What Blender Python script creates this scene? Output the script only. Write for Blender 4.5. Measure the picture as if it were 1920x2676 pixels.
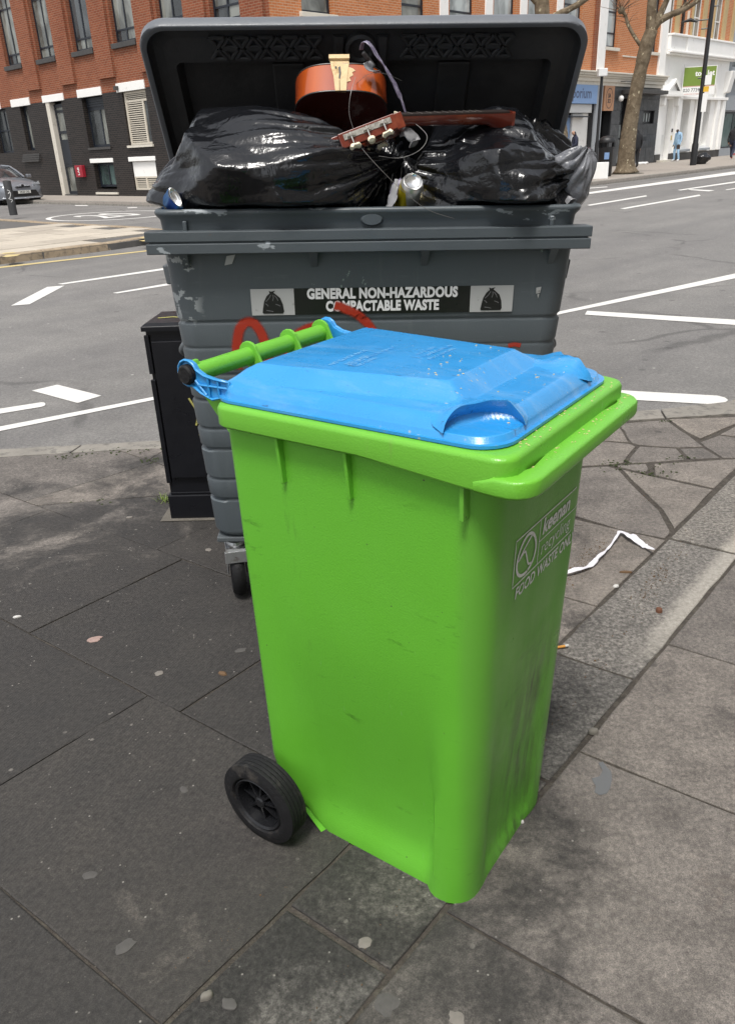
import bpy, math, random
import numpy as np
from mathutils import Vector, Matrix, noise

# ------------------------------------------------------------------ camera, sky, sun, exposure
for o in list(bpy.data.objects):
    bpy.data.objects.remove(o)
scene = bpy.context.scene
COL = scene.collection
random.seed(7)
R = math.radians
CAM_H, FPX, PW, PH = 1.48, 2060.0, 1920.0, 2676.0
PITCH, ROLL = R(24.757), R(2.508)
_f = np.array([0, math.cos(PITCH), -math.sin(PITCH)])
_r = np.array([1.0, 0, 0])
_u = np.cross(_r, _f)
CR = math.cos(ROLL) * _r - math.sin(ROLL) * _u
CU = math.sin(ROLL) * _r + math.cos(ROLL) * _u
cd = bpy.data.cameras.new('camera')
cam = bpy.data.objects.new('camera', cd)
COL.objects.link(cam)
cd.sensor_fit = 'VERTICAL'
cd.sensor_height = 24.0
cd.lens = 24.0 * FPX / PH
cd.clip_start = 0.05
cd.clip_end = 2000
mw = Matrix.Identity(4)
for i in range(3):
    mw[i][0], mw[i][1], mw[i][2] = CR[i], CU[i], -_f[i]
mw[2][3] = CAM_H
cam.matrix_world = mw
scene.camera = cam

SUN_EL, SUN_AZ = R(66), R(196)          # azimuth clockwise from +Y (north)
world = bpy.data.worlds.new('World')
scene.world = world
world.use_nodes = True
wn = world.node_tree.nodes
wl = world.node_tree.links
bg = wn['Background']
sky = wn.new('ShaderNodeTexSky')
sky.sky_type = 'NISHITA'
sky.sun_disc = False
sky.sun_elevation = SUN_EL
sky.sun_rotation = SUN_AZ
sky.dust_density = 3.0
sky.air_density = 1.0
hsv = wn.new('ShaderNodeHueSaturation')
hsv.inputs['Saturation'].default_value = 0.22
wl.new(sky.outputs[0], hsv.inputs['Color'])
wl.new(hsv.outputs[0], bg.inputs['Color'])
bg.inputs['Strength'].default_value = 0.11
sd = bpy.data.lights.new('sun', 'SUN')
sd.energy = 1.5
sd.angle = R(14)
sd.color = (1.0, 0.96, 0.9)
sun = bpy.data.objects.new('sun', sd)
COL.objects.link(sun)
_sdir = Vector((math.sin(SUN_AZ) * math.cos(SUN_EL), math.cos(SUN_AZ) * math.cos(SUN_EL), math.sin(SUN_EL)))
sun.rotation_euler = _sdir.to_track_quat('Z', 'Y').to_euler()
scene.view_settings.view_transform = 'Standard'
scene.view_settings.look = 'None'
scene.view_settings.gamma = 1.0
scene.view_settings.use_curve_mapping = False
scene.view_settings.exposure = 1.0


def G(px, py, z=0.0):
    """the point at height z that the photograph shows at pixel (px, py)"""
    d = _f + (px - PW / 2) / FPX * CR - (py - PH / 2) / FPX * CU
    t = (z - CAM_H) / d[2]
    return Vector((d[0] * t, d[1] * t, z))


# ------------------------------------------------------------------ materials
MATS = {}


def _principled(name):
    m = bpy.data.materials.new(name)
    m.use_nodes = True
    nt = m.node_tree
    return m, nt, nt.nodes, nt.links, nt.nodes['Principled BSDF']


class NB:
    """small node helper"""
    def __init__(s, name):
        s.m, s.nt, s.n, s.l, s.b = _principled(name)
        MATS[name] = s.m

    def coord(s, kind='Object', scale=(1, 1, 1)):
        if kind == 'World':
            g = s.n.new('ShaderNodeNewGeometry')
            out = g.outputs['Position']
        else:
            g = s.n.new('ShaderNodeTexCoord')
            out = g.outputs[kind]
        if scale != (1, 1, 1):
            mp = s.n.new('ShaderNodeMapping')
            mp.inputs['Scale'].default_value = scale
            s.l.new(out, mp.inputs['Vector'])
            out = mp.outputs[0]
        return out

    def noise(s, co, scale, detail=4, rough=.55, dist=0):
        t = s.n.new('ShaderNodeTexNoise')
        t.inputs['Scale'].default_value = scale
        t.inputs['Detail'].default_value = detail
        t.inputs['Roughness'].default_value = rough
        t.inputs['Distortion'].default_value = dist
        s.l.new(co, t.inputs['Vector'])
        return t.outputs['Fac']

    def voro(s, co, scale, feature='F1', rand=1.0):
        t = s.n.new('ShaderNodeTexVoronoi')
        t.feature = feature
        t.inputs['Scale'].default_value = scale
        t.inputs['Randomness'].default_value = rand
        s.l.new(co, t.inputs['Vector'])
        return t.outputs['Distance']

    def ramp(s, fac, stops):
        t = s.n.new('ShaderNodeValToRGB')
        e = t.color_ramp.elements
        while len(e) < len(stops):
            e.new(.5)
        for i, (p, c) in enumerate(stops):
            e[i].position = p
            e[i].color = (c[0], c[1], c[2], 1) if hasattr(c, '__len__') else (c, c, c, 1)
        s.l.new(fac, t.inputs['Fac'])
        return t.outputs['Color']

    def rng(s, val, lo, hi, a=0.0, b=1.0):
        t = s.n.new('ShaderNodeMapRange')
        t.inputs['From Min'].default_value = lo
        t.inputs['From Max'].default_value = hi
        t.inputs['To Min'].default_value = a
        t.inputs['To Max'].default_value = b
        s.l.new(val, t.inputs['Value'])
        return t.outputs[0]

    def mix(s, fac, a, b, mode='MIX'):
        t = s.n.new('ShaderNodeMix')
        t.data_type = 'RGBA'
        t.blend_type = mode
        for sock, val in ((t.inputs[0], fac), (t.inputs[6], a), (t.inputs[7], b)):
            if hasattr(val, 'is_output') or isinstance(val, bpy.types.NodeSocket):
                s.l.new(val, sock)
            elif hasattr(val, '__len__'):
                sock.default_value = (val[0], val[1], val[2], 1)
            else:
                sock.default_value = val if sock == t.inputs[0] else (val, val, val, 1)
        return t.outputs[2]

    def math(s, op, a, b=0.0):
        t = s.n.new('ShaderNodeMath')
        t.operation = op
        for i, val in enumerate((a, b)):
            if isinstance(val, bpy.types.NodeSocket):
                s.l.new(val, t.inputs[i])
            else:
                t.inputs[i].default_value = val
        return t.outputs[0]

    def sep(s, co):
        t = s.n.new('ShaderNodeSeparateXYZ')
        s.l.new(co, t.inputs[0])
        return t.outputs

    def comb(s, x, y, z):
        t = s.n.new('ShaderNodeCombineXYZ')
        for i, val in enumerate((x, y, z)):
            if isinstance(val, bpy.types.NodeSocket):
                s.l.new(val, t.inputs[i])
            else:
                t.inputs[i].default_value = val
        return t.outputs[0]

    def bump(s, h, strength=.3, dist=.01, prev=None):
        t = s.n.new('ShaderNodeBump')
        t.inputs['Strength'].default_value = strength
        t.inputs['Distance'].default_value = dist
        s.l.new(h, t.inputs['Height'])
        if prev is not None:
            s.l.new(prev, t.inputs['Normal'])
        s.l.new(t.outputs[0], s.b.inputs['Normal'])
        return t.outputs[0]

    def set(s, col=None, rough=None, metal=None, spec=None):
        for k, v in (('Base Color', col), ('Roughness', rough), ('Metallic', metal), ('Specular IOR Level', spec)):
            if v is None:
                continue
            if isinstance(v, bpy.types.NodeSocket):
                s.l.new(v, s.b.inputs[k])
            elif hasattr(v, '__len__'):
                s.b.inputs[k].default_value = (v[0], v[1], v[2], 1)
            else:
                s.b.inputs[k].default_value = v
        return s

    def rnd(s):
        t = s.n.new('ShaderNodeObjectInfo')
        return t.outputs['Random']


def simple(name, col, rough=.6, metal=0, spec=.5, var=.15, vscale=6, col2=None, c2=(.6, .7), c2scale=9, bump=0, bscale=60, coat=0, kind='Object'):
    b = NB(name)
    co = b.coord(kind)
    n1 = b.noise(co, vscale, 5)
    c = b.mix(n1, [x * (1 - var) for x in col], [min(1, x * (1 + var)) for x in col])
    if col2:
        n2 = b.noise(co, c2scale, 6, .65)
        c = b.mix(b.ramp(n2, [(c2[0], 0), (c2[1], 1)]), c, col2)
    rr = b.ramp(b.noise(co, vscale * 3, 4), [(.3, max(0, rough - .08)), (.7, min(1, rough + .08))])
    b.set(c, rr, metal, spec)
    if bump:
        b.bump(b.noise(co, bscale, 5), bump, .01)
    if coat:
        b.b.inputs['Coat Weight'].default_value = coat
    return b.m


def plastic_bin(name, col, dirt, rough=.38, zdirt=None, dscale=3.0, damt=(.58, .75), speck=True, sides=None):
    """moulded plastic with smears, scuffs and grime"""
    b = NB(name)
    co = b.coord('Object')
    c = b.mix(b.noise(co, 2.5, 4), [x * .9 for x in col], [min(1, x * 1.1) for x in col])
    sm = b.coord('Object', (6, 6, 1.1))
    grime = b.ramp(b.noise(sm, dscale, 8, .7), [(damt[0], 0), (damt[1], .8)])
    if zdirt:
        s = b.sep(co)
        axis, lo, hi = zdirt
        grime = b.mix(1.0, grime, b.ramp(s[axis], [(lo, 0), (hi, 1)]), 'MULTIPLY')
    c = b.mix(grime, c, dirt)
    if sides:
        # scuffs with a shape of their own on the front panel, in bin coordinates
        s = b.sep(co)
        w = b.math('ABSOLUTE', b.math('SUBTRACT', s[1], sides[0]))
        band = b.ramp(w, [(0, 1), (sides[1], 0)])
        fx = b.ramp(s[0], [(.1, 0), (.17, 1)])
        zz = b.ramp(s[2], [(0.02, .95), (.45, .9), (.66, 0)])
        st = b.ramp(b.noise(b.coord('Object', (30, 30, 3.5)), 1.3, 8, .75), [(.42, 0), (.62, 1)])
        k = b.mix(1.0, b.mix(1.0, b.mix(1.0, band, fx, 'MULTIPLY'), zz, 'MULTIPLY'), st, 'MULTIPLY')
        c = b.mix(k, c, (.03, .035, .02))
        film = b.mix(1.0, b.ramp(s[0], [(.185, 0), (.205, .24)]), b.ramp(b.noise(co, 3, 5), [(.3, .5), (.7, 1)]), 'MULTIPLY')  # whole front panel toned duller and darker than the sides
        c = b.mix(film, c, (.11, .17, .06))
    if speck:
        v = b.voro(co, 26)
        big = b.ramp(b.noise(co, 7, 2), [(.52, 0), (.6, 1)])
        k = b.mix(1.0, b.ramp(v, [(.035, 1), (.06, 0)]), big, 'MULTIPLY')
        c = b.mix(k, c, (.05, .05, .03))
        scr = b.noise(b.coord('Object', (90, 12, 5)), 2.2, 3)
        c = b.mix(b.ramp(scr, [(.735, 0), (.77, .18)]), c, (.55, .62, .5))
        # scuffs: short dark rubs and pale scratches
        rub = b.mix(1.0, b.ramp(b.noise(b.coord('Object', (7, 7, 26)), 1.5, 6, .7), [(.60, 0), (.68, 1)]), b.ramp(b.noise(co, 5, 3), [(.52, 0), (.62, .55)]), 'MULTIPLY')
        c = b.mix(rub, c, [x * .35 for x in col])
        fade = b.ramp(b.noise(co, 1.7, 5), [(.5, 0), (.72, .22)])
        c = b.mix(fade, c, [min(1, x * 1.25 + .03) for x in col])
    rr = b.ramp(b.noise(co, 9, 6), [(.3, rough - .1), (.75, rough + .14)])
    b.set(c, rr, 0, .45)
    h = b.mix(.5, b.noise(co, 5, 3), b.noise(co, 300, 2))
    b.bump(h, .12, .01)
    return b.m


# ------------------------------------------------------------------ mesh building
class MB:
    def __init__(s):
        s.v, s.f, s.mi = [], [], []

    def add(s, vs, fs, mi=0, M=None):
        o = len(s.v)
        for p in vs:
            p = Vector(p)
            s.v.append(M @ p if M is not None else p)
        for f in fs:
            s.f.append([i + o for i in f])
            s.mi.append(mi)
        return s

    def box(s, c, d, M=None, mi=0):
        x, y, z = d[0] / 2, d[1] / 2, d[2] / 2
        vs = [Vector((sx * x + c[0], sy * y + c[1], sz * z + c[2])) for sz in (-1, 1) for sx, sy in ((-1, -1), (1, -1), (1, 1), (-1, 1))]
        return s.add(vs, [(3, 2, 1, 0), (4, 5, 6, 7), (0, 1, 5, 4), (1, 2, 6, 5), (2, 3, 7, 6), (3, 0, 4, 7)], mi, M)

    def b2(s, a, b, M=None, mi=0):
        return s.box([(a[i] + b[i]) / 2 for i in range(3)], [abs(b[i] - a[i]) for i in range(3)], M, mi)

    def prism(s, poly, z0, z1, M=None, mi=0):
        n = len(poly)
        vs = [(p[0], p[1], z0) for p in poly] + [(p[0], p[1], z1) for p in poly]
        fs = [list(range(n))[::-1], list(range(n, 2 * n))] + [(i, (i + 1) % n, n + (i + 1) % n, n + i) for i in range(n)]
        return s.add(vs, fs, mi, M)

    def loft(s, rings, close=True, cap0=False, cap1=False, mi=0, M=None):
        n = len(rings[0])
        vs = [p for r in rings for p in r]
        fs = []
        for k in range(len(rings) - 1):
            for i in range(n if close else n - 1):
                j = (i + 1) % n
                fs.append((k * n + i, k * n + j, (k + 1) * n + j, (k + 1) * n + i))
        if cap0:
            fs.append(list(range(n))[::-1])
        if cap1:
            fs.append([(len(rings) - 1) * n + i for i in range(n)])
        return s.add(vs, fs, mi, M)

    def tube(s, pts, rad, n=8, cap=True, mi=0, M=None, flat=1.0):
        pts = [Vector(p) for p in pts]
        rings = []
        up = Vector((0, 0, 1))
        prev = None
        for i, p in enumerate(pts):
            a = pts[max(0, i - 1)]
            b = pts[min(len(pts) - 1, i + 1)]
            t = (b - a).normalized()
            if prev is None:
                x = t.cross(up)
                if x.length < 1e-3:
                    x = t.cross(Vector((1, 0, 0)))
            else:
                x = prev - t * prev.dot(t)
            x.normalize()
            prev = x
            y = t.cross(x)
            r = rad[i] if hasattr(rad, '__len__') else rad
            rings.append([p + x * math.cos(2 * math.pi * k / n) * r + y * math.sin(2 * math.pi * k / n) * r * flat for k in range(n)])
        return s.loft(rings, True, cap, cap, mi, M)

    def lathe(s, prof, n=32, M=None, mi=0, closed=False):
        """profile of (radius, height) about Z"""
        rings = [[(r * math.cos(2 * math.pi * k / n), r * math.sin(2 * math.pi * k / n), h) for k in range(n)] for r, h in prof]
        if closed:
            rings.append(rings[0])
        return s.loft(rings, True, False, False, mi, M)

    def build(s, name, mats, parent=None, smooth=None, bevel=0, rotz=0, loc=None, bseg=2, wn=False):
        me = bpy.data.meshes.new(name)
        me.from_pydata([tuple(p) for p in s.v], [], s.f)
        if not isinstance(mats, (list, tuple)):
            mats = [mats]
        for m in mats:
            me.materials.append(MATS[m] if isinstance(m, str) else m)
        if len(mats) > 1:
            me.polygons.foreach_set('material_index', s.mi)
        me.validate()
        fix_normals(me)
        if smooth is not None:
            me.polygons.foreach_set('use_smooth', [True] * len(me.polygons))
            if smooth < 179:
                me.set_sharp_from_angle(angle=R(smooth))
        me.update()
        o = bpy.data.objects.new(name, me)
        COL.objects.link(o)
        if parent is not None:
            o.parent = parent
        if rotz:
            o.rotation_euler.z = rotz
        if loc is not None:
            o.location = loc
        if bevel:
            bv = o.modifiers.new('edge', 'BEVEL')
            bv.width = bevel
            bv.segments = bseg
            bv.limit_method = 'ANGLE'
            bv.angle_limit = R(35)
            bv.harden_normals = False
        if wn:
            w = o.modifiers.new('normals', 'WEIGHTED_NORMAL')
            w.keep_sharp = True
            w.weight = 60
        return o


import bmesh


def fix_normals(me):
    bm = bmesh.new()
    bm.from_mesh(me)
    bmesh.ops.recalc_face_normals(bm, faces=bm.faces)
    bm.to_mesh(me)
    bm.free()


def tag(o, label=None, cat=None, group=None, kind=None):
    if label:
        o['label'] = label
    if cat:
        o['category'] = cat
    if group:
        o['group'] = group
    if kind:
        o['kind'] = kind
    return o


def empty(name, loc=(0, 0, 0), rot=(0, 0, 0), label=None, cat=None, group=None):
    o = bpy.data.objects.new(name, None)
    o.empty_display_size = .2
    COL.objects.link(o)
    o.location = loc
    o.rotation_euler = rot
    return tag(o, label, cat, group)


def copy_tree(o, parent=None):
    c = o.copy()
    COL.objects.link(c)
    c.parent = parent
    for ch in o.children:
        copy_tree(ch, c)
    return c


def rrect(x0, x1, y0, y1, r, seg=5, sub=6):
    """rounded rectangle, counter-clockwise, straight sides subdivided"""
    pts = []
    r, q = r if hasattr(r, '__len__') else (r, r)
    cs = [((x1 - r, y0 + r), -90, r), ((x1 - r, y1 - r), 0, r), ((x0 + q, y1 - q), 90, q), ((x0 + q, y0 + q), 180, q)]
    arcs = []
    for (cx, cy), a0, r in cs:
        arcs.append([(cx + r * math.cos(R(a0 + 90 * k / seg)), cy + r * math.sin(R(a0 + 90 * k / seg))) for k in range(seg + 1)])
    for i in range(4):
        pts += arcs[i]
        a, b = arcs[i][-1], arcs[(i + 1) % 4][0]
        for k in range(1, sub):
            pts.append((a[0] + (b[0] - a[0]) * k / sub, a[1] + (b[1] - a[1]) * k / sub))
    return pts


def text_geo(txt, size, bold=0.0, align='CENTER', spacing=1.0):
    cu = bpy.data.curves.new('lettering', 'FONT')
    cu.body = txt
    cu.size = size
    cu.offset = bold
    cu.align_x = align
    cu.align_y = 'CENTER'
    cu.space_character = spacing
    cu.resolution_u = 3
    ob = bpy.data.objects.new('lettering', cu)
    COL.objects.link(ob)
    dg = bpy.context.evaluated_depsgraph_get()
    me = bpy.data.meshes.new_from_object(ob.evaluated_get(dg))
    vs = [v.co.copy() for v in me.vertices]
    fs = [list(p.vertices) for p in me.polygons]
    bpy.data.objects.remove(ob)
    bpy.data.curves.remove(cu)
    bpy.data.meshes.remove(me)
    return vs, fs


def sstep(a, b, x):
    t = max(0.0, min(1.0, (x - a) / (b - a)))
    return t * t * (3 - 2 * t)


def ribbon(pts, widths, M=None):
    """flat ribbon in xy following pts; returns verts, faces, and 0..1 across value"""
    vs, fs, cr = [], [], []
    n = len(pts)
    for i, p in enumerate(pts):
        a = Vector(pts[max(0, i - 1)])
        b = Vector(pts[min(n - 1, i + 1)])
        t = (b - a)
        t.normalize()
        nn = Vector((-t[1], t[0]))
        w = widths[i] if hasattr(widths, '__len__') else widths
        for k, s in enumerate((-1, -.4, .4, 1)):
            vs.append((p[0] + nn[0] * w * s / 2, p[1] + nn[1] * w * s / 2, 0))
            e = 1.0 if 0 < i < n - 1 else .25
            cr.append((0.0, 1.0, 1.0, 0.0)[k] * e)
    for i in range(n - 1):
        for k in range(3):
            fs.append((i * 4 + k, i * 4 + k + 1, (i + 1) * 4 + k + 1, (i + 1) * 4 + k))
    return vs, fs, cr


def catmull(pts, n=6):
    pts = [Vector(p) for p in pts]
    out = []
    for i in range(len(pts) - 1):
        p0, p1, p2, p3 = pts[max(0, i - 1)], pts[i], pts[i + 1], pts[min(len(pts) - 1, i + 2)]
        for k in range(n):
            t = k / n
            out.append(.5 * ((2 * p1) + (p2 - p0) * t + (2 * p0 - 5 * p1 + 4 * p2 - p3) * t * t + (3 * p1 - p0 - 3 * p2 + p3) * t ** 3))
    out.append(pts[-1])
    return out
# ------------------------------------------------------------------ ground materials
def mat_flag(name, granite=False):
    b = NB(name)
    w = b.coord('World')
    s = b.sep(w)
    big = b.noise(w, 1.3, 6, .6)
    mid = b.noise(w, 6, 7, .72)
    fine = b.noise(w, 70, 6, .8)
    vfine = b.noise(w, 380, 4, .75)
    if granite:
        c = b.ramp(fine, [(.30, (.030, .029, .028)), (.46, (.125, .121, .115)), (.58, (.24, .232, .22)), (.70, (.42, .41, .39))])
        c = b.mix(1.0, c, b.ramp(mid, [(.3, (.75, .74, .73)), (.7, (1.2, 1.18, 1.15))]), 'MULTIPLY')
        # pale worn cement edge along the right-hand side of the strip
        tt = b.math('ADD', b.math('MULTIPLY', s[0], -.7547), b.math('MULTIPLY', s[1], .6561))
        cc = b.math('ADD', b.math('MULTIPLY', s[0], .6018), b.math('MULTIPLY', s[1], .7986))
        wob = b.math('MULTIPLY', b.math('SUBTRACT', mid, .5), .09)
        pale = b.mix(1.0, b.rng(b.math('ADD', tt, wob), .755, .715), b.rng(cc, 2.05, 2.35), 'MULTIPLY')
        c = b.mix(b.math('MULTIPLY', pale, .85), c, b.ramp(fine, [(.3, (.26, .245, .22)), (.7, (.46, .44, .40))]))
    else:
        c = b.ramp(mid, [(.25, (.080, .073, .069)), (.42, (.120, .110, .103)), (.56, (.158, .145, .136)), (.75, (.198, .182, .168))])
        c = b.mix(1.0, c, b.ramp(fine, [(.28, (.48, .47, .46)), (.5, (1.0, 1.0, 1.0)), (.74, (1.75, 1.72, 1.66))]), 'MULTIPLY')
        c = b.mix(1.0, c, b.ramp(vfine, [(.3, (.50, .50, .50)), (.7, (1.6, 1.6, 1.57))]), 'MULTIPLY')
        rust = b.ramp(b.noise(b.comb(b.math('ADD', s[0], 7), s[1], 3), 3.2, 7, .75), [(.62, 0), (.76, .28)])
        c = b.mix(rust, c, (.13, .085, .058))
    # each stone a little different
    rn = b.rnd()
    c = b.mix(1.0, c, b.ramp(rn, [(0, (.80, .79, .78)), (.5, (1.0, .98, .96)), (1, (1.18, 1.14, 1.08))]), 'MULTIPLY')
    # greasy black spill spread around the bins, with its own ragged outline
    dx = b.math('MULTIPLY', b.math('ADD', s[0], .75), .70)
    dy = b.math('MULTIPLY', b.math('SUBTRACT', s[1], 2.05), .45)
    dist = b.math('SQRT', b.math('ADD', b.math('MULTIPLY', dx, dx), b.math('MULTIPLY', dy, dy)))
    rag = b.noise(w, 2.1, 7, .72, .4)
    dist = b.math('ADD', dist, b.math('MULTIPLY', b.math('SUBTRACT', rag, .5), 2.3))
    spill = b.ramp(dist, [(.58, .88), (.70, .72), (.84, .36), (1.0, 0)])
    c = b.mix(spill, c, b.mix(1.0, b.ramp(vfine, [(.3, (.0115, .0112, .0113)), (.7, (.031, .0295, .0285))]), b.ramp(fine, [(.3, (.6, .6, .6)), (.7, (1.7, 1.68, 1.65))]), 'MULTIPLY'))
    # dark old gum stains
    v = b.voro(w, 3.1)
    edge = b.math('ADD', v, b.math('MULTIPLY', b.math('SUBTRACT', fine, .5), .06))
    c = b.mix(b.ramp(edge, [(.055, .5), (.075, 0)]), c, (.035, .033, .03))
    # pale grit
    v2 = b.voro(w, 42)
    gr = b.mix(1.0, b.ramp(v2, [(.07, 1), (.12, 0)]), b.ramp(b.noise(w, 11, 3), [(.52, 0), (.60, 1)]), 'MULTIPLY')
    c = b.mix(gr, c, (.24, .225, .205))
    v3 = b.voro(w, 15)
    lt = b.mix(1.0, b.ramp(b.math('ADD', v3, b.math('MULTIPLY', b.math('SUBTRACT', fine, .5), .2)), [(.07, .7), (.10, 0)]), b.ramp(b.noise(w, 4, 3), [(.50, 0), (.56, 1)]), 'MULTIPLY')
    c = b.mix(lt, c, (.19, .178, .16))
    rough = b.ramp(mid, [(.3, .60), (.7, .86)])
    b.set(c, rough, 0, .35)
    # tooled face: fine diagonal ridges plus pitted grain
    mp = b.n.new('ShaderNodeMapping')
    mp.inputs['Rotation'].default_value = (0, 0, R(24))
    b.l.new(w, mp.inputs['Vector'])
    wv = b.n.new('ShaderNodeTexWave')
    wv.inputs['Scale'].default_value = 34
    wv.inputs['Distortion'].default_value = 4
    wv.inputs['Detail'].default_value = 3
    b.l.new(mp.outputs[0], wv.inputs['Vector'])
    h = b.mix(.55, fine, vfine)
    if not granite:
        h = b.mix(.25, h, wv.outputs['Fac'])
    h = b.mix(.35, h, mid)
    b.bump(h, .75 if granite else .5, .012 if granite else .007)
    return b.m


mat_flag('flagstone')
mat_flag('granite', True)


def mat_asphalt():
    b = NB('asphalt')
    w = b.coord('World')
    big = b.noise(w, .35, 5, .6)
    mid = b.noise(w, 3, 6, .6)
    fine = b.noise(w, 75, 6, .85)
    c = b.ramp(fine, [(.28, (.085, .083, .080)), (.5, (.172, .167, .161)), (.72, (.32, .31, .30))])
    c = b.mix(1.0, c, b.ramp(big, [(.3, (.82, .82, .82)), (.7, (1.12, 1.11, 1.10))]), 'MULTIPLY')
    c = b.mix(1.0, c, b.ramp(mid, [(.3, (.88, .88, .88)), (.7, (1.08, 1.08, 1.08))]), 'MULTIPLY')
    # tyre-darkened bands along the road
    mp = b.n.new('ShaderNodeMapping')
    mp.inputs['Rotation'].default_value = (0, 0, R(-46.5))
    b.l.new(w, mp.inputs['Vector'])
    t = b.sep(mp.outputs[0])
    band = b.noise(b.comb(b.math('MULTIPLY', t[0], .03), t[1], 0), .9, 3)
    c = b.mix(1.0, c, b.ramp(band, [(.35, (.86, .86, .87)), (.6, (1.05, 1.05, 1.04))]), 'MULTIPLY')
    # cracks and patched areas
    wv = b.n.new('ShaderNodeMix')
    wv.data_type = 'VECTOR'
    wv.inputs[0].default_value = .25
    tn = b.n.new('ShaderNodeTexNoise')
    tn.inputs['Scale'].default_value = 1.6
    b.l.new(w, tn.inputs['Vector'])
    b.l.new(w, wv.inputs[4])
    b.l.new(tn.outputs['Color'], wv.inputs[5])
    cr = b.voro(wv.outputs[1], .55, 'DISTANCE_TO_EDGE')
    ck = b.mix(1.0, b.ramp(cr, [(.006, 1), (.014, 0)]), b.ramp(b.noise(w, .5, 3), [(.50, 0), (.58, .45)]), 'MULTIPLY')
    c = b.mix(ck, c, (.045, .043, .042))
    # bits of pale litter and gum
    v = b.voro(w, 5)
    k = b.mix(1.0, b.ramp(v, [(.05, .8), (.075, 0)]), b.ramp(b.noise(w, 2.3, 3), [(.5, 0), (.58, 1)]), 'MULTIPLY')
    c = b.mix(k, c, (.40, .39, .36))
    v2 = b.voro(w, 2.1)
    c = b.mix(b.ramp(v2, [(.05, .5), (.08, 0)]), c, (.055, .05, .05))
    b.set(c, b.ramp(mid, [(.3, .68), (.7, .85)]), 0, .4)
    b.bump(b.mix(.4, fine, b.noise(w, 300, 2)), .6, .008)
    return b.m


mat_asphalt()


def mat_roadpaint(name, col):
    b = NB(name)
    w = b.coord('World')
    n = b.noise(w, 30, 8, .8)
    c = b.mix(b.noise(w, 5, 4), [x * .9 for x in col], col)
    c = b.mix(b.ramp(b.noise(w, 60, 6, .8), [(.56, 0), (.66, .8)]), c, (.16, .155, .15))
    c = b.mix(b.ramp(n, [(.62, 0), (.72, .7)]), c, (.15, .145, .14))
    b.set(c, .65, 0, .4)
    b.bump(n, .3, .004)


mat_roadpaint('road_paint', (.66, .65, .62))
mat_roadpaint('yellow_paint', (.55, .44, .20))


def mat_paving(name, ca, cb, mortar, bw, bh, rot=46.5):
    b = NB(name)
    w = b.coord('World')
    c = b.mix(b.noise(w, 1.2, 6, .65), ca, cb)
    c = b.mix(b.ramp(b.noise(w, 9, 6, .7), [(.35, .0), (.75, .35)]), c, [x * .55 for x in ca])
    if bw:
        mp = b.n.new('ShaderNodeMapping')
        mp.inputs['Rotation'].default_value = (0, 0, R(-rot))
        b.l.new(w, mp.inputs['Vector'])
        t = b.n.new('ShaderNodeTexBrick')
        t.inputs['Scale'].default_value = 1
        t.inputs['Brick Width'].default_value = bw
        t.inputs['Row Height'].default_value = bh
        t.inputs['Mortar Size'].default_value = .008
        b.l.new(mp.outputs[0], t.inputs['Vector'])
        c = b.mix(t.outputs['Fac'], c, mortar)
    c = b.mix(1.0, c, b.ramp(b.rnd(), [(0, (.82, .8, .78)), (1, (1.1, 1.08, 1.05))]), 'MULTIPLY')
    b.set(c, .8, 0, .3)
    b.bump(b.noise(w, 80, 4), .3, .006)


mat_paving('york_slab', (.40, .36, .30), (.50, .46, .40), (.2, .18, .16), 0, 0)
mat_paving('far_paving', (.27, .245, .22), (.35, .32, .29), (.15, .14, .13), .9, .6)
mat_paving('dark_tarmac', (.10, .098, .095), (.14, .135, .13), (.1, .1, .1), 0, 0)
simple('kerb_sandstone', (.30, .235, .16), .85, var=.35, vscale=4, col2=(.11, .09, .07), c2=(.5, .7), c2scale=9, bump=.8, bscale=14, kind='World')
simple('kerb_granite', (.22, .205, .18), .85, var=.3, vscale=5, col2=(.10, .095, .085), c2=(.5, .68), c2scale=14, bump=.7, bscale=40, kind='World')
simple('joint_dirt', (.058, .049, .041), .95, var=.5, vscale=30, col2=(.085, .075, .06), c2=(.5, .6), c2scale=50, bump=.9, bscale=160, kind='World')
simple('moss', (.035, .05, .012), .95, var=.5, vscale=60, bump=.8, bscale=200, kind='World')

# ------------------------------------------------------------------ street frame (origin: corner of the brick building)
KX, KY = -2.30, 28.14
VX, VY = .6884, .7254            # along the main road, away from the camera
UX, UY = -.7254, .6884           # along the side street, away


def KP(v, u, z=0.0):
    return Vector((KX + v * VX + u * UX, KY + v * VY + u * UY, z))


ROAD_Z = -.02
rb = MB()
rb.add([(-300, -60, ROAD_Z), (300, -60, ROAD_Z), (300, 400, ROAD_Z), (-300, 400, ROAD_Z)], [(0, 1, 2, 3)])
road = tag(rb.build('road', 'asphalt'), kind='structure')


def marking(pxs, name='lane_line', mat='road_paint', z=ROAD_Z + .004):
    m = MB()
    m.add([G(x, y, z) for x, y in pxs], [list(range(len(pxs)))])
    return m.build(name, mat, road)


def c1(*p):
    return [(x * .295, 640 + y * .295) for x, y in p]


def c7(*p):
    return [(1400 + x * .3308, 650 + y * .3308) for x, y in p]


def c2(*p):
    return [(1440 + x * .3087, y * .3087) for x, y in p]


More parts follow.
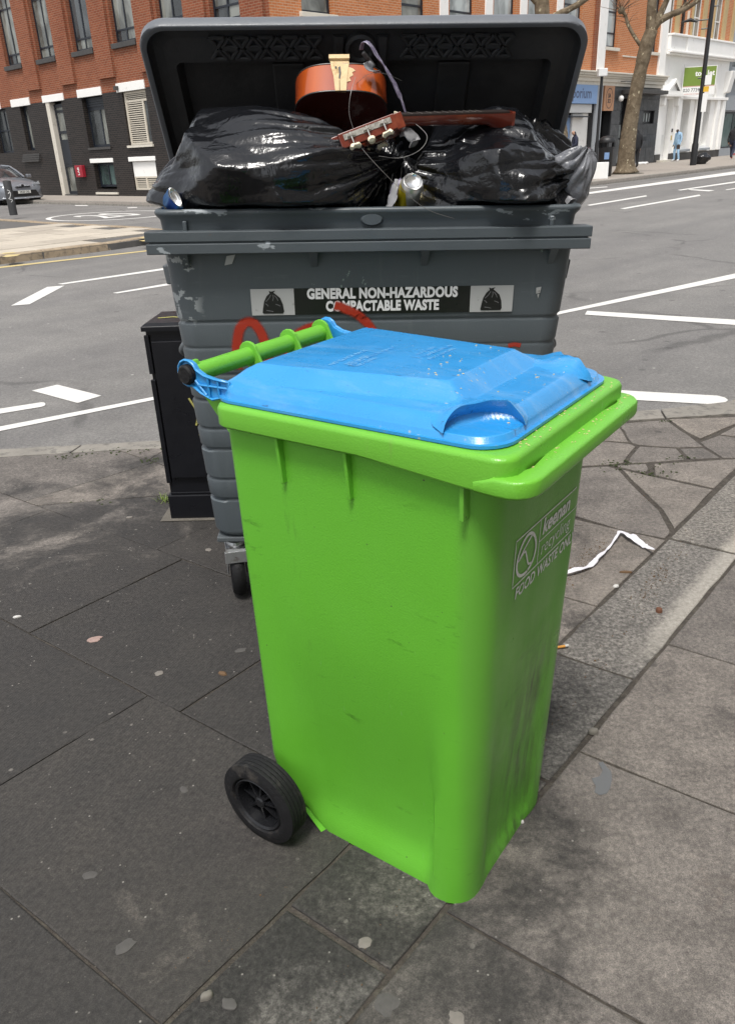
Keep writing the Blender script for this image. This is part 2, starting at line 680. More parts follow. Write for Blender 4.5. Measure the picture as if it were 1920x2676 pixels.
marking([(-260, 1165), (412, 1035), (470, 1024), (470, 1033), (412, 1043), (-260, 1179)])
marking([(-200, 1099), (0, 1068), (109, 1051), (117, 1052), (120, 1056), (117, 1060), (109, 1063), (0, 1081), (-200, 1115)], 'lane_dash')
marking(c1((285, 1290), (510, 1238), (900, 1335), (690, 1400)), 'crossing_block')
marking(c1((100, 538), (265, 525), (575, 360), (420, 372)), 'crossing_block')
marking(c1((512, 345), (1375, 217), (1750, 160), (1750, 178), (1375, 233), (560, 350)))
marking(c1((1000, 425), (1480, 342), (1800, 290), (1800, 306), (1490, 358), (1040, 430)))
marking(c7((0, 535), (213, 489), (1572, 195), (1900, 120), (1900, 160), (1572, 233), (213, 511), (0, 560)))
marking(c7((385, 520), (402, 490), (1572, 560), (1900, 580), (1900, 625), (1572, 602)))
marking(c7((600, 1112), (795, 1125), (1430, 1160), (1490, 1175), (1515, 1195), (1485, 1218), (1420, 1230), (795, 1195), (600, 1178)), 'lane_dash')
marking(c2((60, 1664), (260, 1635), (1555, 1450), (1850, 1410), (1850, 1434), (1555, 1475), (260, 1650), (60, 1680)))
marking(c2((300, 1735), (800, 1653), (808, 1662), (325, 1741)), 'lane_dash')
marking(c2((580, 1765), (1250, 1647), (1262, 1657), (620, 1769)), 'lane_dash')
marking(c2((1065, 1608), (1520, 1540), (1700, 1515), (1700, 1522), (1555, 1546), (1092, 1612)), 'lane_dash')
marking(c2((1140, 1600), (1380, 1611), (1330, 1620), (1180, 1609)), 'lane_dash')
marking(c2((1470, 1605), (1700, 1566), (1700, 1576), (1480, 1609)), 'lane_dash')
marking(c2((290, 1592), (470, 1579), (475, 1584), (295, 1598)), 'lane_dash')
marking([(-150, 717), (0, 697), (385, 654), (470, 645), (470, 647), (385, 656.5), (0, 700.5), (-150, 721)], 'yellow_line', 'yellow_paint')
marking(c7((1180, 1270), (1400, 1232), (1572, 1195), (1900, 1120), (1900, 1180), (1572, 1262), (1330, 1278)), 'yellow_line', 'yellow_paint')
marking(c1((1080, 2), (1165, 5), (1170, -3), (1085, -8)), 'lane_dash')
marking([(196, 536), (228, 536), (231, 538), (199, 538)], 'lane_dash')
marking([(333, 542), (358, 541), (360, 543), (335, 544)], 'lane_dash')

# speed roundel on the side street
rc = KP(-5.75, 1.25, ROAD_Z + .004)
rm = MB()
N = 56
ax, ay = Vector((VX, VY, 0)) * 1.7, Vector((UX, UY, 0)) * 2.1
for k in range(N):
    a0, a1 = 2 * math.pi * k / N, 2 * math.pi * (k + 1) / N
    rm.add([rc + ax * math.cos(a) * s + ay * math.sin(a) * s for a, s in ((a0, 1), (a1, 1), (a1, .92), (a0, .92))], [(0, 1, 2, 3)])
vs, fs = text_geo('20', 1.5, .02)
rm.add([rc + Vector((VX, VY, 0)) * p[0] * .95 + Vector((UX, UY, 0)) * p[1] * 1.9 for p in vs], fs)
rm.build('speed_roundel', 'road_paint', road)


# ------------------------------------------------------------------ near pavement: flagstones
def clip(poly, p, n, keep=1):
    """keep the side where (x-p).n*keep > 0"""
    out = []
    for i in range(len(poly)):
        a, b = poly[i], poly[(i + 1) % len(poly)]
        da = ((a[0] - p[0]) * n[0] + (a[1] - p[1]) * n[1]) * keep
        db = ((b[0] - p[0]) * n[0] + (b[1] - p[1]) * n[1]) * keep
        if da >= 0:
            out.append(a)
        if (da >= 0) != (db >= 0):
            t = da / (da - db)
            out.append((a[0] + (b[0] - a[0]) * t, a[1] + (b[1] - a[1]) * t))
    return out


def area(p):
    return .5 * sum(p[i][0] * p[(i + 1) % len(p)][1] - p[(i + 1) % len(p)][0] * p[i][1] for i in range(len(p)))


TN, CN = (-.7547, .6561), (.6018, .7986)


def band(poly, n, lo, hi):
    if lo is not None:
        poly = clip(poly, (n[0] * lo, n[1] * lo), n, 1)
    if hi is not None and poly:
        poly = clip(poly, (n[0] * hi, n[1] * hi), n, -1)
    return poly


def inset(poly, d):
    if area(poly) < 0:
        poly = poly[::-1]
    res = list(poly)
    n = len(poly)
    for i in range(n):
        a, b = poly[i], poly[(i + 1) % n]
        ex, ey = b[0] - a[0], b[1] - a[1]
        L = math.hypot(ex, ey)
        if L < 1e-5:
            continue
        nn = (-ey / L, ex / L)
        res = clip(res, (a[0] + nn[0] * d, a[1] + nn[1] * d), nn, 1)
        if len(res) < 3:
            return []
    return res


def inset_free(poly, d):
    """inset for slightly concave outlines: move each vertex along its bisector"""
    if area(poly) < 0:
        poly = poly[::-1]
    out = []
    n = len(poly)
    for i in range(n):
        a, b, c = Vector(poly[i - 1]), Vector(poly[i]), Vector(poly[(i + 1) % n])
        e1, e2 = (b - a).normalized(), (c - b).normalized()
        n1, n2 = Vector((-e1[1], e1[0])), Vector((-e2[1], e2[0]))
        m = n1 + n2
        if m.length < .2:
            m = n1
        m.normalize()
        k = d / max(.35, m.dot(n1))
        out.append((b[0] + m[0] * k, b[1] + m[1] * k))
    return out


pv = MB()
base_poly = [(-9, -5), (9, -5), (9, 8.6), (4, 4.95), (2.14, 4.33), (1.5, 4.31), (-1.12, 4.182), (-2.03, 4.155), (-9, 3.9)]
pv.prism(base_poly, -.06, -.0058)
pavement = tag(pv.build('pavement', 'joint_dirt'), kind='structure')


def stone(poly, name='flagstone', mat='flagstone', gap=.0026, z=0.0, th=.045, convex=True, rough=.0022):
    p = inset(poly, gap) if convex else inset_free(poly, gap)
    if len(p) < 3 or abs(area(p)) < 4e-4:
        return
    # drop near duplicates, then break the edges up a little
    q = []
    for i in range(len(p)):
        a, b = p[i], p[(i + 1) % len(p)]
        L = math.hypot(b[0] - a[0], b[1] - a[1])
        if L < .004:
            continue
        k = max(1, min(9, int(L / .09)))
        for j in range(k):
            t = j / k
            x, y = a[0] + (b[0] - a[0]) * t, a[1] + (b[1] - a[1]) * t
            if j:
                r = noise.noise(Vector((x * 9, y * 9, 3)))
                x += (b[1] - a[1]) / L * r * rough * 2
                y -= (b[0] - a[0]) / L * r * rough * 2
            q.append((x, y))
    if len(q) < 3:
        return
    cx, cy = sum(a[0] for a in q) / len(q), sum(a[1] for a in q) / len(q)
    tx, ty = random.uniform(-.0022, .0022), random.uniform(-.0022, .0022)
    dz = random.uniform(-.0022, .0015)

    def zz(x, y):
        return z + dz + (x - cx) * tx + (y - cy) * ty
    e = .004
    qi = [(cx + (x - cx) * (1 - e / max(.05, math.hypot(x - cx, y - cy))), cy + (y - cy) * (1 - e / max(.05, math.hypot(x - cx, y - cy)))) for x, y in q]
    m = MB()
    n = len(q)
    m.add([(x, y, z - th) for x, y in q] + [(x, y, zz(x, y) - .0022) for x, y in q] + [(x, y, zz(x, y)) for x, y in qi],
          [(i, (i + 1) % n, n + (i + 1) % n, n + i) for i in range(n)] + [(n + i, n + (i + 1) % n, 2 * n + (i + 1) % n, 2 * n + i) for i in range(n)] + [[2 * n + i for i in range(n)]])
    return m.build(name, mat, pavement)


KERBLINE = ((-6, 4.0), (-.0407, 1.0))     # point and outward normal of the inner kerb line
world_poly = [(-6, -3.4), (6, -3.4), (6, 5.5), (-6, 5.5)]
left = band(world_poly, TN, .946, None)
left = clip(left, KERBLINE[0], KERBLINE[1], -1)
courses = [(-5.5, -4.4, (2.1, 3.2)), (-4.4, -3.4, (1.6, 2.7, 3.8)), (-3.4, -2.4, (2.2, 3.3)), (-2.4, -1.5, (1.8, 2.9, 4.0)), (-1.5, -.8, (2.0, 3.0)), (-.8, -.15, (1.7, 2.6, 3.6)), (-.15, .5, (1.93, 2.9)), (.5, 1.145, (1.80, 2.75, 3.7)), (1.145, 1.81, (1.66, 2.43, 3.35, 4.2)), (1.81, 2.345, (1.55, 2.59)), (2.345, 2.97, (1.75, 2.59)), (2.97, 3.6, (2.1, 2.59)), (3.6, 6, (2.59,))]
crazyA, crazyB = G(1499, 1350), G(1470, 1100)
cz_n = (crazyB[1] - crazyA[1], -(crazyB[0] - crazyA[0]))       # points to the right
for lo, hi, js in courses:
    row = band(left, CN, lo, hi)
    edges = [None] + list(js) + [None]
    for a, b in zip(edges[:-1], edges[1:]):
        cell = band(row, TN, a, b)
        if len(cell) < 3:
            continue
        if lo >= 1.8 and a is not None and a >= 2.58:
            continue                                   # odd-shaped stones beside the cabinet, below
        if lo >= 2.9:
            cell = clip(cell, crazyA, cz_n, -1)
            if len(cell) < 3:
                continue
        stone(cell)
# stones left of the cabinet
zc = band(band(left, CN, 1.81, None), TN, 2.59, None)


def px_line(a, b):
    p, q = G(*a), G(*b)
    return (p[0], p[1]), (-(q[1] - p[1]), q[0] - p[0])


p5, n5 = px_line((113, 1319), (418, 1294))
pf, nf = px_line((220, 1263), (388, 1212))
p6, n6 = px_line((310, 1175), (437, 1218))
low = clip(zc, p5, n5, -1)
stone(low)
up = clip(zc, p5, n5, 1)
a_ = clip(up, p6, n6, -1)
b_ = clip(up, p6, n6, 1)
stone(clip(a_, pf, nf, 1))
stone(clip(a_, pf, nf, -1))
p7, n7 = px_line((385, 1203), (434, 1172))
stone(clip(b_, p7, n7, 1))
stone(clip(b_, p7, n7, -1))
# crazy paving on the right
for poly in ([(300, 1395), (450, 1385), (640, 1380), (690, 1440), (740, 1528), (490, 1510), (300, 1502)],
             [(640, 1380), (1030, 1347), (1130, 1420), (1210, 1470), (1275, 1520), (1330, 1562), (1120, 1570), (815, 1550), (742, 1530), (692, 1440)],
             [(1038, 1346), (1572, 1326), (1900, 1310), (1900, 1340), (1572, 1387), (1300, 1505), (1190, 1452)],
             [(1572, 1392), (1900, 1345), (1900, 1500), (1572, 1480), (1440, 1463)],
             [(1283, 1524), (1438, 1468), (1572, 1486), (1900, 1512), (1900, 1640), (1572, 1653), (1470, 1650), (1335, 1566)],
             [(1122, 1572), (1328, 1567), (1466, 1650), (1212, 1662)],
             [(810, 1554), (1112, 1573), (1200, 1664), (712, 1697), (735, 1640)],
             [(300, 1512), (500, 1516), (738, 1536), (796, 1558), (725, 1640), (695, 1692), (545, 1708), (300, 1722)],
             [(600, 1712), (872, 1693), (898, 1740), (868, 1776)],
             [(922, 1694), (1470, 1658), (1900, 1645), (1900, 1440), (1900, 1560), (1575, 1740), (1412, 1892), (932, 1786)],
             [(668, 1738), (866, 1784), (1408, 1902), (1120, 2205), (1085, 2222), (990, 2062), (750, 1832)],
             [(300, 1730), (560, 1714), (655, 1740), (740, 1835), (980, 2068), (1066, 2228), (1060, 2300), (660, 2222), (300, 2112)]):
    if poly[0] == (922, 1694):
        poly = [(922, 1694), (1470, 1658), (1640, 1652), (1575, 1740), (1412, 1892), (932, 1786)]
    ww = [(G(x, y)[0], G(x, y)[1]) for x, y in c7(*poly)]
    ww = clip(ww, (TN[0] * .95, TN[1] * .95), TN, 1)
    stone(ww, gap=.007, convex=False, rough=.004)
# granite strip (t .669 .. .946) and flags to the right of it
strip = band(world_poly, TN, .672, .944)
cuts = [-5.5, -4.5, -3.5, -2.5, -1.6, -.75, .05, .828, 1.478, 2.008, 2.99, 3.8, 4.6, 6]
for lo, hi in zip(cuts[:-1], cuts[1:]):
    s_ = band(strip, CN, lo, hi)
    s_ = clip(s_, KERBLINE[0], KERBLINE[1], -1) if lo < 3.5 else s_
    if len(s_) > 2:
        stone(s_, 'granite_setting', 'granite', gap=.007, z=.0006, rough=.004)
right = band(world_poly, TN, None, .669)
cuts = [-5.4, -4.6, -3.8, -3.1, -2.4, -1.5, -.9, -.28, .36, 1.007, 1.625, 2.248, 2.9, 3.5, 4.2]
offs = [.3, .7, .1, .5, .9, .2, .6, -.1, .5, .02, .35, -.25, .1, -.2]
for i, (lo, hi) in enumerate(zip(cuts[:-1], cuts[1:])):
    row = band(right, CN, lo, hi)
    js = [-5.8, -4.4, offs[i] - 3.2, offs[i] - 2.2, offs[i] - 1.25, offs[i] - .35, .669]
    for a, b in zip(js[:-1], js[1:]):
        cell = band(row, TN, a, b)
        if len(cell) > 2:
            stone(cell, gap=.0035)
# kerb stones along our pavement
ki = [(-9, 3.9), (-6, 4.01), (-2.03, 4.16), (-1.12, 4.187), (1.5, 4.315), (2.14, 4.335), (4, 4.96), (9, 8.6)]
ko = [(-9, 4.05), (-6, 4.15), (-2.09, 4.30), (-1.15, 4.325), (1.56, 4.455), (2.27, 4.60), (3.9, 5.14), (8.9, 8.8)]


def lerp_poly(poly, x):
    for a, b in zip(poly[:-1], poly[1:]):
        if a[0] <= x <= b[0]:
            t = (x - a[0]) / (b[0] - a[0])
            return (x, a[1] + (b[1] - a[1]) * t)
    return poly[-1]


st = [-6, -4.7, -3.5, -2.55, -1.65, -.72, .2, 1.0, 1.74, 2.6, 3.4, 4.2, 5.2]
for a, b in zip(st[:-1], st[1:]):
    m_ = (a + b) / 2
    stone([lerp_poly(ki, a), lerp_poly(ki, m_), lerp_poly(ki, b), lerp_poly(ko, b + .03), lerp_poly(ko, m_ + .03), lerp_poly(ko, a + .03)], 'kerbstone', 'kerb_granite', gap=.006, th=.06, convex=False, rough=.006)

# ------------------------------------------------------------------ opposite corner with pale slabs
oc = MB()
arc = [(-8.6 - 2.2 + 2.2 * math.cos(R(-90 + 90 * k / 8)), -7.4 + 2.2 + 2.2 * math.sin(R(-90 + 90 * k / 8))) for k in range(9)]
ocp = [(-60, -7.4)] + arc + [(-8.6, 40), (-60, 40)]
oc.prism([KP(v, u)[:2] for v, u in ocp], -.05, .088)
far_corner = tag(oc.build('corner_pavement', 'dark_tarmac'), kind='structure')
sl = MB()
SW, SH = 1.05, .80
sl.box((0, 0, 0), (SW - .012, SH - .012, .03))
slab0 = sl.build('paving_slab', 'york_slab', far_corner)
first = True
for i in range(9):
    for j in range(7):
        v, u = -9.35 - i * SW - (SW / 2 if j % 2 else 0), -7.4 + .22 + SH / 2 + j * SH
        if v > -10.8 and u < -5.2 and math.hypot(v + 10.8, u + 5.2) > 1.55:
            continue
        if u > -2.2 and v < -12:
            continue
        o = slab0 if first else slab0.copy()
        if not first:
            COL.objects.link(o)
        first = False
        o.location = KP(v, u, .0895 + random.uniform(-.003, .003))
        o.rotation_euler.z = math.atan2(VY, VX)


def kerb_run(parent, pts, width, z0, z1, mat, length=1.0, jitter=.15):
    """a row of single kerb stones along a polyline; width to the left of travel"""
    P = [Vector((p[0], p[1])) for p in pts]
    cum = [0]
    for a, b in zip(P[:-1], P[1:]):
        cum.append(cum[-1] + (b - a).length)

    def at(s):
        for i in range(len(P) - 1):
            if s <= cum[i + 1] or i == len(P) - 2:
                t = (s - cum[i]) / max(1e-6, cum[i + 1] - cum[i])
                return P[i].lerp(P[i + 1], t), (P[i + 1] - P[i]).normalized()
    s = 0
    while s < cum[-1] - .05:
        e = min(cum[-1], s + length * random.uniform(1 - jitter, 1 + jitter))
        (a, ta), (b, tb) = at(s + .006), at(e - .006)
        na, nb = Vector((-ta[1], ta[0])), Vector((-tb[1], tb[0]))
        c_, d_ = b + nb * width, a + na * width
        dz = random.uniform(-.006, .006)
        m = MB()
        m.add([(a[0], a[1], z0), (b[0], b[1], z0), (c_[0], c_[1], z0), (d_[0], d_[1], z0),
               (a[0] + na[0] * .012, a[1] + na[1] * .012, z1 + dz - .004), (b[0] + nb[0] * .012, b[1] + nb[1] * .012, z1 + dz - .004), (c_[0], c_[1], z1 + dz), (d_[0], d_[1], z1 + dz)],
              [(4, 5, 6, 7), (0, 1, 5, 4), (1, 2, 6, 5), (2, 3, 7, 6), (3, 0, 4, 7)])
        m.build('kerbstone', mat, parent, bevel=.015)
        s = e


kerb_run(far_corner, [KP(-26, -7.41)] + [KP(v, u - .01) for v, u in arc] + [KP(-8.59, 12)], .26, -.06, .11, 'kerb_sandstone', 1.25)
# yellow paint blobs on the kerb
yb = MB()
for px, py, s in ((30, 668, 1.0), (22, 661, .8), (384, 628, .9), (378, 621, .7)):
    q = G(px, py, .118)
    ring = [(q[0] + s * .16 * math.cos(a) * random.uniform(.6, 1.2), q[1] + s * .16 * math.sin(a) * random.uniform(.6, 1.2), .118) for a in [k * math.pi / 6 for k in range(12)]]
    yb.add(ring, [list(range(12))])
yb.build('yellow_paint_mark', 'yellow_paint', far_corner)
# drain cover on the slabs
dm = MB()
dq = G(308, 601, .11)
Mz = Matrix.Translation(dq) @ Matrix.Rotation(math.atan2(VY, VX), 4, 'Z')
dm.box((0, 0, 0), (.8, .5, .012), Mz)

# ------------------------------------------------------------------ pavement in front of the brick building
fp = MB()
arc2 = [(-2.8 + 3 - 3 * math.cos(R(90 * k / 8)), -6.8 + 3 - 3 * math.sin(R(90 * k / 8))) for k in range(9)]
fpp = [(-2.8, 60)] + arc2 + [(120, -6.8), (120, 60)]
fp.prism([KP(v, u)[:2] for v, u in fpp], -.05, .10)
far_pave = tag(fp.build('street_pavement', 'far_paving'), kind='structure')
kerb_run(far_pave, [KP(-2.81, 24)] + [KP(v - .005, u - .005) for v, u in arc2] + [KP(40, -6.81)], .22, -.06, .112, 'kerb_granite', 1.1)
# ------------------------------------------------------------------ bin materials
plastic_bin('green_plastic', (.118, .415, .030), (.05, .12, .02), .36, dscale=1.2, damt=(.66, .80), sides=(.05, .15))
plastic_bin('green_rim', (.140, .435, .036), (.20, .26, .08), .34, dscale=1.6, damt=(.62, .80))
plastic_bin('grey_plastic', (.085, .096, .104), (.11, .125, .135), .42, dscale=1.5, damt=(.52, .72))
simple('black_rubber', (.010, .010, .011), .65, spec=.25, var=.3, vscale=20, col2=(.05, .045, .04), c2=(.56, .70), c2scale=14, bump=.25, bscale=90)
simple('black_plastic', (.012, .012, .013), .45, var=.3, vscale=15, bump=.1, bscale=60)
simple('wheel_plastic', (.010, .0105, .012), .3, spec=.35, var=.3, vscale=15)
simple('print_white', (.74, .77, .74), .55, var=.1, vscale=40, col2=(.16, .36, .07), c2=(.60, .68), c2scale=60)
simple('lid_print', (.20, .45, .68), .5, var=.2, vscale=40, col2=(.02, .25, .62), c2=(.48, .60), c2scale=50)
simple('galvanised', (.42, .43, .44), .42, metal=.8, var=.2, vscale=25, col2=(.16, .13, .10), c2=(.55, .7), c2scale=30)


def mat_lid():
    b = NB('blue_plastic')
    co = b.coord('Object')
    c = b.mix(b.noise(co, 3, 5), (.016, .22, .54), (.034, .30, .66))
    sm = b.ramp(b.noise(b.coord('Object', (2, 9, 3)), 2.2, 8, .7), [(.50, 0), (.72, .5)])
    c = b.mix(sm, c, (.16, .36, .60))
    # dark hairline scratches and crumbs of food on the front half
    s = b.sep(co)
    scr = b.ramp(b.noise(b.coord('Object', (14, 60, 20)), 2.0, 3), [(.69, 0), (.72, .6)])
    c = b.mix(scr, c, (.02, .06, .16))
    fr = b.ramp(s[0], [(.02, 0), (.17, 1)])
    v = b.voro(b.coord('Object', (1, 2.1, 1)), 52)
    crumbs = b.mix(1.0, b.mix(1.0, b.ramp(v, [(.10, .8), (.18, 0)]), b.ramp(b.noise(co, 16, 3), [(.50, 0), (.58, 1)]), 'MULTIPLY'), fr, 'MULTIPLY')
    c = b.mix(crumbs, c, (.50, .44, .22))
    b.set(c, b.ramp(b.noise(co, 14, 6), [(.3, .20), (.75, .42)]), 0, .5)
    b.b.inputs['Coat Weight'].default_value = .3
    b.b.inputs['Coat Roughness'].default_value = .18
    b.bump(b.mix(.5, b.noise(co, 5, 3), b.noise(co, 260, 2)), .10, .01)


mat_lid()


def mat_grey_painted():
    """ledge and rim: painted plastic with chipped pale patches"""
    b = NB('grey_chipped')
    co = b.coord('Object')
    c = b.mix(b.noise(co, 4, 4), (.052, .064, .072), (.078, .092, .102))
    st = b.coord('Object', (1.0, 1.6, 2.4))
    chip = b.ramp(b.noise(st, 9, 8, .62), [(.64, 0), (.655, 1)])
    c = b.mix(chip, c, (.27, .30, .32))
    rust = b.ramp(b.noise(co, 13, 6, .7), [(.66, 0), (.74, .7)])
    c = b.mix(rust, c, (.10, .055, .03))
    b.set(c, b.ramp(b.noise(co, 12, 5), [(.3, .32), (.7, .55)]), 0, .45)
    h = b.mix(.5, b.noise(co, 30, 5), chip)
    b.bump(h, .25, .006)


mat_grey_painted()


def mat_grey_body():
    b = NB('grey_body')
    co = b.coord('Object')
    s = b.sep(co)
    c = b.mix(b.noise(co, 2.2, 5), (.070, .085, .096), (.100, .118, .131))
    # scuffs and streaks
    scr = b.ramp(b.noise(b.coord('Object', (5, 5, 34)), 1.7, 5), [(.62, 0), (.74, .35)])
    c = b.mix(scr, c, (.15, .17, .18))
    ver = b.ramp(b.noise(b.coord('Object', (26, 26, 1.5)), 1.6, 6), [(.6, 0), (.78, .4)])
    c = b.mix(ver, c, (.13, .15, .155))
    # torn sticker and paint remains: upper left and a row under the ledge
    hi = b.rng(s[2], 1.06, 1.13)
    lf = b.ramp(b.math('MULTIPLY', s[0], -1), [(.49, 0), (.53, 1)])
    zz = b.rng(s[2], .98, 1.05)
    n = b.noise(b.coord('Object', (1, 1, 1.2)), 22, 6, .6)
    chipA = b.mix(1.0, b.ramp(n, [(.555, 0), (.57, 1)]), b.mix(1.0, lf, zz, 'MULTIPLY'), 'MULTIPLY')
    chipB = b.mix(1.0, b.ramp(b.noise(b.coord('Object', (1, 1, .6)), 17, 5, .6), [(.66, 0), (.68, .8)]), hi, 'MULTIPLY')
    c = b.mix(chipA, c, (.36, .39, .40))
    c = b.mix(chipB, c, (.30, .38, .34))
    b.set(c, b.ramp(b.noise(co, 11, 6), [(.3, .34), (.75, .56)]), 0, .45)
    b.bump(b.mix(.4, b.noise(co, 6, 3), b.noise(co, 220, 3)), .15, .01)


mat_grey_body()

# ------------------------------------------------------------------ green wheelie bin
GB = empty('wheelie_bin', (.1228, 1.4496, 0), (0, 0, -.6279), 'lime green wheelie bin with a bright blue closed lid, standing in front', 'bin')


def green_ring(z, grow=0.0):
    k = z / 1.02
    xf = .208 + (.254 - .208) * k
    xb = -.314 - .004 * k
    if z < .18:
        xb = -.314 + ((.18 - z) / .18) ** 1.5 * .125
    hy = .209 + (.230 - .209) * k
    r = (.060, .024)
    pts = rrect(xb - grow, xf + grow, -hy - grow, hy + grow, r, 6, 22)
    out = []
    # panels pull in towards the foot and leave rounded corner columns, with a flared foot
    amp = .036 * sstep(.62, .12, z) - .018 * sstep(.10, .0, z)
    ampf = .016 * sstep(.66, .12, z) - .012 * sstep(.06, .0, z)
    for x, y in pts:
        if abs(abs(y) - (hy + grow)) < .004:                       # long sides
            w = sstep(-.245, -.17, x) * sstep(xf - .080, xf - .102, x)
            g1 = math.exp(-((x + .225) / .012) ** 2) * .009 * sstep(.75, .35, z)
            y -= math.copysign(amp * w + g1, y)
        elif abs(x - (xf + grow)) < .004:
            w = sstep(hy - .075, hy - .12, abs(y))
            x -= ampf * w
        out.append((x, y, z))
    return out


zs = [0, .012, .03, .05, .075, .1, .13, .16, .19, .22, .26, .3, .36, .42, .48, .54, .6, .66, .72, .8, .88, .95, 1.02]
m = MB()
m.loft([green_ring(z) for z in zs], True, True, True)
body = m.build('body', 'green_plastic', GB, smooth=50)
# stiffening ribs under the rim
for x in (-.172, -.018):
    m = MB()
    m.add([(x - .004, -.222, 1.03), (x + .004, -.222, 1.03), (x + .004, -.222, .92), (x - .004, -.222, .92),
           (x - .0035, -.247, 1.03), (x + .0035, -.247, 1.03), (x + .0035, -.239, .92), (x - .0035, -.239, .92)],
          [(0, 1, 2, 3), (4, 5, 6, 7), (0, 1, 5, 4), (1, 2, 6, 5), (2, 3, 7, 6), (3, 0, 4, 7)])
    m.build('stiffening_rib', 'green_plastic', GB, bevel=.0015)
    m2 = MB()
    m2.add([(v[0], -v[1], v[2]) for v in m.v], m.f)
    m2.build('stiffening_rib', 'green_plastic', GB, bevel=.0015)
m = MB()
m.b2((.205, -.246, .935), (.213, -.215, 1.0))
m.build('stiffening_rib', 'green_plastic', GB, bevel=.0015)
# rim: skirt rolled over, deeper towards the front
m = MB()


def rim_ring(off, z, drop=0.0):
    pts = rrect(-.322 + off, .296 - off, -.256 + off, .256 - off, .036, 6, 20)
    res = []
    for x, y in pts:
        d = drop * max(0.0, min(1.0, (x - .02) / .20))
        res.append((x, y, z - d))
    return res


m.loft([rim_ring(.085, 1.024), rim_ring(.030, 1.018), rim_ring(.004, 1.0135, .0165), rim_ring(0, 1.018, .0165), rim_ring(0, 1.048, 0), rim_ring(.003, 1.055), rim_ring(.010, 1.058), rim_ring(.040, 1.058), rim_ring(.046, 1.052), rim_ring(.05, 1.03)], True)
rim = m.build('rim', 'green_rim', GB, smooth=60, wn=True)
# front lifting lip
m = MB()


def lip_path(o):
    # from the left side, round the front, to the right side
    pts = []
    base = [(.235, -.2575), (.255, -.2595), (.270, -.2605)] + [(.285 + .045 * math.cos(R(a)), -.2165 + .045 * math.sin(R(a))) for a in (-80, -60, -40, -20, 0)]
    base = base + [(.330, -.12), (.330, 0)]
    full = base + [(x, -y) for x, y in base[::-1][1:]]
    return full


lp = lip_path(0)
rings = []
n_ = len(lp)
for i, (x, y) in enumerate(lp):
    k = min(1, min(i, n_ - 1 - i) / 2.0)
    zt = 1.018 + .009 * k
    zb = .996
    cx_, cy_ = .1, 0
    dx_, dy_ = x - .15, y
    L = math.hypot(dx_, dy_)
    ix, iy = x - dx_ / L * .045, y - dy_ / L * .045
    rings.append([(ix, iy, zb), (x - dx_ / L * .004, y - dy_ / L * .004, zb), (x, y, zb + .005), (x, y, zt - .006), (x - dx_ / L * .006, y - dy_ / L * .006, zt), (ix, iy, zt)])
m.loft(rings, True, True, True)
m.build('front_lip', 'green_rim', GB, smooth=60, wn=True)

# lid: height field on a rounded rectangle
LX0, LX1, LHY = -.336, .268, .240


def lid_h(x, y):
    cx = (LX0 + LX1) / 2
    ex = min(x - LX0, LX1 - x)
    ey = LHY - abs(y)
    e = min(ex, ey)
    h = 1.080 + .029 * math.sin(math.pi / 2 * max(0, min(1, e / .036))) + .004 * sstep(.03, .2, e)
    # raised plateau towards the hinge, sloping edges
    kx = max(0, min(1, (.162 - x) / .042)) * sstep(-.31, -.26, x)
    hw = .160 + (.125 - x) * .14
    ky = max(0, min(1, (hw - abs(y)) / .036))
    kk = min(kx, ky)
    h += .0265 * kk
    cc = math.hypot(x - LX1, abs(y) - LHY)
    k = sstep(.118, .100, cc)
    h = h * (1 - k) + 1.0885 * k
    return h


m = MB()
out = rrect(LX0, LX1, -LHY, LHY, .058, 8, 44)
cxl, cyl = (LX0 + LX1) / 2, 0
rings = []
rings.append([(x, y, 1.070) for x, y in out])
rings.append([(x, y, 1.0765) for x, y in out])
KR = 120


def shrink(p, s):
    return (cxl + (p[0] - cxl) * s, cyl + (p[1] - cyl) * s)


step_ring = [shrink(p, .982) for p in out]
rings.append([(x, y, 1.079) for x, y in step_ring])
step2 = [shrink(p, .976) for p in out]
rings.append([(x, y, 1.088) for x, y in step2])
for k in range(1, KR):
    s = .976 * (1 - k / KR)
    e = 1.0 - s / .976
    rings.append([(lambda q: (q[0], q[1], max(1.089, lid_h(*q))))(shrink(p, max(s, .001))) for p in out])
m.loft(rings, True, True, True)
lid = m.build('lid', 'blue_plastic', GB, smooth=60, loc=(0, 0, -.0135))
m = MB()
m.loft([[(x, y, 1.0735) for x, y in [shrink(p, .985) for p in out]], [(x, y, 1.0735) for x, y in [shrink(p, 1.012) for p in out]], [(x, y, 1.0785) for x, y in [shrink(p, 1.012) for p in out]], [(x, y, 1.0785) for x, y in [shrink(p, .985) for p in out]]], True)
m.build('lid_flange', 'blue_plastic', lid, smooth=40)


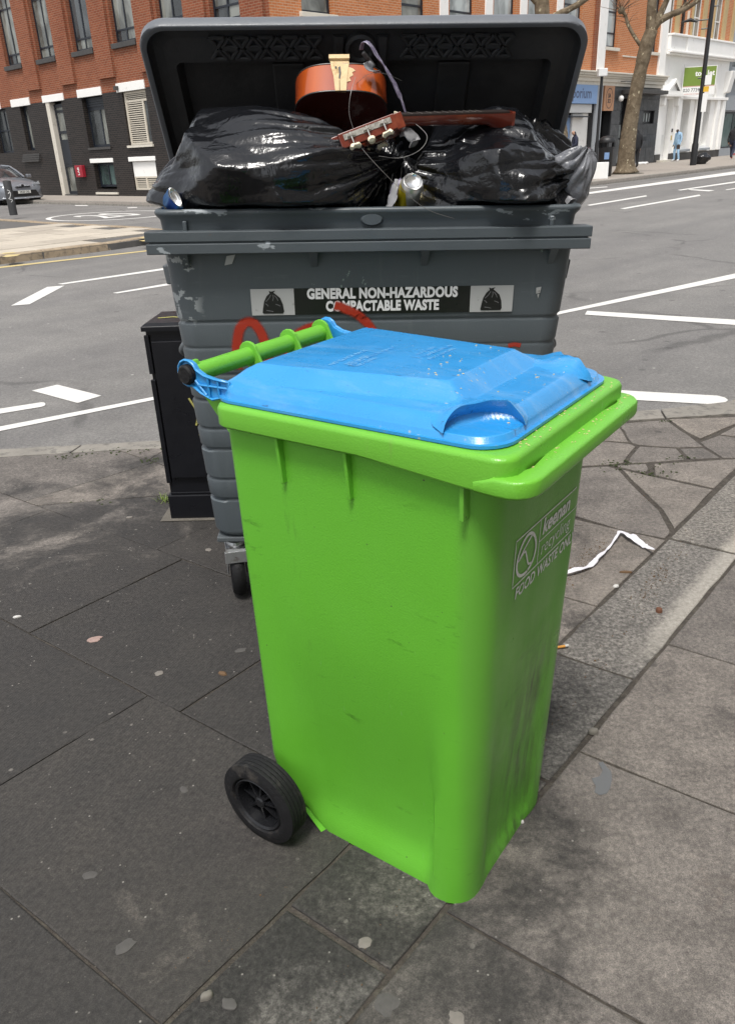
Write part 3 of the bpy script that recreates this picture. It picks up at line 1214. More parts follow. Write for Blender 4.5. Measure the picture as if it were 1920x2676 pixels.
def grip(sy):
    """corner grip: a thin hood rising round a scooped-out corner"""
    m = MB()
    NT, prof = 28, 9
    rows = []
    for j in range(NT + 1):
        t = j / NT
        th = R(180 - 1 - (90 - 2) * t)
        arch = max(0.0, math.sin(math.pi * t)) ** .55
        lipz = 1.0895 + .041 * arch - .007 * math.exp(-((t - .45) / .16) ** 2) + .006 * math.exp(-((t - .80) / .07) ** 2)
        ring = []
        ra = .03 + .97 * arch
        for r, kz in ((.168, 0), (.150, .10), (.132, .42), (.116, .78), (.104, .96), (.096, 1.0)):
            r = .096 + (r - .096) * ra
            x, y = LX1 + r * math.cos(th), -LHY + r * math.sin(th)
            zs_ = max(1.0885, lid_h(min(x, LX1), max(y, -LHY))) if r > .12 else 1.0885 + .0235 * arch
            z = zs_ * (1 - kz) + lipz * kz
            if r > .16:
                z -= .003
            ring.append((x, y, z))
        x, y = LX1 + .097 * math.cos(th), -LHY + .097 * math.sin(th)
        ring.append((x, y, lipz - .0035))
        for r, dz in ((.108, .35), (.116, .75), (.118, 1.0)):
            r = .096 + (r - .096) * ra
            ring.append((LX1 + r * math.cos(th), -LHY + r * math.sin(th), (lipz - .004) * (1 - dz) + 1.0870 * dz))
        rows.append([(p[0], p[1] * -sy, p[2]) for p in ring])
    m.loft(rows, False)
    return m.build('grip', 'blue_plastic', lid, smooth=60)


grip(-1)
grip(1)
# faint moulded and printed text on the lid
for block in ((('FOOD WASTE ONLY', -.09, -.045, .016), ('NO BLACK BAGS', -.125, -.075, .015), ('NO GLASS', -.10, -.085, .014), ('NO CANS', -.075, -.088, .013)),
              (('PLEASE CLOSE LID', .0, .04, .013), ('NO LIQUIDS', -.02, .03, .012), ('NO CARDBOARD', .02, .022, .012))):
    m = MB()
    for txt, x0, y0, sz in block:
        vs, fs = text_geo(txt, sz, .0)
        # text runs along the width of the lid, read from the front of the bin
        m.add([(x0 - p[1], y0 + p[0], lid_h(x0 - p[1], y0 + p[0]) + .0012) for p in vs], fs)
    m.build('lid_text', 'lid_print', lid)

# handle bar, brackets, hinge arms
m = MB()
m.tube([(-.405, -.206, 1.094), (-.405, .206, 1.094)], .0185, 20)
m.build('handle_bar', 'green_rim', GB, smooth=40)


def plate(y, th, poly, name, mat, parent=GB, bevel=.0015):
    m = MB()
    Mx = Matrix(((1, 0, 0, 0), (0, 0, 1, y - th / 2), (0, 1, 0, 0), (0, 0, 0, 1)))
    m.prism(poly, 0, th, Mx)
    return m.build(name, mat, parent, bevel=bevel)


def disc_pts(cx, cz, r, a0, a1, n=10):
    return [(cx + r * math.cos(R(a0 + (a1 - a0) * k / n)), cz + r * math.sin(R(a0 + (a1 - a0) * k / n))) for k in range(n + 1)]


for y in (-.048, .082, .196):
    plate(y, .007, disc_pts(-.405, 1.098, .0265, 40, 250) + [(-.395, 1.062), (-.34, .985), (-.305, .985), (-.31, 1.05), (-.372, 1.085)], 'handle_bracket', 'green_rim')
plate(-.200, .012, disc_pts(-.405, 1.098, .022, 80, 260) + [(-.33, .985), (-.30, .97), (-.30, 1.05), (-.385, 1.075)], 'handle_bracket', 'green_rim')
plate(.202, .012, disc_pts(-.405, 1.098, .022, 80, 260) + [(-.33, .985), (-.30, .97), (-.30, 1.05), (-.385, 1.075)], 'handle_bracket', 'green_rim')
for s in (-1, 1):
    arm = disc_pts(-.405, 1.098, .0255, 20, 290) + [(-.375, 1.062), (-.345, 1.053), (-.300, 1.066), (-.296, 1.092), (-.335, 1.094), (-.362, 1.098)]
    pa = plate(s * .216, .008, arm, 'hinge_arm', 'blue_plastic')
    r_ = MB()
    Yo = s * .2225
    for a, b in (((-.386, 1.086), (-.36, 1.06)), ((-.352, 1.094), (-.352, 1.058)), ((-.326, 1.092), (-.326, 1.060)), ((-.38, 1.078), (-.30, 1.080)), ((-.30, 1.09), (-.30, 1.066))):
        r_.tube([(a[0], Yo, a[1]), (b[0], Yo, b[1])], .0028, 6)
    edge = [(x, Yo, z) for x, z in arm]
    r_.tube(edge + [edge[0]], .003, 6)
    r_.build('arm_rib', 'blue_plastic', pa, smooth=60)
    m = MB()
    m.lathe([(.0, .010), (.016, .010), (.0195, .006), (.0195, -.010)], 20, Matrix.Translation((-.405, s * .224, 1.096)) @ Matrix.Rotation(-s * R(90), 4, 'X'))
    m.build('hinge_pin', 'black_rubber', GB, smooth=40)

# wheels
for s in (-1, 1):
    Mw = Matrix.Translation((-.302, s * .252, .120)) @ Matrix.Rotation(R(90) * -s * -1, 4, 'X')
    # local +Z of the lathe points outward
    Mw = Matrix.Translation((-.290, s * .270, .107)) @ (Matrix.Rotation(R(90), 4, 'X') if s < 0 else Matrix.Rotation(R(-90), 4, 'X')) @ Matrix.Diagonal((.89, .89, 1.12, 1))
    m = MB()
    prof = [(.078, .018), (.084, .026), (.094, .0275), (.106, .024)]
    for k in range(5):                      # ribbed tread
        h = .018 - k * .009
        prof += [(.1185, h + .003), (.1195, h), (.1195, h - .004), (.1165, h - .0045), (.1165, h - .0055)]
    prof += [(.106, -.024), (.094, -.0275), (.078, -.02)]
    m.lathe(prof, 56, Mw, closed=True)
    wheel = m.build('wheel', 'black_rubber', GB, smooth=35)
    m = MB()
    m.lathe([(.0785, .022), (.075, .024), (.070, .020), (.064, -.012), (.030, -.020), (.019, -.018), (.016, .014), (.012, .017), (.0, .017)], 40, Mw)
    for k in range(8):
        a = 2 * math.pi * k / 8
        m.add([(.014, -.0025, .012), (.014, .0025, .012), (.067, .0025, .004), (.067, -.0025, .004), (.014, -.004, -.02), (.014, .004, -.02), (.067, .004, -.014), (.067, -.004, -.014)], [(0, 1, 2, 3), (0, 4, 5, 1), (1, 5, 6, 2), (2, 6, 7, 3), (3, 7, 4, 0)], 0, Mw @ Matrix.Rotation(a, 4, 'Z'))
    m.build('wheel_rim', 'wheel_plastic', wheel, smooth=35)
m = MB()
m.tube([(-.290, -.23, .107), (-.290, .23, .107)], .010, 10)
m.build('axle', 'galvanised', GB, smooth=40)

# printed logo on the front panel
def front_x(y, z):
    r = green_ring(z)
    c_ = sorted((p for p in r if p[0] > .1 and abs(p[1] - y) < .05), key=lambda p: abs(p[1] - y))[:2]
    if len(c_) < 2 or abs(c_[0][1] - c_[1][1]) < 1e-5:
        return c_[0][0]
    t = (y - c_[0][1]) / (c_[1][1] - c_[0][1])
    return c_[0][0] + (c_[1][0] - c_[0][0]) * max(-1, min(1, t))


m = MB()


def put_front(vs, fs, y0, z0):
    m.add([(front_x(y0 + p[0], z0 + p[1]) + .0012, y0 + p[0], z0 + p[1]) for p in vs], fs)


def line_front(pts, w):
    dense = []
    for a, b in zip(pts[:-1], pts[1:]):
        for k in range(8):
            dense.append((a[0] + (b[0] - a[0]) * k / 8, a[1] + (b[1] - a[1]) * k / 8))
    dense.append(pts[-1])
    vs, fs, _ = ribbon(dense, w)
    put_front(vs, fs, 0, 0)


BY0, BY1, BZ0, BZ1 = -.117, .185, .758, .853
line_front([(BY1, BZ1), (BY0, BZ1), (BY0, BZ0), (BY1, BZ0)], .0028)
line_front([(-.012, BZ1), (-.012, BZ0)], .0022)
line_front([(-.012, .806), (BY1, .806)], .0022)
vs, fs = text_geo('keenan', .046, .0013, 'LEFT')
put_front([(p[0] + p[1] * .12, p[1]) for p in vs], fs, .001, .830)
vs, fs = text_geo('recycling', .040, -.0003, 'LEFT')
put_front([(p[0] + p[1] * .1, p[1]) for p in vs], fs, .001, .784)
vs, fs = text_geo('FOOD WASTE ONLY', .0325, .0007, 'LEFT')
put_front([(p[0] * .93 + p[1] * .1, p[1]) for p in vs], fs, -.102, .737)
egg = [(-.066 + .040 * math.cos(R(a)) * (1 - .12 * math.sin(R(a))), .8055 + .040 * math.sin(R(a))) for a in range(40, 401, 12)]
line_front(egg, .0065)
line_front([(q[0], q[1]) for q in catmull([(-.046, .839), (-.076, .823), (-.100, .806), (-.076, .815), (-.066, .802), (-.055, .781), (-.042, .777)], 5)], .0045)
m.build('printed_logo', 'print_white', GB)

# ------------------------------------------------------------------ grey four-wheeled container
CB = empty('waste_container', (.004, 2.3404, 0), (0, 0, .0043), 'large dark grey four wheeled waste container with its lid open and bags heaped inside', 'waste container')
TILT = .0283
TI = empty('frame', (0, 0, 0))
bpy.data.objects.remove(TI)
CB.rotation_euler = (0, TILT, .0043)


def cont_ring(z, ins=0.0):
    k = (z - .25) / .96
    hx = .548 + (.600 - .548) * k - ins
    yf = .130 - .080 * k + ins
    yb_ = .600 + .085 * k - ins
    return [(x, y, z) for x, y in rrect(-hx, hx, yf, yb_, .070 - .01 * k, 6, 10)]


m = MB()
rings = [cont_ring(.25, .03), cont_ring(.256, .01), cont_ring(.275, 0)]
grooves = [(.403, .010), (.479, .006), (.590, .008), (.662, .006), (.76, .006), (.845, .006), (.930, .004), (1.010, .006)]
for zg, d in grooves:
    rings += [cont_ring(zg - .012, 0), cont_ring(zg - .005, d), cont_ring(zg + .002, d), cont_ring(zg + .008, .001)]
rings += [cont_ring(1.1), cont_ring(1.215), cont_ring(1.25, .004)]
m.loft(rings, True, True, True)
m.build('body', 'grey_body', CB, smooth=60, wn=True)
# ledge in two tiers with small brackets beneath
m = MB()
m.b2((-.629, .0, 1.2130), (.629, .075, 1.2415))
m.b2((-.631, .002, 1.2455), (.631, .075, 1.2740))
m.b2((-.622, .006, 1.2410), (.622, .07, 1.2460))
ledge = m.build('lifting_ledge', 'grey_chipped', CB, bevel=.005)
for x in (-.53, -.16, .16, .53):
    m = MB()
    m.add([(x - .012, .05, 1.213), (x + .012, .05, 1.213), (x + .012, .008, 1.213), (x - .012, .008, 1.213), (x - .008, .06, 1.16), (x + .008, .06, 1.16)],
          [(0, 1, 2, 3), (0, 4, 5, 1), (3, 2, 5, 4), (0, 3, 4), (1, 5, 2)])
    m.build('bracket', 'grey_body', CB)
# upstand rim
m = MB()


def up_ring(o, z):
    return [(x, y, z) for x, y in rrect(-.606 + o, .606 - o, .034 + o, .690 - o, .055, 6, 8)]


m.loft([up_ring(.010, 1.262), up_ring(.006, 1.300), up_ring(-.004, 1.314), up_ring(-.006, 1.322), up_ring(-.002, 1.329), up_ring(.008, 1.330), up_ring(.014, 1.324), up_ring(.018, 1.30), up_ring(.02, 1.255)], True)
up = m.build('rim', 'grey_chipped', CB, smooth=60, wn=True)
m = MB()
m.lathe([(0, .006), (.018, .006), (.022, 0)], 20, Matrix.Translation((.008, .0385, 1.297)) @ Matrix.Rotation(R(90), 4, 'X') @ Matrix.Diagonal((1.5, .8, 1.4, 1)))
m.build('lock_boss', 'grey_chipped', up, smooth=50)
for x in (-.52, .52):
    m = MB()
    m.b2((x - .006, .028, 1.266), (x + .006, .045, 1.300))
    m.build('rim_rib', 'grey_chipped', up, bevel=.003)
# side trunnions and grab handles
for s in (-1, 1):
    m = MB()
    m.add([(s * .585, .30, 1.155), (s * .585, .46, 1.155), (s * .66, .45, 1.145), (s * .66, .31, 1.145), (s * .575, .30, 1.085), (s * .575, .46, 1.085), (s * .652, .45, 1.085), (s * .652, .31, 1.085)],
          [(0, 1, 2, 3), (4, 5, 6, 7), (0, 1, 5, 4), (1, 2, 6, 5), (2, 3, 7, 6), (3, 0, 4, 7)])
    m.lathe([(.018, 0), (.03, .012), (.022, .04), (.032, .075), (.0, .08)], 16, Matrix.Translation((s * .58, .38, 1.12)) @ Matrix.Rotation(s * R(90), 4, 'Y'))
    m.build('trunnion', 'grey_plastic', CB, bevel=.004)
    m = MB()
    m.tube(catmull([(s * .56, .30, .905), (s * .60, .30, .90), (s * .625, .32, .87), (s * .627, .38, .85), (s * .625, .45, .87), (s * .60, .47, .90), (s * .56, .47, .905)], 5), .014, 10)
    m.build('grab_handle', 'grey_plastic', CB, smooth=60)


# casters
def caster(x, y, ang):
    dz = x * math.sin(TILT)       # ground height in the tilted frame
    root = MB()
    root.b2((x - .055, y - .05, .232), (x + .055, y + .05, .251))
    o = root.build('caster', 'grey_plastic', CB, bevel=.004)
    Mc = Matrix.Translation((x, y, dz)) @ Matrix.Rotation(ang, 4, 'Z')
    f = MB()
    f.lathe([(.03, .232), (.034, .222), (.03, .212)], 20, Mc)
    f.box((0, 0, .207), (.075, .085, .010), Mc)
    for s in (-1, 1):
        f.add([(s * .036, -.042, .205), (s * .036, .042, .205), (s * .036, .062, .14), (s * .036, .045, .085), (s * .036, .015, .085), (s * .036, -.02, .14),
               (s * .031, -.042, .205), (s * .031, .042, .205), (s * .031, .062, .14), (s * .031, .045, .085), (s * .031, .015, .085), (s * .031, -.02, .14)],
              [(0, 1, 2, 3, 4, 5), (11, 10, 9, 8, 7, 6)] + [(i, (i + 1) % 6, 6 + (i + 1) % 6, 6 + i) for i in range(6)], 0, Mc)
    f.box((0, -.045, .185), (.085, .012, .045), Mc)
    f.build('fork', 'galvanised', o, bevel=.002)
    w = MB()
    Mw = Mc @ Matrix.Translation((0, .03, .098)) @ Matrix.Rotation(R(90), 4, 'Y')
    w.lathe([(.055, -.022), (.085, -.024), (.095, -.014), (.098, 0), (.095, .014), (.085, .024), (.055, .022), (.05, .012), (.018, .012), (.015, .024), (0, .024)], 36, Mw)
    w.build('caster_wheel', 'black_rubber', o, smooth=40)


caster(-.485, .185, R(12))
caster(.485, .185, R(-20))
caster(-.47, .56, R(70))
caster(.47, .56, R(150))

# label strip on the front
simple('sticker_black', (.010, .011, .011), .35, var=.2, vscale=20, col2=(.06, .065, .065), c2=(.66, .72), c2scale=18)
simple('sticker_white', (.40, .41, .41), .42, var=.1, vscale=9, col2=(.22, .22, .21), c2=(.62, .7), c2scale=40)
simple('sticker_text', (.72, .73, .74), .4, var=.05, vscale=9)


def fy(z):
    return .050 + (1.21 - z) * .0833


def on_front(x, z, off):
    return (x, fy(z) - off, z)


def front_quad(m, x0, x1, z0, z1, off, mi=0):
    th = .0006
    m.add([on_front(x0, z0, off), on_front(x1, z0, off), on_front(x1, z1, off), on_front(x0, z1, off)], [(0, 1, 2, 3)], mi)


m = MB()
front_quad(m, -.352, .428, 1.0285, 1.1065, .0022)
stk = m.build('waste_label', 'sticker_black', CB)
stk['label'] = 'black label strip reading GENERAL NON-HAZARDOUS COMPACTABLE WASTE'
for a, b in ((-.352, -.224), (.300, .428)):
    m = MB()
    front_quad(m, a, b, 1.0285, 1.1065, .0034)
    m.build('picture_panel', 'sticker_white', stk)
m = MB()
for txt, z in (('GENERAL NON-HAZARDOUS', 1.0885), ('COMPACTABLE WASTE', 1.0510)):
    vs, fs = text_geo(txt, .0385, .0019, 'CENTER', 1.05)
    w_ = max(p[0] for p in vs) - min(p[0] for p in vs)
    k = (.448 if z > 1.07 else .338) / w_
    m.add([on_front(.038 + p[0] * k, z + p[1] * 1.06, .0036) for p in vs], fs)
m.build('lettering', 'sticker_text', stk)
simple('picture_grey', (.16, .16, .17), .45)
for cx in (-.288, .364):
    m = MB()
    hi = MB()
    out_ = [(-.030, -.034), (.030, -.034), (.034, -.028), (.031, -.006), (.024, .012), (.012, .022), (.004, .028), (.010, .034), (-.004, .031), (-.010, .034), (-.008, .026), (-.018, .018), (-.027, .002), (-.032, -.02), (-.034, -.031)]
    m.add([on_front(cx + a * .95, 1.0675 + b, .0046) for a, b in out_], [list(range(len(out_)))])
    for a, b, c_, d_ in ((-.004, .022, -.020, .002), (.002, .022, .000, .004), (.006, .020, .016, .004), (-.022, -.004, -.014, -.012), (.008, -.006, .022, -.012), (-.02, -.024, .0, -.028)):
        vs, fs, _ = ribbon([(a, b), ((a + c_) / 2 + .002, (b + d_) / 2), (c_, d_)], .0018)
        hi.add([on_front(cx + p[0], 1.0675 + p[1], .0054) for p in vs], fs)
    m.build('bag_picture', 'sticker_black', stk)
    tag(hi.build('bag_picture_shine', 'picture_grey', stk), kind='stuff')


# red spray paint
def mat_spray():
    b = NB('red_spray')
    at = b.n.new('ShaderNodeAttribute')
    at.attribute_name = 'soft'
    co = b.coord('Object')
    a = b.math('ADD', at.outputs['Fac'], b.math('MULTIPLY', b.math('SUBTRACT', b.noise(co, 160, 4), .5), .5))
    al = b.ramp(a, [(.12, 0), (.80, .86)])
    b.set(b.mix(b.noise(co, 14), (.34, .020, .008), (.46, .040, .012)), .5)
    b.l.new(al, b.b.inputs['Alpha'])


mat_spray()
for pts, wds in (([(-.412, .86), (-.408, .93), (-.392, .990), (-.362, 1.010), (-.335, .985), (-.318, .93), (-.312, .86)], .040),
                 ([(-.252, .84), (-.250, .91), (-.225, .965), (-.170, .992), (-.125, .985)], .036),
                 ([(-.105, 1.056), (-.080, 1.048), (-.035, 1.024), (.000, .990), (.022, .945), (.02, .90)], .036),
                 ([(.425, .922), (.445, .926), (.465, .922)], .018)):
    m = MB()
    cc = catmull([Vector((a, b, 0)) for a, b in pts], 7)
    vs, fs, cr = ribbon([(p[0], p[1]) for p in cc], wds)
    m.add([on_front(p[0], p[1], .0044 if p[1] > 1.02 else .0014) for p in vs], fs)
    g = m.build('spray_paint', 'red_spray', CB)
    at = g.data.attributes.new('soft', 'FLOAT', 'POINT')
    at.data.foreach_set('value', cr)
# small torn stickers
for pts in ([(-.412, 1.202), (-.386, 1.206), (-.398, 1.180), (-.420, 1.176)], [(.495, 1.098), (.510, 1.101), (.508, 1.083), (.496, 1.08)], [(.50, 1.079), (.506, 1.080), (.503, 1.066)]):
    m = MB()
    m.add([on_front(a, b, .004) for a, b in pts], [list(range(len(pts)))])
    m.build('torn_sticker', 'sticker_white', CB)

# open lid: a tray hinged at the back
HY, HZ, LA = .700, 1.335, R(50.5)
LLEN, LHX = .612, .662
e1 = Vector((0, -math.cos(LA), math.sin(LA)))       # from hinge to front edge
e3 = Vector((0, math.sin(LA), math.cos(LA)))        # outwards (behind)
ML = Matrix(((1, e1[0], e3[0], 0), (0, e1[1], e3[1], HY), (0, e1[2], e3[2], HZ), (0, 0, 0, 1)))


def lid_ring(o, h, r=.075):
    return [(x, y, h) for x, y in rrect(-LHX + o, LHX - o, .0 + o, LLEN - o, max(.01, r - o * .5), 8, 10)]


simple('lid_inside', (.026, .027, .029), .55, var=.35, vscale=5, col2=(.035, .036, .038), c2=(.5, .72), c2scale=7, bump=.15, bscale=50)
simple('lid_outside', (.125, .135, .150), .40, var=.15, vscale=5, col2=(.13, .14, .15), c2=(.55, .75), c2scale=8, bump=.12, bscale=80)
m = MB()
m.loft([lid_ring(.018, .003), lid_ring(.006, -.002), lid_ring(.000, .002), lid_ring(.0, .030), lid_ring(.006, .044), lid_ring(.025, .058), lid_ring(.09, .075), lid_ring(.2, .085)], True, False, True, 0, ML)
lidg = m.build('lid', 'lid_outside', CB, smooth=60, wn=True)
m = MB()
m.loft([lid_ring(.018, .003), lid_ring(.024, .020), lid_ring(.032, .030), lid_ring(.060, .034)], True, False, False, 0, ML)
a_ = lid_ring(.060, .034)
# shallow panel then deeper centre
inner = [(x, y, .034) for x, y in rrect(-.575, .575, .035, .475, .02, 8, 10)]
inner2 = [(x, y, .072) for x, y in rrect(-.560, .560, .045, .455, .02, 8, 10)]
m.loft([a_, inner, inner2], True, False, True, 0, ML)
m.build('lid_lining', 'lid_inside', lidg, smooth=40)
for sgn, x0 in ((-1, -.455), (1, .115)):
    m = MB()
    wv = .036
    for row in range(2):
        for k in range(9):
            x = x0 + k * wv + wv / 2
            flip = (k + row) % 2
            y0 = .490 + row * .036
            tri = [(x - wv * .62, y0), (x + wv * .62, y0), (x, y0 + .030)] if not flip else [(x - wv * .62, y0 + .030), (x + wv * .62, y0 + .030), (x, y0)]
            for i in range(3):
                a, b = tri[i], tri[(i + 1) % 3]
                m.tube([(a[0], a[1], .028), (b[0], b[1], .027)], .0058, 6, True, 0, ML)
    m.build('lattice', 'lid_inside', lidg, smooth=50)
m = MB()
for x in (-.235, .02, .28):
    m.b2((x - .05, .05, .060), (x + .05, .45, .071), ML)
m.build('stiffener', 'lid_inside', lidg, bevel=.006)
m = MB()
m.lathe([(.048, .034), (.046, .020), (.036, .016), (.03, .026), (.0, .026)], 28, ML @ Matrix.Translation((-.012, .520, 0)))
for x in (-.075, .055):
    m.add([(x - .014, .455, .033), (x + .014, .455, .033), (x + .02, .56, .033), (x - .02, .56, .033), (x - .006, .46, .018), (x + .006, .46, .018), (x + .012, .56, .018), (x - .012, .56, .018)],
          [(4, 5, 6, 7), (0, 1, 5, 4), (1, 2, 6, 5), (2, 3, 7, 6), (3, 0, 4, 7)], 0, ML)
m.build('lock_housing', 'lid_inside', lidg, smooth=40)
m = MB()
m.box((.012, .497, .008), (.014, .058, .008), ML @ Matrix.Translation((0, 0, 0)) @ Matrix.Translation((.012, .497, 0)) @ Matrix.Rotation(R(38), 4, 'Z') @ Matrix.Translation((-.012, -.497, 0)))
m.build('lock_lever', 'galvanised', lidg, bevel=.003)
m = MB()
for x in (-.5, .5):
    m.b2((x - .05, .67, 1.27), (x + .05, .735, 1.36))
m.tube([(-.57, .705, 1.335), (.57, .705, 1.335)], .012, 10)
m.build('hinge', 'grey_plastic', CB, bevel=.004)
CBM = Matrix.Translation((.004, 2.3404, 0)) @ Matrix.Rotation(.0043, 4, 'Z') @ Matrix.Rotation(TILT, 4, 'Y')


def CW(x, y, z):
    return CBM @ Vector((x, y, z))
# ------------------------------------------------------------------ rubbish heaped in the container
def mat_bag(name, col=(.006, .0065, .008), rough=.12):
    b = NB(name)
    co = b.coord('Object')
    b.set(b.mix(b.noise(co, 8, 4), [x * .7 for x in col], [x * 1.4 for x in col]), b.ramp(b.noise(co, 18, 4), [(.3, rough - .06), (.75, rough + .14)]), 0, .55)
    n1 = b.noise(b.coord('Object', (1, 1, 1)), 22, 3, .5, .6)
    t = b.math('ABSOLUTE', b.math('SUBTRACT', n1, .5))
    n2 = b.noise(co, 70, 3, .5, .5)
    t2 = b.math('ABSOLUTE', b.math('SUBTRACT', n2, .5))
    h = b.math('ADD', b.math('MULTIPLY', t, 1.0), b.math('MULTIPLY', t2, .3))
    b.bump(h, .17, .03)


mat_bag('black_polythene')
mat_bag('grey_polythene', (.15, .155, .17), .26)


CBI = CBM.inverted()


def make_bag(name, centre, rad, seed, ties, facets=34, sub=7, label='', mat='black_polythene', crumple=1.0, lo=.84, tuck=None):
    rnd = np.random.RandomState(seed)
    bm = bmesh.new()
    bmesh.ops.create_icosphere(bm, subdivisions=sub, radius=1.0)
    D = np.array([v.co[:] for v in bm.verts])
    D /= np.linalg.norm(D, axis=1)[:, None]
    nrm = rnd.normal(size=(facets, 3))
    nrm /= np.linalg.norm(nrm, axis=1)[:, None]
    dist = rnd.uniform(lo, 1.0, facets)
    r = np.full(len(D), 1.12)
    for n, d in zip(nrm, dist):
        c = D @ n
        q = np.where(c > .2, d / np.maximum(c, .2), 9)
        # soft minimum keeps a slightly rounded crease
        k = 130.0
        r = -np.log(np.exp(-k * r) + np.exp(-k * np.minimum(q, 3))) / k
    P = D * r[:, None] * np.array(rad)
    # sharp folds where the film is bent
    for _ in range(int(95 * min(1.0, max(rad) / .3) + 14)):
        c0 = P[rnd.randint(len(P))]
        nn = rnd.normal(size=3)
        nn /= np.linalg.norm(nn)
        Lf = rnd.uniform(.10, .42) * max(rad)
        dlt = P - c0
        w = np.exp(-(dlt ** 2).sum(1) / (2 * Lf * Lf))
        P = P + D * ((np.abs(dlt @ nn) - .25 * Lf) * w * rnd.uniform(-.34, .34) * crumple)[:, None]
    # pleats running to each tie point
    td0 = None
    for ti, (td, amp, freq) in enumerate(ties):
        td = np.array(td, float)
        td /= np.linalg.norm(td)
        a = np.array([0, 0, 1.0]) if abs(td[2]) < .8 else np.array([1.0, 0, 0])
        e1_ = np.cross(td, a)
        e1_ /= np.linalg.norm(e1_)
        e2_ = np.cross(td, e1_)
        th = np.arctan2(D @ e2_, D @ e1_)
        pol = np.arccos(np.clip(D @ td, -1, 1))
        fall = np.exp(-(pol / .95) ** 2)
        ph = rnd.uniform(0, 6.28, 4)
        w = np.abs(np.sin(th * freq / 2 + ph[0] + .8 * np.sin(th * 2 + ph[1]) + .6 * np.sin(pol * 4 + ph[2]))) ** .7 + .5 * np.abs(np.sin(th * freq * .9 + ph[3]))
        P += D * ((w - .7) * amp * fall * np.minimum(1, pol / .12))[:, None]
        if ti == 0:
            td0 = td
        # pull into a neck
        P += (ti == 0) *  (td * np.array(rad))[None, :] * (.16 * np.exp(-(pol / .16) ** 2))[:, None]
    off = Vector(rnd.uniform(-50, 50, 3))
    for i, v in enumerate(bm.verts):
        p = Vector(P[i])
        t0 = Vector(td0)
        ps = p - t0 * (p.dot(t0) * .62)          # folds stretch towards the tie
        q = ps * 4.2 + off
        warp = Vector((noise.noise(q), noise.noise(q + Vector((9, 1, 4))), noise.noise(q + Vector((3, 7, 2))))) * .7
        q2 = ps * 5.2 + warp + off
        n1 = 1 - 2 * abs(noise.noise(q2))
        n2 = 1 - 2 * abs(noise.noise(q2 * 2.3 + Vector((5, 5, 5))))
        n3 = 1 - 2 * abs(noise.noise(q2 * 5.1 + Vector((1, 8, 3))))
        v.co = p + Vector(D[i]) * crumple * (.0042 * n1 + .0030 * n2 + .0010 * n3)
        if tuck:
            w = CBI @ (v.co + Vector(centre))
            if w[2] < 1.345:
                k = sstep(1.345, 1.325, w[2])
                w[1] = w[1] + (max(w[1], .062) - w[1]) * k
                w[0] = w[0] + (max(-.585, min(.585, w[0])) - w[0]) * k
                v.co = CBM @ w - Vector(centre)
    for f in bm.faces:
        f.smooth = True
    me = bpy.data.meshes.new(name)
    bm.to_mesh(me)
    bm.free()
    me.materials.append(MATS[mat])
    o = bpy.data.objects.new(name, me)
    COL.objects.link(o)
    o.location = centre
    return tag(o, label, 'rubbish bag')


make_bag('rubbish_bag', CW(-.318, .305, 1.372), (.385, .305, .240), 11, [((.95, -.25, .25), .020, 20), ((-.9, -.3, .1), .010, 9)], 24, 7, 'big taut black rubbish bag heaped in the left half of the grey container', lo=.70, tuck=1)
make_bag('rubbish_bag', CW(.385, .300, 1.372), (.312, .300, .188), 29, [((.90, -.35, .20), .028, 13), ((-.8, -.1, .3), .012, 12)], 22, 7, 'creased black rubbish bag in the right half of the grey container', crumple=1.3, lo=.68, tuck=1)
make_bag('rubbish_bag', CW(.575, .19, 1.385), (.078, .095, .080), 5, [((.5, -.4, .75), .030, 9)], 11, 6, 'small crumpled shiny bag end spilling over the right rim of the grey container', 'grey_polythene', 1.0, .58)
make_bag('rubbish_bag', CW(.055, .40, 1.34), (.15, .19, .15), 41, [((.2, -.5, .8), .05, 14)], 18, 6, 'dark pleated bag neck wedged between the two big bags under the headstock', crumple=1.3, lo=.7)
make_bag('rubbish_bag', CW(.50, .47, 1.39), (.17, .14, .15), 8, [((.1, -.3, .9), .04, 12)], 18, 6, 'black bag behind the right hand bag, against the open lid', crumple=1.4, lo=.72)

# --- guitar body (neck torn off), leaning in the lid
def mat_guitar():
    b = NB('guitar_varnish')
    co = b.coord('Object')
    s = b.sep(co)
    d = b.math('ABSOLUTE', s[0])
    c = b.ramp(b.math('ADD', d, b.math('MULTIPLY', b.noise(co, 9), .03)), [(.03, (.26, .045, .018)), (.09, (.42, .085, .012)), (.14, (.22, .035, .008))])
    b.set(c, .16, 0, .5)
    b.b.inputs['Coat Weight'].default_value = .5


mat_guitar()
simple('guitar_face', (.035, .006, .004), .22, var=.3, vscale=6)
simple('guitar_binding', (.012, .010, .009), .3)
simple('bare_wood', (.62, .46, .26), .75, var=.2, vscale=30, col2=(.40, .27, .13), c2=(.55, .7), c2scale=40, bump=.3, bscale=120)
PHI = R(40)
GA = Vector((0, -math.cos(PHI), math.sin(PHI)))          # towards the neck end
GN = Vector((0, -math.sin(PHI), -math.cos(PHI)))         # face (soundboard) normal, down and out
GC = Vector((-.073, .262, 1.668))
guit = empty('broken_guitar', (0, 0, 0), (0, 0, 0), 'sunburst guitar body with its neck torn off, leaning inside the open lid', 'guitar')
guit.matrix_world = CBM @ Matrix(((1, GA[0], GN[0], GC[0]), (0, GA[1], GN[1], GC[1]), (0, GA[2], GN[2], GC[2]), (0, 0, 0, 1)))
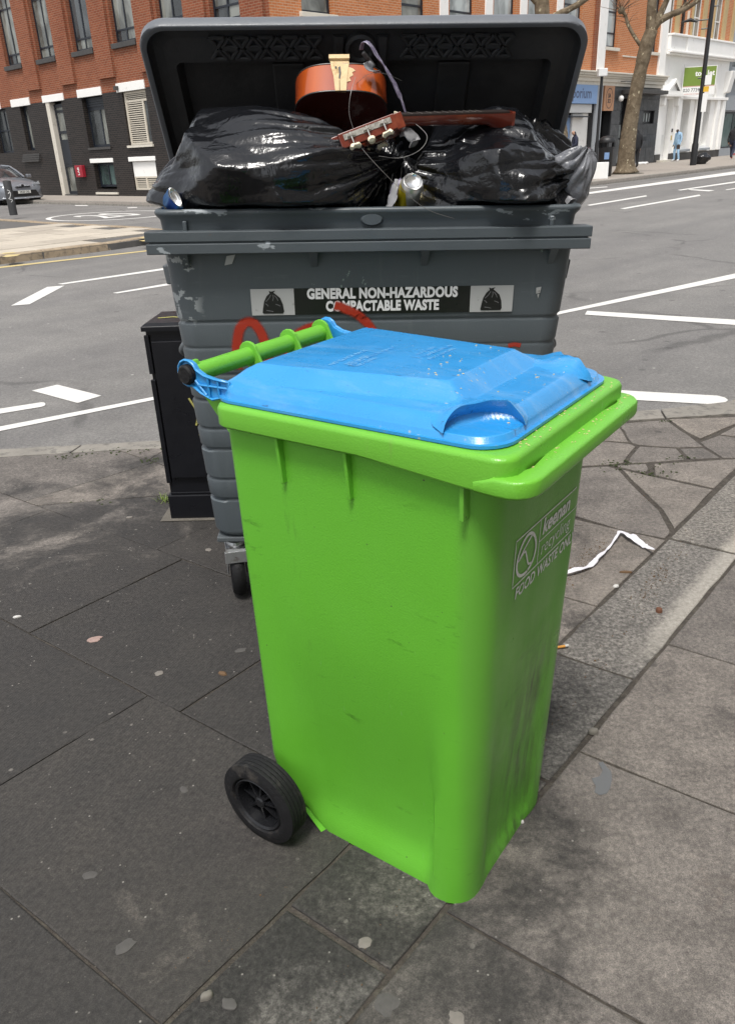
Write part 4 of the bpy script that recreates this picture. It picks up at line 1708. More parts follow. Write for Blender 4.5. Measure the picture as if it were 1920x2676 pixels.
# local: x across, y towards neck, z soundboard side; outline of the body
half = [(0, 0), (.045, -.001), (.085, -.010), (.112, -.030), (.127, -.062), (.127, -.098), (.116, -.130), (.107, -.160), (.108, -.190), (.125, -.225), (.152, -.265), (.166, -.310), (.164, -.355), (.142, -.400), (.100, -.428), (.05, -.440), (0, -.443)]
hp = catmull([Vector((x, y, 0)) for x, y in half], 4)
outl = [(p[0] * 1.06, p[1]) for p in hp] + [(-p[0] * 1.06, p[1]) for p in hp[1:-1][::-1]]
DEP = .047
m = MB()
m.loft([[(x, y, -DEP) for x, y in outl], [(x, y, DEP) for x, y in outl]], True)
m.build('rib', 'guitar_varnish', guit, smooth=60)
for z, nm in ((DEP, 'soundboard'), (-DEP - .003, 'back')):
    m = MB()
    m.prism(outl, z, z + .003)
    m.build(nm, 'guitar_face', guit)
for z in (DEP + .001, -DEP - .001):
    m = MB()
    m.tube([(x, y, z) for x, y in outl] + [(outl[0][0], outl[0][1], z)], .0024, 6)
    m.build('binding', 'guitar_binding', guit, smooth=60)
# torn neck block: bare splintered wood
m = MB()
m.add([(-.030, .001, -.060), (.024, .001, -.060), (.026, .004, -.048), (.020, .0055, .0), (.016, .004, .050), (-.016, .004, .050), (-.020, .005, .0), (-.026, .004, -.030),
       (-.030, -.004, -.060), (.024, -.004, -.060), (.026, -.004, -.048), (.020, -.004, .0), (.016, -.004, .050), (-.016, -.004, .050), (-.020, -.004, .0), (-.026, -.004, -.030)],
      [(0, 1, 2, 3, 4, 5, 6, 7)] + [(i, (i + 1) % 8, 8 + (i + 1) % 8, 8 + i) for i in range(8)])
m.add([(.018, .003, -.036), (.036, .0015, -.030), (.044, .0012, -.022), (.034, .0014, -.016), (.037, .0012, -.006), (.026, .0015, .002), (.030, .001, .014), (.016, .003, .020)], [tuple(range(8))])
m.box((-.003, .004, -.066), (.060, .010, .014))
nb = m.build('neck_block', 'bare_wood', guit)
m = MB()
m.add([(-.006, .0062, -.030), (.000, .0062, -.034), (.002, .0062, -.01), (-.001, .0062, .012), (-.005, .0062, .008), (-.004, .0062, -.01)], [tuple(range(6))])
m.tube([(-.003, .0055, .015), (-.003, .0052, .050)], .0009, 5)
m.lathe([(0, .001), (.003, .001), (.003, 0)], 10, Matrix.Translation((-.013, .0058, -.030)) @ Matrix.Rotation(R(-90), 4, 'X'))
m.build('bolt_slot', 'guitar_binding', nb)

# --- guitar neck lying over the right bag
simple('neck_wood', (.13, .022, .012), .2, var=.3, vscale=12, col2=(.22, .05, .02), c2=(.5, .7), c2scale=8, coat=.5)
simple('fretboard', (.018, .012, .010), .45)
simple('machine_plate', (.62, .60, .55), .3, metal=.9, var=.15, vscale=40)
simple('ivory_peg', (.75, .69, .52), .4, var=.15, vscale=50)
HA, HB = Vector((.090, .125, 1.562)), Vector((.415, .205, 1.570))    # nut end, heel end
nk = empty('guitar_neck', (0, 0, 0), (0, 0, 0), 'broken guitar neck with slotted headstock and ivory tuning pegs, lying on the right bag', 'guitar neck')
xd = (HB - HA).normalized()
zd = (Vector((0, -.12, 1)) - xd * Vector((0, -.12, 1)).dot(xd)).normalized()
yd = zd.cross(xd)
nk.matrix_world = CBM @ Matrix(((xd[0], yd[0], zd[0], HA[0]), (xd[1], yd[1], zd[1], HA[1]), (xd[2], yd[2], zd[2], HA[2]), (0, 0, 0, 1)))
NL = (HB - HA).length
m = MB()
rings = []
for k in range(15):
    t = k / 14
    w = .027 + .005 * t
    dpt = .027 + .005 * t + .032 * sstep(.78, .97, t)
    rings.append([(t * NL, w * math.cos(R(a)), -dpt * (math.sin(R(-a)) if a > -180 else 0)) if False else (t * NL, w * math.cos(R(a)), dpt * math.sin(R(a))) for a in range(-180, 1, 15)])
m.loft(rings, True, True, True)
m.build('neck_shaft', 'neck_wood', nk, smooth=50)
m = MB()
m.b2((-.004, -.026, .0), (NL - .012, .026, .006))
fb = m.build('fretboard', 'fretboard', nk, bevel=.001)
m = MB()
for k in range(11):
    x = NL * 1.6 * (1 - 2 ** (-k / 12.0))
    if 0 < x < NL - .02:
        m.b2((x - .001, -.025, .0058), (x + .001, .025, .0072))
m.build('fret', 'machine_plate', fb)
m = MB()
m.b2((-.009, -.0255, -.002), (-.004, .0255, .0095))
m.build('nut', 'ivory_peg', nk, bevel=.001)
m = MB()
m.b2((NL - .006, -.030, -.050), (NL + .004, .020, .004))
m.build('torn_heel', 'neck_wood', nk, bevel=.002)
m = MB()
m.add([(NL + .005, -.028, -.014), (NL + .005, .005, -.018), (NL + .006, -.004, -.030), (NL + .005, -.024, -.026)], [(0, 1, 2, 3)])
m.build('splinter', 'bare_wood', nk)
# headstock: bent back from the nut
MH = Matrix.Translation((-.006, 0, .0)) @ Matrix.Rotation(R(-17), 4, 'Y') @ Matrix.Rotation(R(-24), 4, 'X') @ Matrix.Diagonal((1.0, 1.15, 1.25, 1))
m = MB()
m.b2((-.185, -.036, -.032), (-.02, -.018, .0), MH)
m.b2((-.185, .018, -.032), (-.02, .036, .0), MH)
m.b2((-.185, -.018, -.032), (-.155, .018, .0), MH)
m.b2((-.110, -.0065, -.0315), (-.02, .0065, -.0005), MH)
m.b2((-.045, -.030, -.034), (.004, .030, .0), MH)
m.b2((-.205, -.030, -.0315), (-.185, .030, -.0005), MH)
hs = m.build('headstock', 'neck_wood', nk, bevel=.002)
for s in (-1, 1):
    m = MB()
    yy = s * .0368
    m.b2((-.172, yy - .0008, -.017), (-.032, yy + .0008, -.005), MH)
    for x in (-.150, -.102, -.054):
        m.tube([MH @ Vector((x - .008, yy, -.011)), MH @ Vector((x - .008, yy + s * .010, -.011))], .0045, 8)
        m.tube([MH @ Vector((x + .006, yy + s * .001, -.011)), MH @ Vector((x + .006, yy + s * .006, -.011))], .0055, 10)
        m.tube([MH @ Vector((x - .002, yy + s * .006, -.006)), MH @ Vector((x - .002, yy + s * .008, -.030))], .002, 6)
    m.build('machine_head', 'machine_plate', hs, smooth=40)
    for i, x in enumerate((-.150, -.102, -.054)):
        m = MB()
        Mp = MH @ Matrix.Translation((x - .002, yy + s * .010, -.037)) @ Matrix.Rotation(R((20, 75, -30)[i]), 4, 'Z')
        m.tube([(-.014, 0, -.004), (-.009, 0, 0), (0, 0, 0), (.009, 0, 0), (.014, 0, -.004)], [.0080, .0110, .0090, .0110, .0080], 8, True, 0, Mp, .55)
        m.build('tuning_peg', 'ivory_peg', hs, smooth=60)
# loose strings
simple('string_nylon', (.11, .105, .10), .35)
for lab, pts, r in (('thin loose guitar string curling down from the guitar body to the headstock', [(-.030, .22, 1.665), (-.045, .19, 1.62), (-.050, .17, 1.57), (-.035, .15, 1.52)], .0006),
                    ('thin loose guitar string looping across the side of the guitar body', [(-.030, .19, 1.645), (.005, .175, 1.668), (.05, .18, 1.67), (.10, .22, 1.655)], .0005),
                    ('taut guitar string running from the headstock down over the front rim', [(-.035, .05, 1.50), (.02, .02, 1.44), (.09, .0, 1.375), (.16, -.01, 1.325), (.235, -.012, 1.30)], .0007),
                    ('dark guitar string looping below the fretboard', [(.03, .08, 1.46), (.09, .06, 1.455), (.145, .07, 1.475), (.165, .09, 1.51), (.13, .12, 1.545)], .0005)):
    m = MB()
    m.tube([CW(*p) for p in catmull(pts, 8)], r, 5)
    tag(m.build('guitar_string', 'string_nylon', smooth=60), lab, 'string')


# --- drink can, crushed blue can, plastic scraps
def mat_can(name, body, stripe):
    b = NB(name)
    co = b.coord('Object')
    s = b.sep(co)
    ang = b.math('ARCTAN2', s[1], s[0])
    n = b.math('ADD', ang, b.math('MULTIPLY', s[2], 9))
    w = b.math('SINE', b.math('MULTIPLY', n, 2.0))
    c = b.mix(b.ramp(w, [(.05, 0), (.12, 1)]), body, stripe)
    top = b.ramp(s[2], [(.043, 0), (.046, 1)])
    c = b.mix(top, c, (.75, .75, .74))
    b.set(c, .28, .75)


mat_can('can_yellow', (.55, .54, .50), (.70, .55, .02))
mat_can('can_blue', (.03, .10, .40), (.05, .22, .55))
simple('can_end', (.80, .80, .79), .22, metal=.95, var=.05)


def drink_can(loc, rot, mat, label, dent=0.0):
    o = empty('drink_can', loc, rot, label, 'can')
    m = MB()
    m.lathe([(.024, -.058), (.030, -.052), (.033, -.045), (.033, .042), (.0305, .050), (.027, .056)], 32)
    if dent:
        for i, v in enumerate(m.v):
            k = noise.noise(v * 40)
            m.v[i] = Vector((v[0] * (1 + .25 * k), v[1] * (1 - dent + .3 * k), v[2] * .85))
    m.build('can_wall', mat, o, smooth=40)
    m = MB()
    m.lathe([(.027, .056), (.0275, .0585), (.0265, .059), (.024, .054), (.020, .050), (.012, .0475), (0, .0465)], 32)
    if dent:
        m.v = [Vector((v[0], v[1] * (1 - dent), v[2] * .85)) for v in m.v]
    m.build('can_end', 'can_end', o, smooth=40)
    return o


drink_can(CW(.115, .085, 1.357), (R(48), R(16), 0), 'can_yellow', 'silver and yellow drink can lying between the two big bags')
drink_can(CW(-.560, .085, 1.343), (R(35), R(62), R(-25)), 'can_blue', 'crushed blue drink can wedged at the left end of the container rim', .55)


def scrap(name, label, pts, wd, mat, cat='plastic scrap', twist=.4, thick=.0012):
    """a crumpled strip: ribbon in space with a real thickness"""
    P = catmull([CW(*p) if len(p) == 3 and mat != 'ribbon_white' else Vector(p) for p in pts], 7)
    m = MB()
    vs = []
    n = len(P)
    K = 6
    for i, p in enumerate(P):
        t = (P[min(n - 1, i + 1)] - P[max(0, i - 1)]).normalized()
        side = t.cross(Vector((0, -.4, 1)) if mat != 'ribbon_white' else Vector((0, 0, 1)))
        if side.length < .05:
            side = t.cross(Vector((1, 0, 0)))
        side.normalize()
        up_ = side.cross(t)
        w = wd[min(len(wd) - 1, int(i / n * len(wd)))] if hasattr(wd, '__len__') else wd
        a = twist * noise.noise(p * 18)
        for k in range(K):
            s = k / (K - 1) - .5
            f = noise.noise(Vector((p[0] * 60, p[1] * 60, k * 1.7))) * w * .22
            q = p + (side * math.cos(a) + up_ * math.sin(a)) * s * w + up_ * f
            vs.append(q)
    fs = [(i * K + k, i * K + k + 1, (i + 1) * K + k + 1, (i + 1) * K + k) for i in range(n - 1) for k in range(K - 1)]
    m.add(vs, fs)
    o = m.build(name, mat, smooth=70)
    sm = o.modifiers.new('thickness', 'SOLIDIFY')
    sm.thickness = thick
    return tag(o, label, cat)


simple('lilac_film', (.17, .15, .22), .35, var=.4, vscale=30, col2=(.32, .30, .38), c2=(.5, .65), c2scale=60)
simple('clear_film', (.24, .24, .25), .2, var=.3, vscale=40)
scrap('plastic_strip', 'lilac plastic strip hanging from the lid lock down to the guitar neck', [(-.012, .245, 1.735), (-.006, .225, 1.752), (.010, .22, 1.748), (.035, .225, 1.715), (.066, .23, 1.675), (.095, .24, 1.625), (.118, .25, 1.570)], [.012, .016, .022, .026, .024, .018, .008], 'lilac_film')
scrap('plastic_scrap', 'crumpled grey plastic scrap under the lock lever', [(.005, .25, 1.705), (.02, .245, 1.685), (.04, .25, 1.68)], .035, 'clear_film', twist=2)
scrap('plastic_scrap', 'crumpled clear plastic wrapper left of the yellow can', [(.050, .07, 1.325), (.066, .065, 1.345), (.074, .07, 1.375), (.080, .08, 1.40)], [.04, .03, .02, .01], 'clear_film', twist=2)
scrap('plastic_scrap', 'pinkish film standing up behind the yellow can', [(.075, .11, 1.345), (.082, .11, 1.38), (.10, .115, 1.395)], [.03, .028, .02], 'lilac_film', twist=1.5)
scrap('plastic_scrap', 'clear plastic tuft under the guitar neck', [(.095, .12, 1.52), (.115, .115, 1.515), (.135, .12, 1.50), (.12, .125, 1.48)], .03, 'clear_film', twist=2.5)
scrap('plastic_scrap', 'white tissue tuft at the right end of the container rim', [(.565, .075, 1.332), (.575, .07, 1.345), (.59, .075, 1.335)], .025, 'clear_film', twist=2.5)

# ------------------------------------------------------------------ black street cabinet behind the container
simple('cabinet_black', (.007, .0075, .010), .34, spec=.3, var=.25, vscale=8, col2=(.05, .05, .055), c2=(.68, .78), c2scale=5, bump=.06, bscale=120)
simple('graffiti_yellow', (.38, .36, .10), .6)
simple('concrete_base', (.11, .10, .085), .9, var=.3, vscale=18, bump=.6, bscale=60)
cab = empty('street_cabinet', (-.87, 3.235, 0), (0, 0, R(-3)), 'black metal street cabinet half hidden behind the grey container', 'cabinet')
CWD, CDP, CHT = .78, .26, .86
m = MB()
m.b2((0, .0, .125), (CWD, CDP, CHT))
m.build('case', 'cabinet_black', cab, bevel=.004)
m = MB()
m.add([(-.012, -.018, CHT), (CWD + .012, -.018, CHT), (CWD + .012, CDP + .012, CHT), (-.012, CDP + .012, CHT), (.004, .002, CHT + .012), (CWD - .004, .002, CHT + .012), (CWD - .004, CDP - .004, CHT + .012), (.004, CDP - .004, CHT + .012), (-.012, -.018, CHT - .018), (CWD + .012, -.018, CHT - .018), (CWD + .012, CDP + .012, CHT - .018), (-.012, CDP + .012, CHT - .018)],
      [(4, 5, 6, 7), (0, 1, 5, 4), (1, 2, 6, 5), (2, 3, 7, 6), (3, 0, 4, 7), (8, 9, 1, 0), (9, 10, 2, 1), (10, 11, 3, 2), (11, 8, 0, 3)])
roof = m.build('roof', 'cabinet_black', cab, bevel=.003)
m = MB()
vs, fs, _ = ribbon([(.03, .10), (.09, .115), (.12, .10), (.17, .12), (.22, .12)], .014)
m.add([(p[0], p[1], CHT + .0135) for p in vs], fs)
m.build('graffiti', 'graffiti_yellow', roof)
m = MB()
m.b2((.022, -.016, .20), (CWD - .02, -.001, .80))
door = m.build('door', 'cabinet_black', cab, bevel=.003)
m = MB()
m.b2((-.006, -.012, .665), (.014, .004, .825))
m.b2((-.006, -.012, .175), (.014, .004, .640))
m.build('hinge_strip', 'cabinet_black', cab, bevel=.002)
m = MB()
m.b2((-.012, -.012, .0), (CWD + .01, CDP + .01, .115))
m.b2((.0, .0, .115), (CWD, CDP, .127))
m.build('plinth', 'cabinet_black', cab, bevel=.004)
m = MB()
for pts in ([(.145, .56), (.165, .52), (.175, .47), (.16, .44)], [(.185, .55), (.18, .5), (.165, .45)], [(.17, .40), (.185, .37), (.19, .34)]):
    vs, fs, _ = ribbon(pts, .008)
    m.add([(p[0], -.0172, p[1]) for p in vs], fs)
m.build('graffiti', 'graffiti_yellow', door)
m = MB()
m.prism([(-.055, -.035), (CWD, -.035), (CWD, CDP + .03), (-.055, CDP + .03)], .0, .004)
m.build('footing', 'concrete_base', cab, bevel=.003)
# ------------------------------------------------------------------ building materials
def mat_brick(name, ca, cb, cc, mortar, rough=.8, msize=.009, gloss=.3):
    b = NB(name)
    co = b.coord('Object')
    s = b.sep(co)
    vec = b.comb(b.math('ADD', s[0], s[1]), s[2], 0)
    t = b.n.new('ShaderNodeTexBrick')
    t.inputs['Scale'].default_value = 1
    t.inputs['Brick Width'].default_value = .225
    t.inputs['Row Height'].default_value = .075
    t.inputs['Mortar Size'].default_value = msize
    t.inputs['Mortar Smooth'].default_value = .15
    t.inputs['Bias'].default_value = 0
    t.inputs['Color1'].default_value = (*ca, 1)
    t.inputs['Color2'].default_value = (*cb, 1)
    t.inputs['Mortar'].default_value = (*mortar, 1)
    b.l.new(vec, t.inputs['Vector'])
    c = b.mix(b.ramp(b.noise(vec, .7, 5, .6), [(.35, 0), (.7, .6)]), t.outputs['Color'], cc, 'MULTIPLY')
    c = b.mix(b.ramp(b.noise(vec, 6, 6, .7), [(.5, 0), (.8, .35)]), c, [x * .5 for x in ca])
    b.set(c, rough, 0, gloss)
    b.bump(b.math('SUBTRACT', 1.0, t.outputs['Fac']), .5, .01)


mat_brick('brick_orange', (.215, .060, .028), (.28, .084, .038), (.72, .60, .55), (.30, .19, .125))
mat_brick('brick_orange_lit', (.46, .155, .055), (.55, .20, .075), (.85, .78, .7), (.52, .36, .24))  # same orange brick, brightened to put the main road's open daylight into its colour
mat_brick('brick_dark', (.013, .012, .012), (.026, .022, .021), (.8, .75, .7), (.060, .048, .040), .55, .008, .3)
simple('white_render', (.84, .83, .80), .7, var=.06, vscale=2, col2=(.50, .48, .44), c2=(.62, .8), c2scale=3)
simple('cream_stone', (.62, .58, .50), .75, var=.1, vscale=3, col2=(.40, .36, .30), c2=(.58, .75), c2scale=4)
simple('ochre_stone', (.44, .33, .17), .8, var=.15, vscale=4)
simple('dark_sill', (.055, .052, .05), .6, var=.3, vscale=6)
simple('navy_frame', (.012, .016, .024), .4, var=.2)
simple('white_frame', (.70, .70, .68), .5, var=.06)
simple('cream_louvre', (.58, .53, .44), .6, var=.12, vscale=8)
simple('charcoal_tile', (.045, .047, .050), .45, var=.3, vscale=2.5, col2=(.09, .092, .095), c2=(.5, .7), c2scale=3)
simple('shop_black', (.014, .014, .016), .4, var=.3)
simple('grey_render', (.30, .32, .34), .7, var=.08, vscale=2)
simple('sign_blue', (.20, .32, .54), .5, var=.06)
simple('sign_blue_text', (.07, .10, .18), .5)
simple('sign_brown', (.42, .22, .12), .55, var=.1)
simple('sign_green', (.16, .24, .035), .5, var=.06)
simple('sign_white', (.78, .78, .76), .5, var=.04)
simple('sign_pink', (.62, .30, .26), .5)
simple('red_box', (.32, .016, .03), .4, var=.15)
simple('interior_pale', (.42, .41, .36), .9, var=.35, vscale=1.5, col2=(.14, .14, .13), c2=(.5, .7), c2scale=.9)
simple('interior_dark', (.05, .05, .05), .9, var=.5, vscale=1.2)
simple('roof_felt', (.08, .08, .08), .9)


def mat_glass(name, tint, amount):
    b = NB(name)
    co = b.coord('Object')
    n = b.noise(b.coord('Object', (1.2, 1, .5)), 1.4, 3, .5, .6)
    c = b.mix(b.ramp(n, [(.38, 0), (.62, 1)]), [x * .35 for x in tint], tint)
    b.set(c, .06, 0, .8)
    b.b.inputs['Alpha'].default_value = amount
    b.bump(b.noise(co, 1.1, 2), .03, .02)


mat_glass('pane_pale', (.30, .31, .28), .86)
mat_glass('pane_dark', (.085, .095, .10), .88)
mat_glass('pane_teal', (.13, .19, .18), .92)
mat_glass('pane_bright', (.50, .54, .53), .9)


def wall(name, x0, x1, z0, z1, openings, mat, parent, rotz=0, y=0.0, depth=.22):
    xs = sorted(set([x0, x1] + [v for o in openings for v in o[:2] if x0 < v < x1]))
    zs = sorted(set([z0, z1] + [v for o in openings for v in o[2:4] if z0 < v < z1]))
    m = MB()
    idx = {}

    def vid(x, z, yy):
        k = (round(x, 4), round(z, 4), round(yy, 4))
        if k not in idx:
            idx[k] = len(m.v)
            m.v.append(Vector((x, yy, z)))
        return idx[k]

    def isopen(i, j):
        cx, cz = (xs[i] + xs[i + 1]) / 2, (zs[j] + zs[j + 1]) / 2
        return any(o[0] < cx < o[1] and o[2] < cz < o[3] for o in openings)
    for i in range(len(xs) - 1):
        for j in range(len(zs) - 1):
            if not isopen(i, j):
                m.f.append([vid(xs[i], zs[j], y), vid(xs[i + 1], zs[j], y), vid(xs[i + 1], zs[j + 1], y), vid(xs[i], zs[j + 1], y)])
                m.mi.append(0)
    for o in openings:
        a, b, c, d = max(o[0], x0), min(o[1], x1), max(o[2], z0), min(o[3], z1)
        if b <= a or d <= c:
            continue
        q = [(a, c), (b, c), (b, d), (a, d)]
        skip = [c <= z0 + 1e-6 and o[2] < z0, False, d >= z1 - 1e-6 and o[3] > z1, False]
        for k in range(4):
            if skip[k]:
                continue
            p, r = q[k], q[(k + 1) % 4]
            n0 = len(m.v)
            m.v += [Vector((p[0], y, p[1])), Vector((r[0], y, r[1])), Vector((r[0], y + depth, r[1])), Vector((p[0], y + depth, p[1]))]
            m.f.append([n0, n0 + 1, n0 + 2, n0 + 3])
            m.mi.append(0)
    me_ob = m.build(name, mat, parent, rotz=rotz)
    return me_ob


def window(x0, x1, z0, z1, parent, rotz=0, y=.13, mx=(), mz=(), frame='navy_frame', pane='pane_pale', t=.075, name='window', back=None, sub=None):
    m = MB()
    m.b2((x0, y, z0), (x0 + t, y + .07, z1))
    m.b2((x1 - t, y, z0), (x1, y + .07, z1))
    m.b2((x0 + t, y, z0), (x1 - t, y + .07, z0 + t))
    m.b2((x0 + t, y, z1 - t), (x1 - t, y + .07, z1))
    for x in mx:
        m.b2((x - t * .45, y + .002, z0 + t), (x + t * .45, y + .068, z1 - t))
    for z in mz:
        xs_ = [x0 + t] + [q for x in mx for q in (x - t * .45, x + t * .45)] + [x1 - t]
        for a, b in zip(xs_[0::2], xs_[1::2]):
            m.b2((a, y + .004, z - t * .4), (b, y + .066, z + t * .4))
    w = m.build(name, frame, parent, rotz=rotz)
    xs_ = [x0 + t * .9] + list(mx) + [x1 - t * .9]
    zs_ = [z0 + t * .9] + list(mz) + [z1 - t * .9]
    for a, b in zip(xs_[:-1], xs_[1:]):
        for c, d in zip(zs_[:-1], zs_[1:]):
            p = MB()
            p.b2((a, y + .03, c), (b, y + .04, d))
            p.build('pane', pane if isinstance(pane, str) else random.choice(pane), w)
    return w


def part(name, mat, parent, a, b, rotz=0, bevel=0):
    m = MB()
    m.b2(a, b)
    return m.build(name, mat, parent, rotz=rotz, bevel=bevel)


ROT = math.atan2(VY, VX)
F1 = -math.pi / 2

# ------------------------------------------------------------------ corner brick building
BB = empty('brick_building', (KX, KY, 0), (0, 0, ROT), 'orange brick corner building with dark glazed brick ground floor and shop fronts', 'building')
TOPZ = 10.4
# side-street facade: local x = -u
ups = []
for k in range(6):
    a = 1.40 + 2.953 * k
    ups.append((-(a + 1.50), -a, 5.38, 8.25))
wall('upper_wall', -26, 0, 3.84, TOPZ, ups, 'brick_orange', BB, F1)
low_open = [(-17.20, -16.50, 2.0, 3.79), (-14.75, -13.43, .05, 3.79), (-11.78, -10.18, 1.95, 3.79), (-8.77, -7.17, 1.94, 3.79), (-11.72, -10.16, .36, 1.36), (-8.84, -7.17, .32, 1.37),
            (-5.82, -4.22, 1.95, 3.79), (-2.87, -1.27, 1.95, 3.79), (-20.1, -18.6, 1.95, 3.79), (-23.0, -21.5, 1.95, 3.79)]
wall('lower_wall', -26, 0, -.05, 3.84, low_open, 'brick_dark', BB, F1, depth=.26)
for i, (a, b, c, d) in enumerate(ups):
    w = window(a + .01, b - .01, c + .01, d - .01, BB, F1, .16, ((a + b) / 2 - .02,), (c + .42, d - .75), pane=['pane_pale', 'pane_pale', 'pane_dark'])
    part('sill', 'dark_sill', BB, (a - .06, -.10, c - .17), (b + .06, .16, c), F1, .01)
    part('pier', 'brick_orange', BB, (b + .16, -.11, 4.32), (b + 2.953 - 1.50 - .16 if i else b + 1.2, .0, TOPZ - .4), F1)
# lintels
for a, b, z0, z1 in ((-17.9, -16.13, 3.79, 4.09), (-14.95, -13.14, 3.79, 4.06), (-12.0, -10.16, 3.79, 4.08), (-9.05, -7.15, 3.79, 4.09), (-6.1, -4.2, 3.79, 4.09), (-3.15, -1.25, 3.79, 4.09), (-20.8, -19.0, 3.79, 4.09)):
    part('lintel', 'white_render', BB, (a, -.045, z0), (b, .2, z1), F1, .01)
for a, b in ((-11.9, -10.12), (-8.97, -7.12)):
    part('lintel', 'white_render', BB, (a, -.03, 1.37), (b, .2, 1.53), F1, .01)
window(-17.19, -16.51, 2.01, 3.78, BB, F1, .18, (), (), pane='pane_pale', t=.10)
for k in range(4):
    part('sloping_sill', 'dark_sill', BB, (-17.75, -.03 - k * .03, 1.78 - k * .085), (-16.15, .1, 1.85 - k * .085), F1)
part('white_jamb', 'cream_stone', BB, (-14.76, -.02, .05), (-14.46, .25, 3.79), F1)
# door with glazed panels
dr = window(-14.44, -13.44, .14, 3.70, BB, F1, .17, (), (1.30, 2.28, 2.62, 3.42), pane='pane_pale', t=.13, name='door')
part('kick_panel', 'navy_frame', dr, (-14.32, .165, 1.36), (-13.56, .19, 2.24))
part('step', 'dark_sill', BB, (-14.46, -.05, .0), (-13.4, .2, .15), F1)
window(-11.77, -10.19, 1.96, 3.40, BB, F1, .20, (-10.85,), (), pane=['pane_pale', 'pane_dark'], t=.09)
lv = part('louvre_head', 'navy_frame', BB, (-11.77, .19, 3.40), (-10.19, .25, 3.78), F1)
for k in range(4):
    part('slat', 'navy_frame', lv, (-11.72, .16, 3.44 + k * .085), (-10.24, .20, 3.49 + k * .085))
window(-11.71, -10.17, .44, 1.35, BB, F1, .20, (-10.92,), (), pane='pane_teal', t=.09)
part('sill', 'cream_stone', BB, (-11.8, -.06, .16), (-10.1, .1, .24), F1)
part('sill', 'dark_sill', BB, (-11.85, -.05, 1.86), (-10.12, .2, 1.95), F1)
# louvred window
lw = MB()
for a, b, c, d in ((-8.76, -8.66, 1.95, 3.78), (-7.62, -7.52, 1.95, 3.42), (-7.27, -7.18, 1.95, 3.78), (-8.66, -7.62, 1.95, 2.03), (-8.66, -7.27, 3.42, 3.50), (-7.52, -7.27, 1.95, 2.03), (-8.66, -7.27, 3.70, 3.78)):
    lw.b2((a, .08, c), (b, .17, d))
lo = lw.build('louvred_window', 'cream_louvre', BB, rotz=F1)
for k in range(19):
    part('slat', 'cream_louvre', lo, (-8.66, .09, 2.05 + k * .073), (-7.62, .13, 2.085 + k * .073))
for k in range(3):
    part('slat', 'cream_louvre', lo, (-8.66, .09, 3.53 + k * .06), (-7.27, .13, 3.56 + k * .06))
part('louvre_backing', 'interior_dark', lo, (-8.66, .15, 2.03), (-7.62, .16, 3.7))
part('pane', 'pane_dark', lo, (-7.52, .12, 2.03), (-7.27, .13, 3.42))
part('sill', 'cream_stone', BB, (-8.85, -.07, 1.86), (-7.1, .2, 1.94), F1)
# vent panel
vp = part('vent_panel', 'white_render', BB, (-8.83, .06, .82), (-7.18, .14, 1.36), F1)
vf = MB()
for a, b, c, d in ((-8.83, -8.75, .33, .82), (-8.06, -7.98, .33, .82), (-7.26, -7.18, .33, .82), (-8.75, -8.06, .33, .40), (-7.98, -7.26, .33, .40), (-8.75, -8.06, .76, .82), (-7.98, -7.26, .76, .82)):
    vf.b2((a, .06, c), (b, .14, d))
vo = vf.build('vent_frame', 'cream_louvre', BB, rotz=F1)
for k in range(5):
    part('slat', 'cream_louvre', vo, (-8.75, .08, .42 + k * .068), (-8.06, .11, .455 + k * .068))
    part('slat', 'cream_louvre', vo, (-7.98, .08, .42 + k * .068), (-7.26, .11, .455 + k * .068))
part('louvre_backing', 'interior_dark', vo, (-8.75, .12, .4), (-7.26, .13, .76))
for a in (-5.81, -2.86, -20.09, -22.99):
    window(a, a + 1.58, 1.96, 3.78, BB, F1, .2, (a + .8,), (2.9,), pane='pane_dark')
# red box with white lettering
rbx = part('wall_box', 'red_box', BB, (-13.02, -.16, .84), (-12.42, -.005, 1.30), F1, .015)
m = MB()
vs, fs = text_geo('LAB', .18, .006)
m.add([(-12.72 - p[1], -.163, 1.07 + p[0]) for p in vs], fs)
m.build('lettering', 'sign_white', rbx)
part('bracket_lamp', 'dark_sill', BB, (-8.98, -.2, 3.86), (-8.86, -.045, 4.0), F1)
sg = part('wall_notice', 'sign_white', BB, (-5.95, -.03, 2.98), (-5.55, .0, 3.35), F1)
part('notice_base', 'sign_blue', sg, (-5.95, -.033, 2.98), (-5.55, -.030, 3.08))
# interiors behind the glazing
part('room_back', 'interior_pale', BB, (-25.8, 1.4, .1), (-.3, 1.5, TOPZ - .5), F1)

# main-road facade: local x = v
up2 = []
for a, b in ((1.35, 2.75), (6.2, 7.6), (9.0, 10.62), (11.9, 13.5), (14.4, 15.9), (17.3, 19.0), (21.25, 22.55), (25.9, 27.1)):
    up2.append((a, b, 5.45, 8.2))
wall('upper_wall', 0, 28.0, 3.84, TOPZ, up2, 'brick_orange_lit', BB)
for i, (a, b, c, d) in enumerate(up2):
    window(a + .01, b - .01, c + .01, d - .01, BB, 0, .16, (), (c + .62, c + 1.5), pane='pane_bright' if i >= 2 else 'pane_pale', t=.085)
    part('sill', 'cream_stone', BB, (a - .12, -.12, c - .14), (b + .12, .16, c), 0, .01)
    if 2 <= i <= 5:
        part('white_surround', 'white_render', BB, (a - .62, -.05, c - .2), (a - .125, .0, d), 0)
for a, b in ((20.45, 21.20), (27.25, 28.0)):
    part('pilaster', 'white_render', BB, (a, -.12, 4.36), (b, .0, TOPZ), 0, .01)
part('brick_return', 'brick_orange', BB, (20.10, -.08, 4.36), (20.448, 0, TOPZ))
part('old_fascia_scar', 'cream_stone', BB, (23.2, -.03, 5.12), (25.2, 0, 5.18))
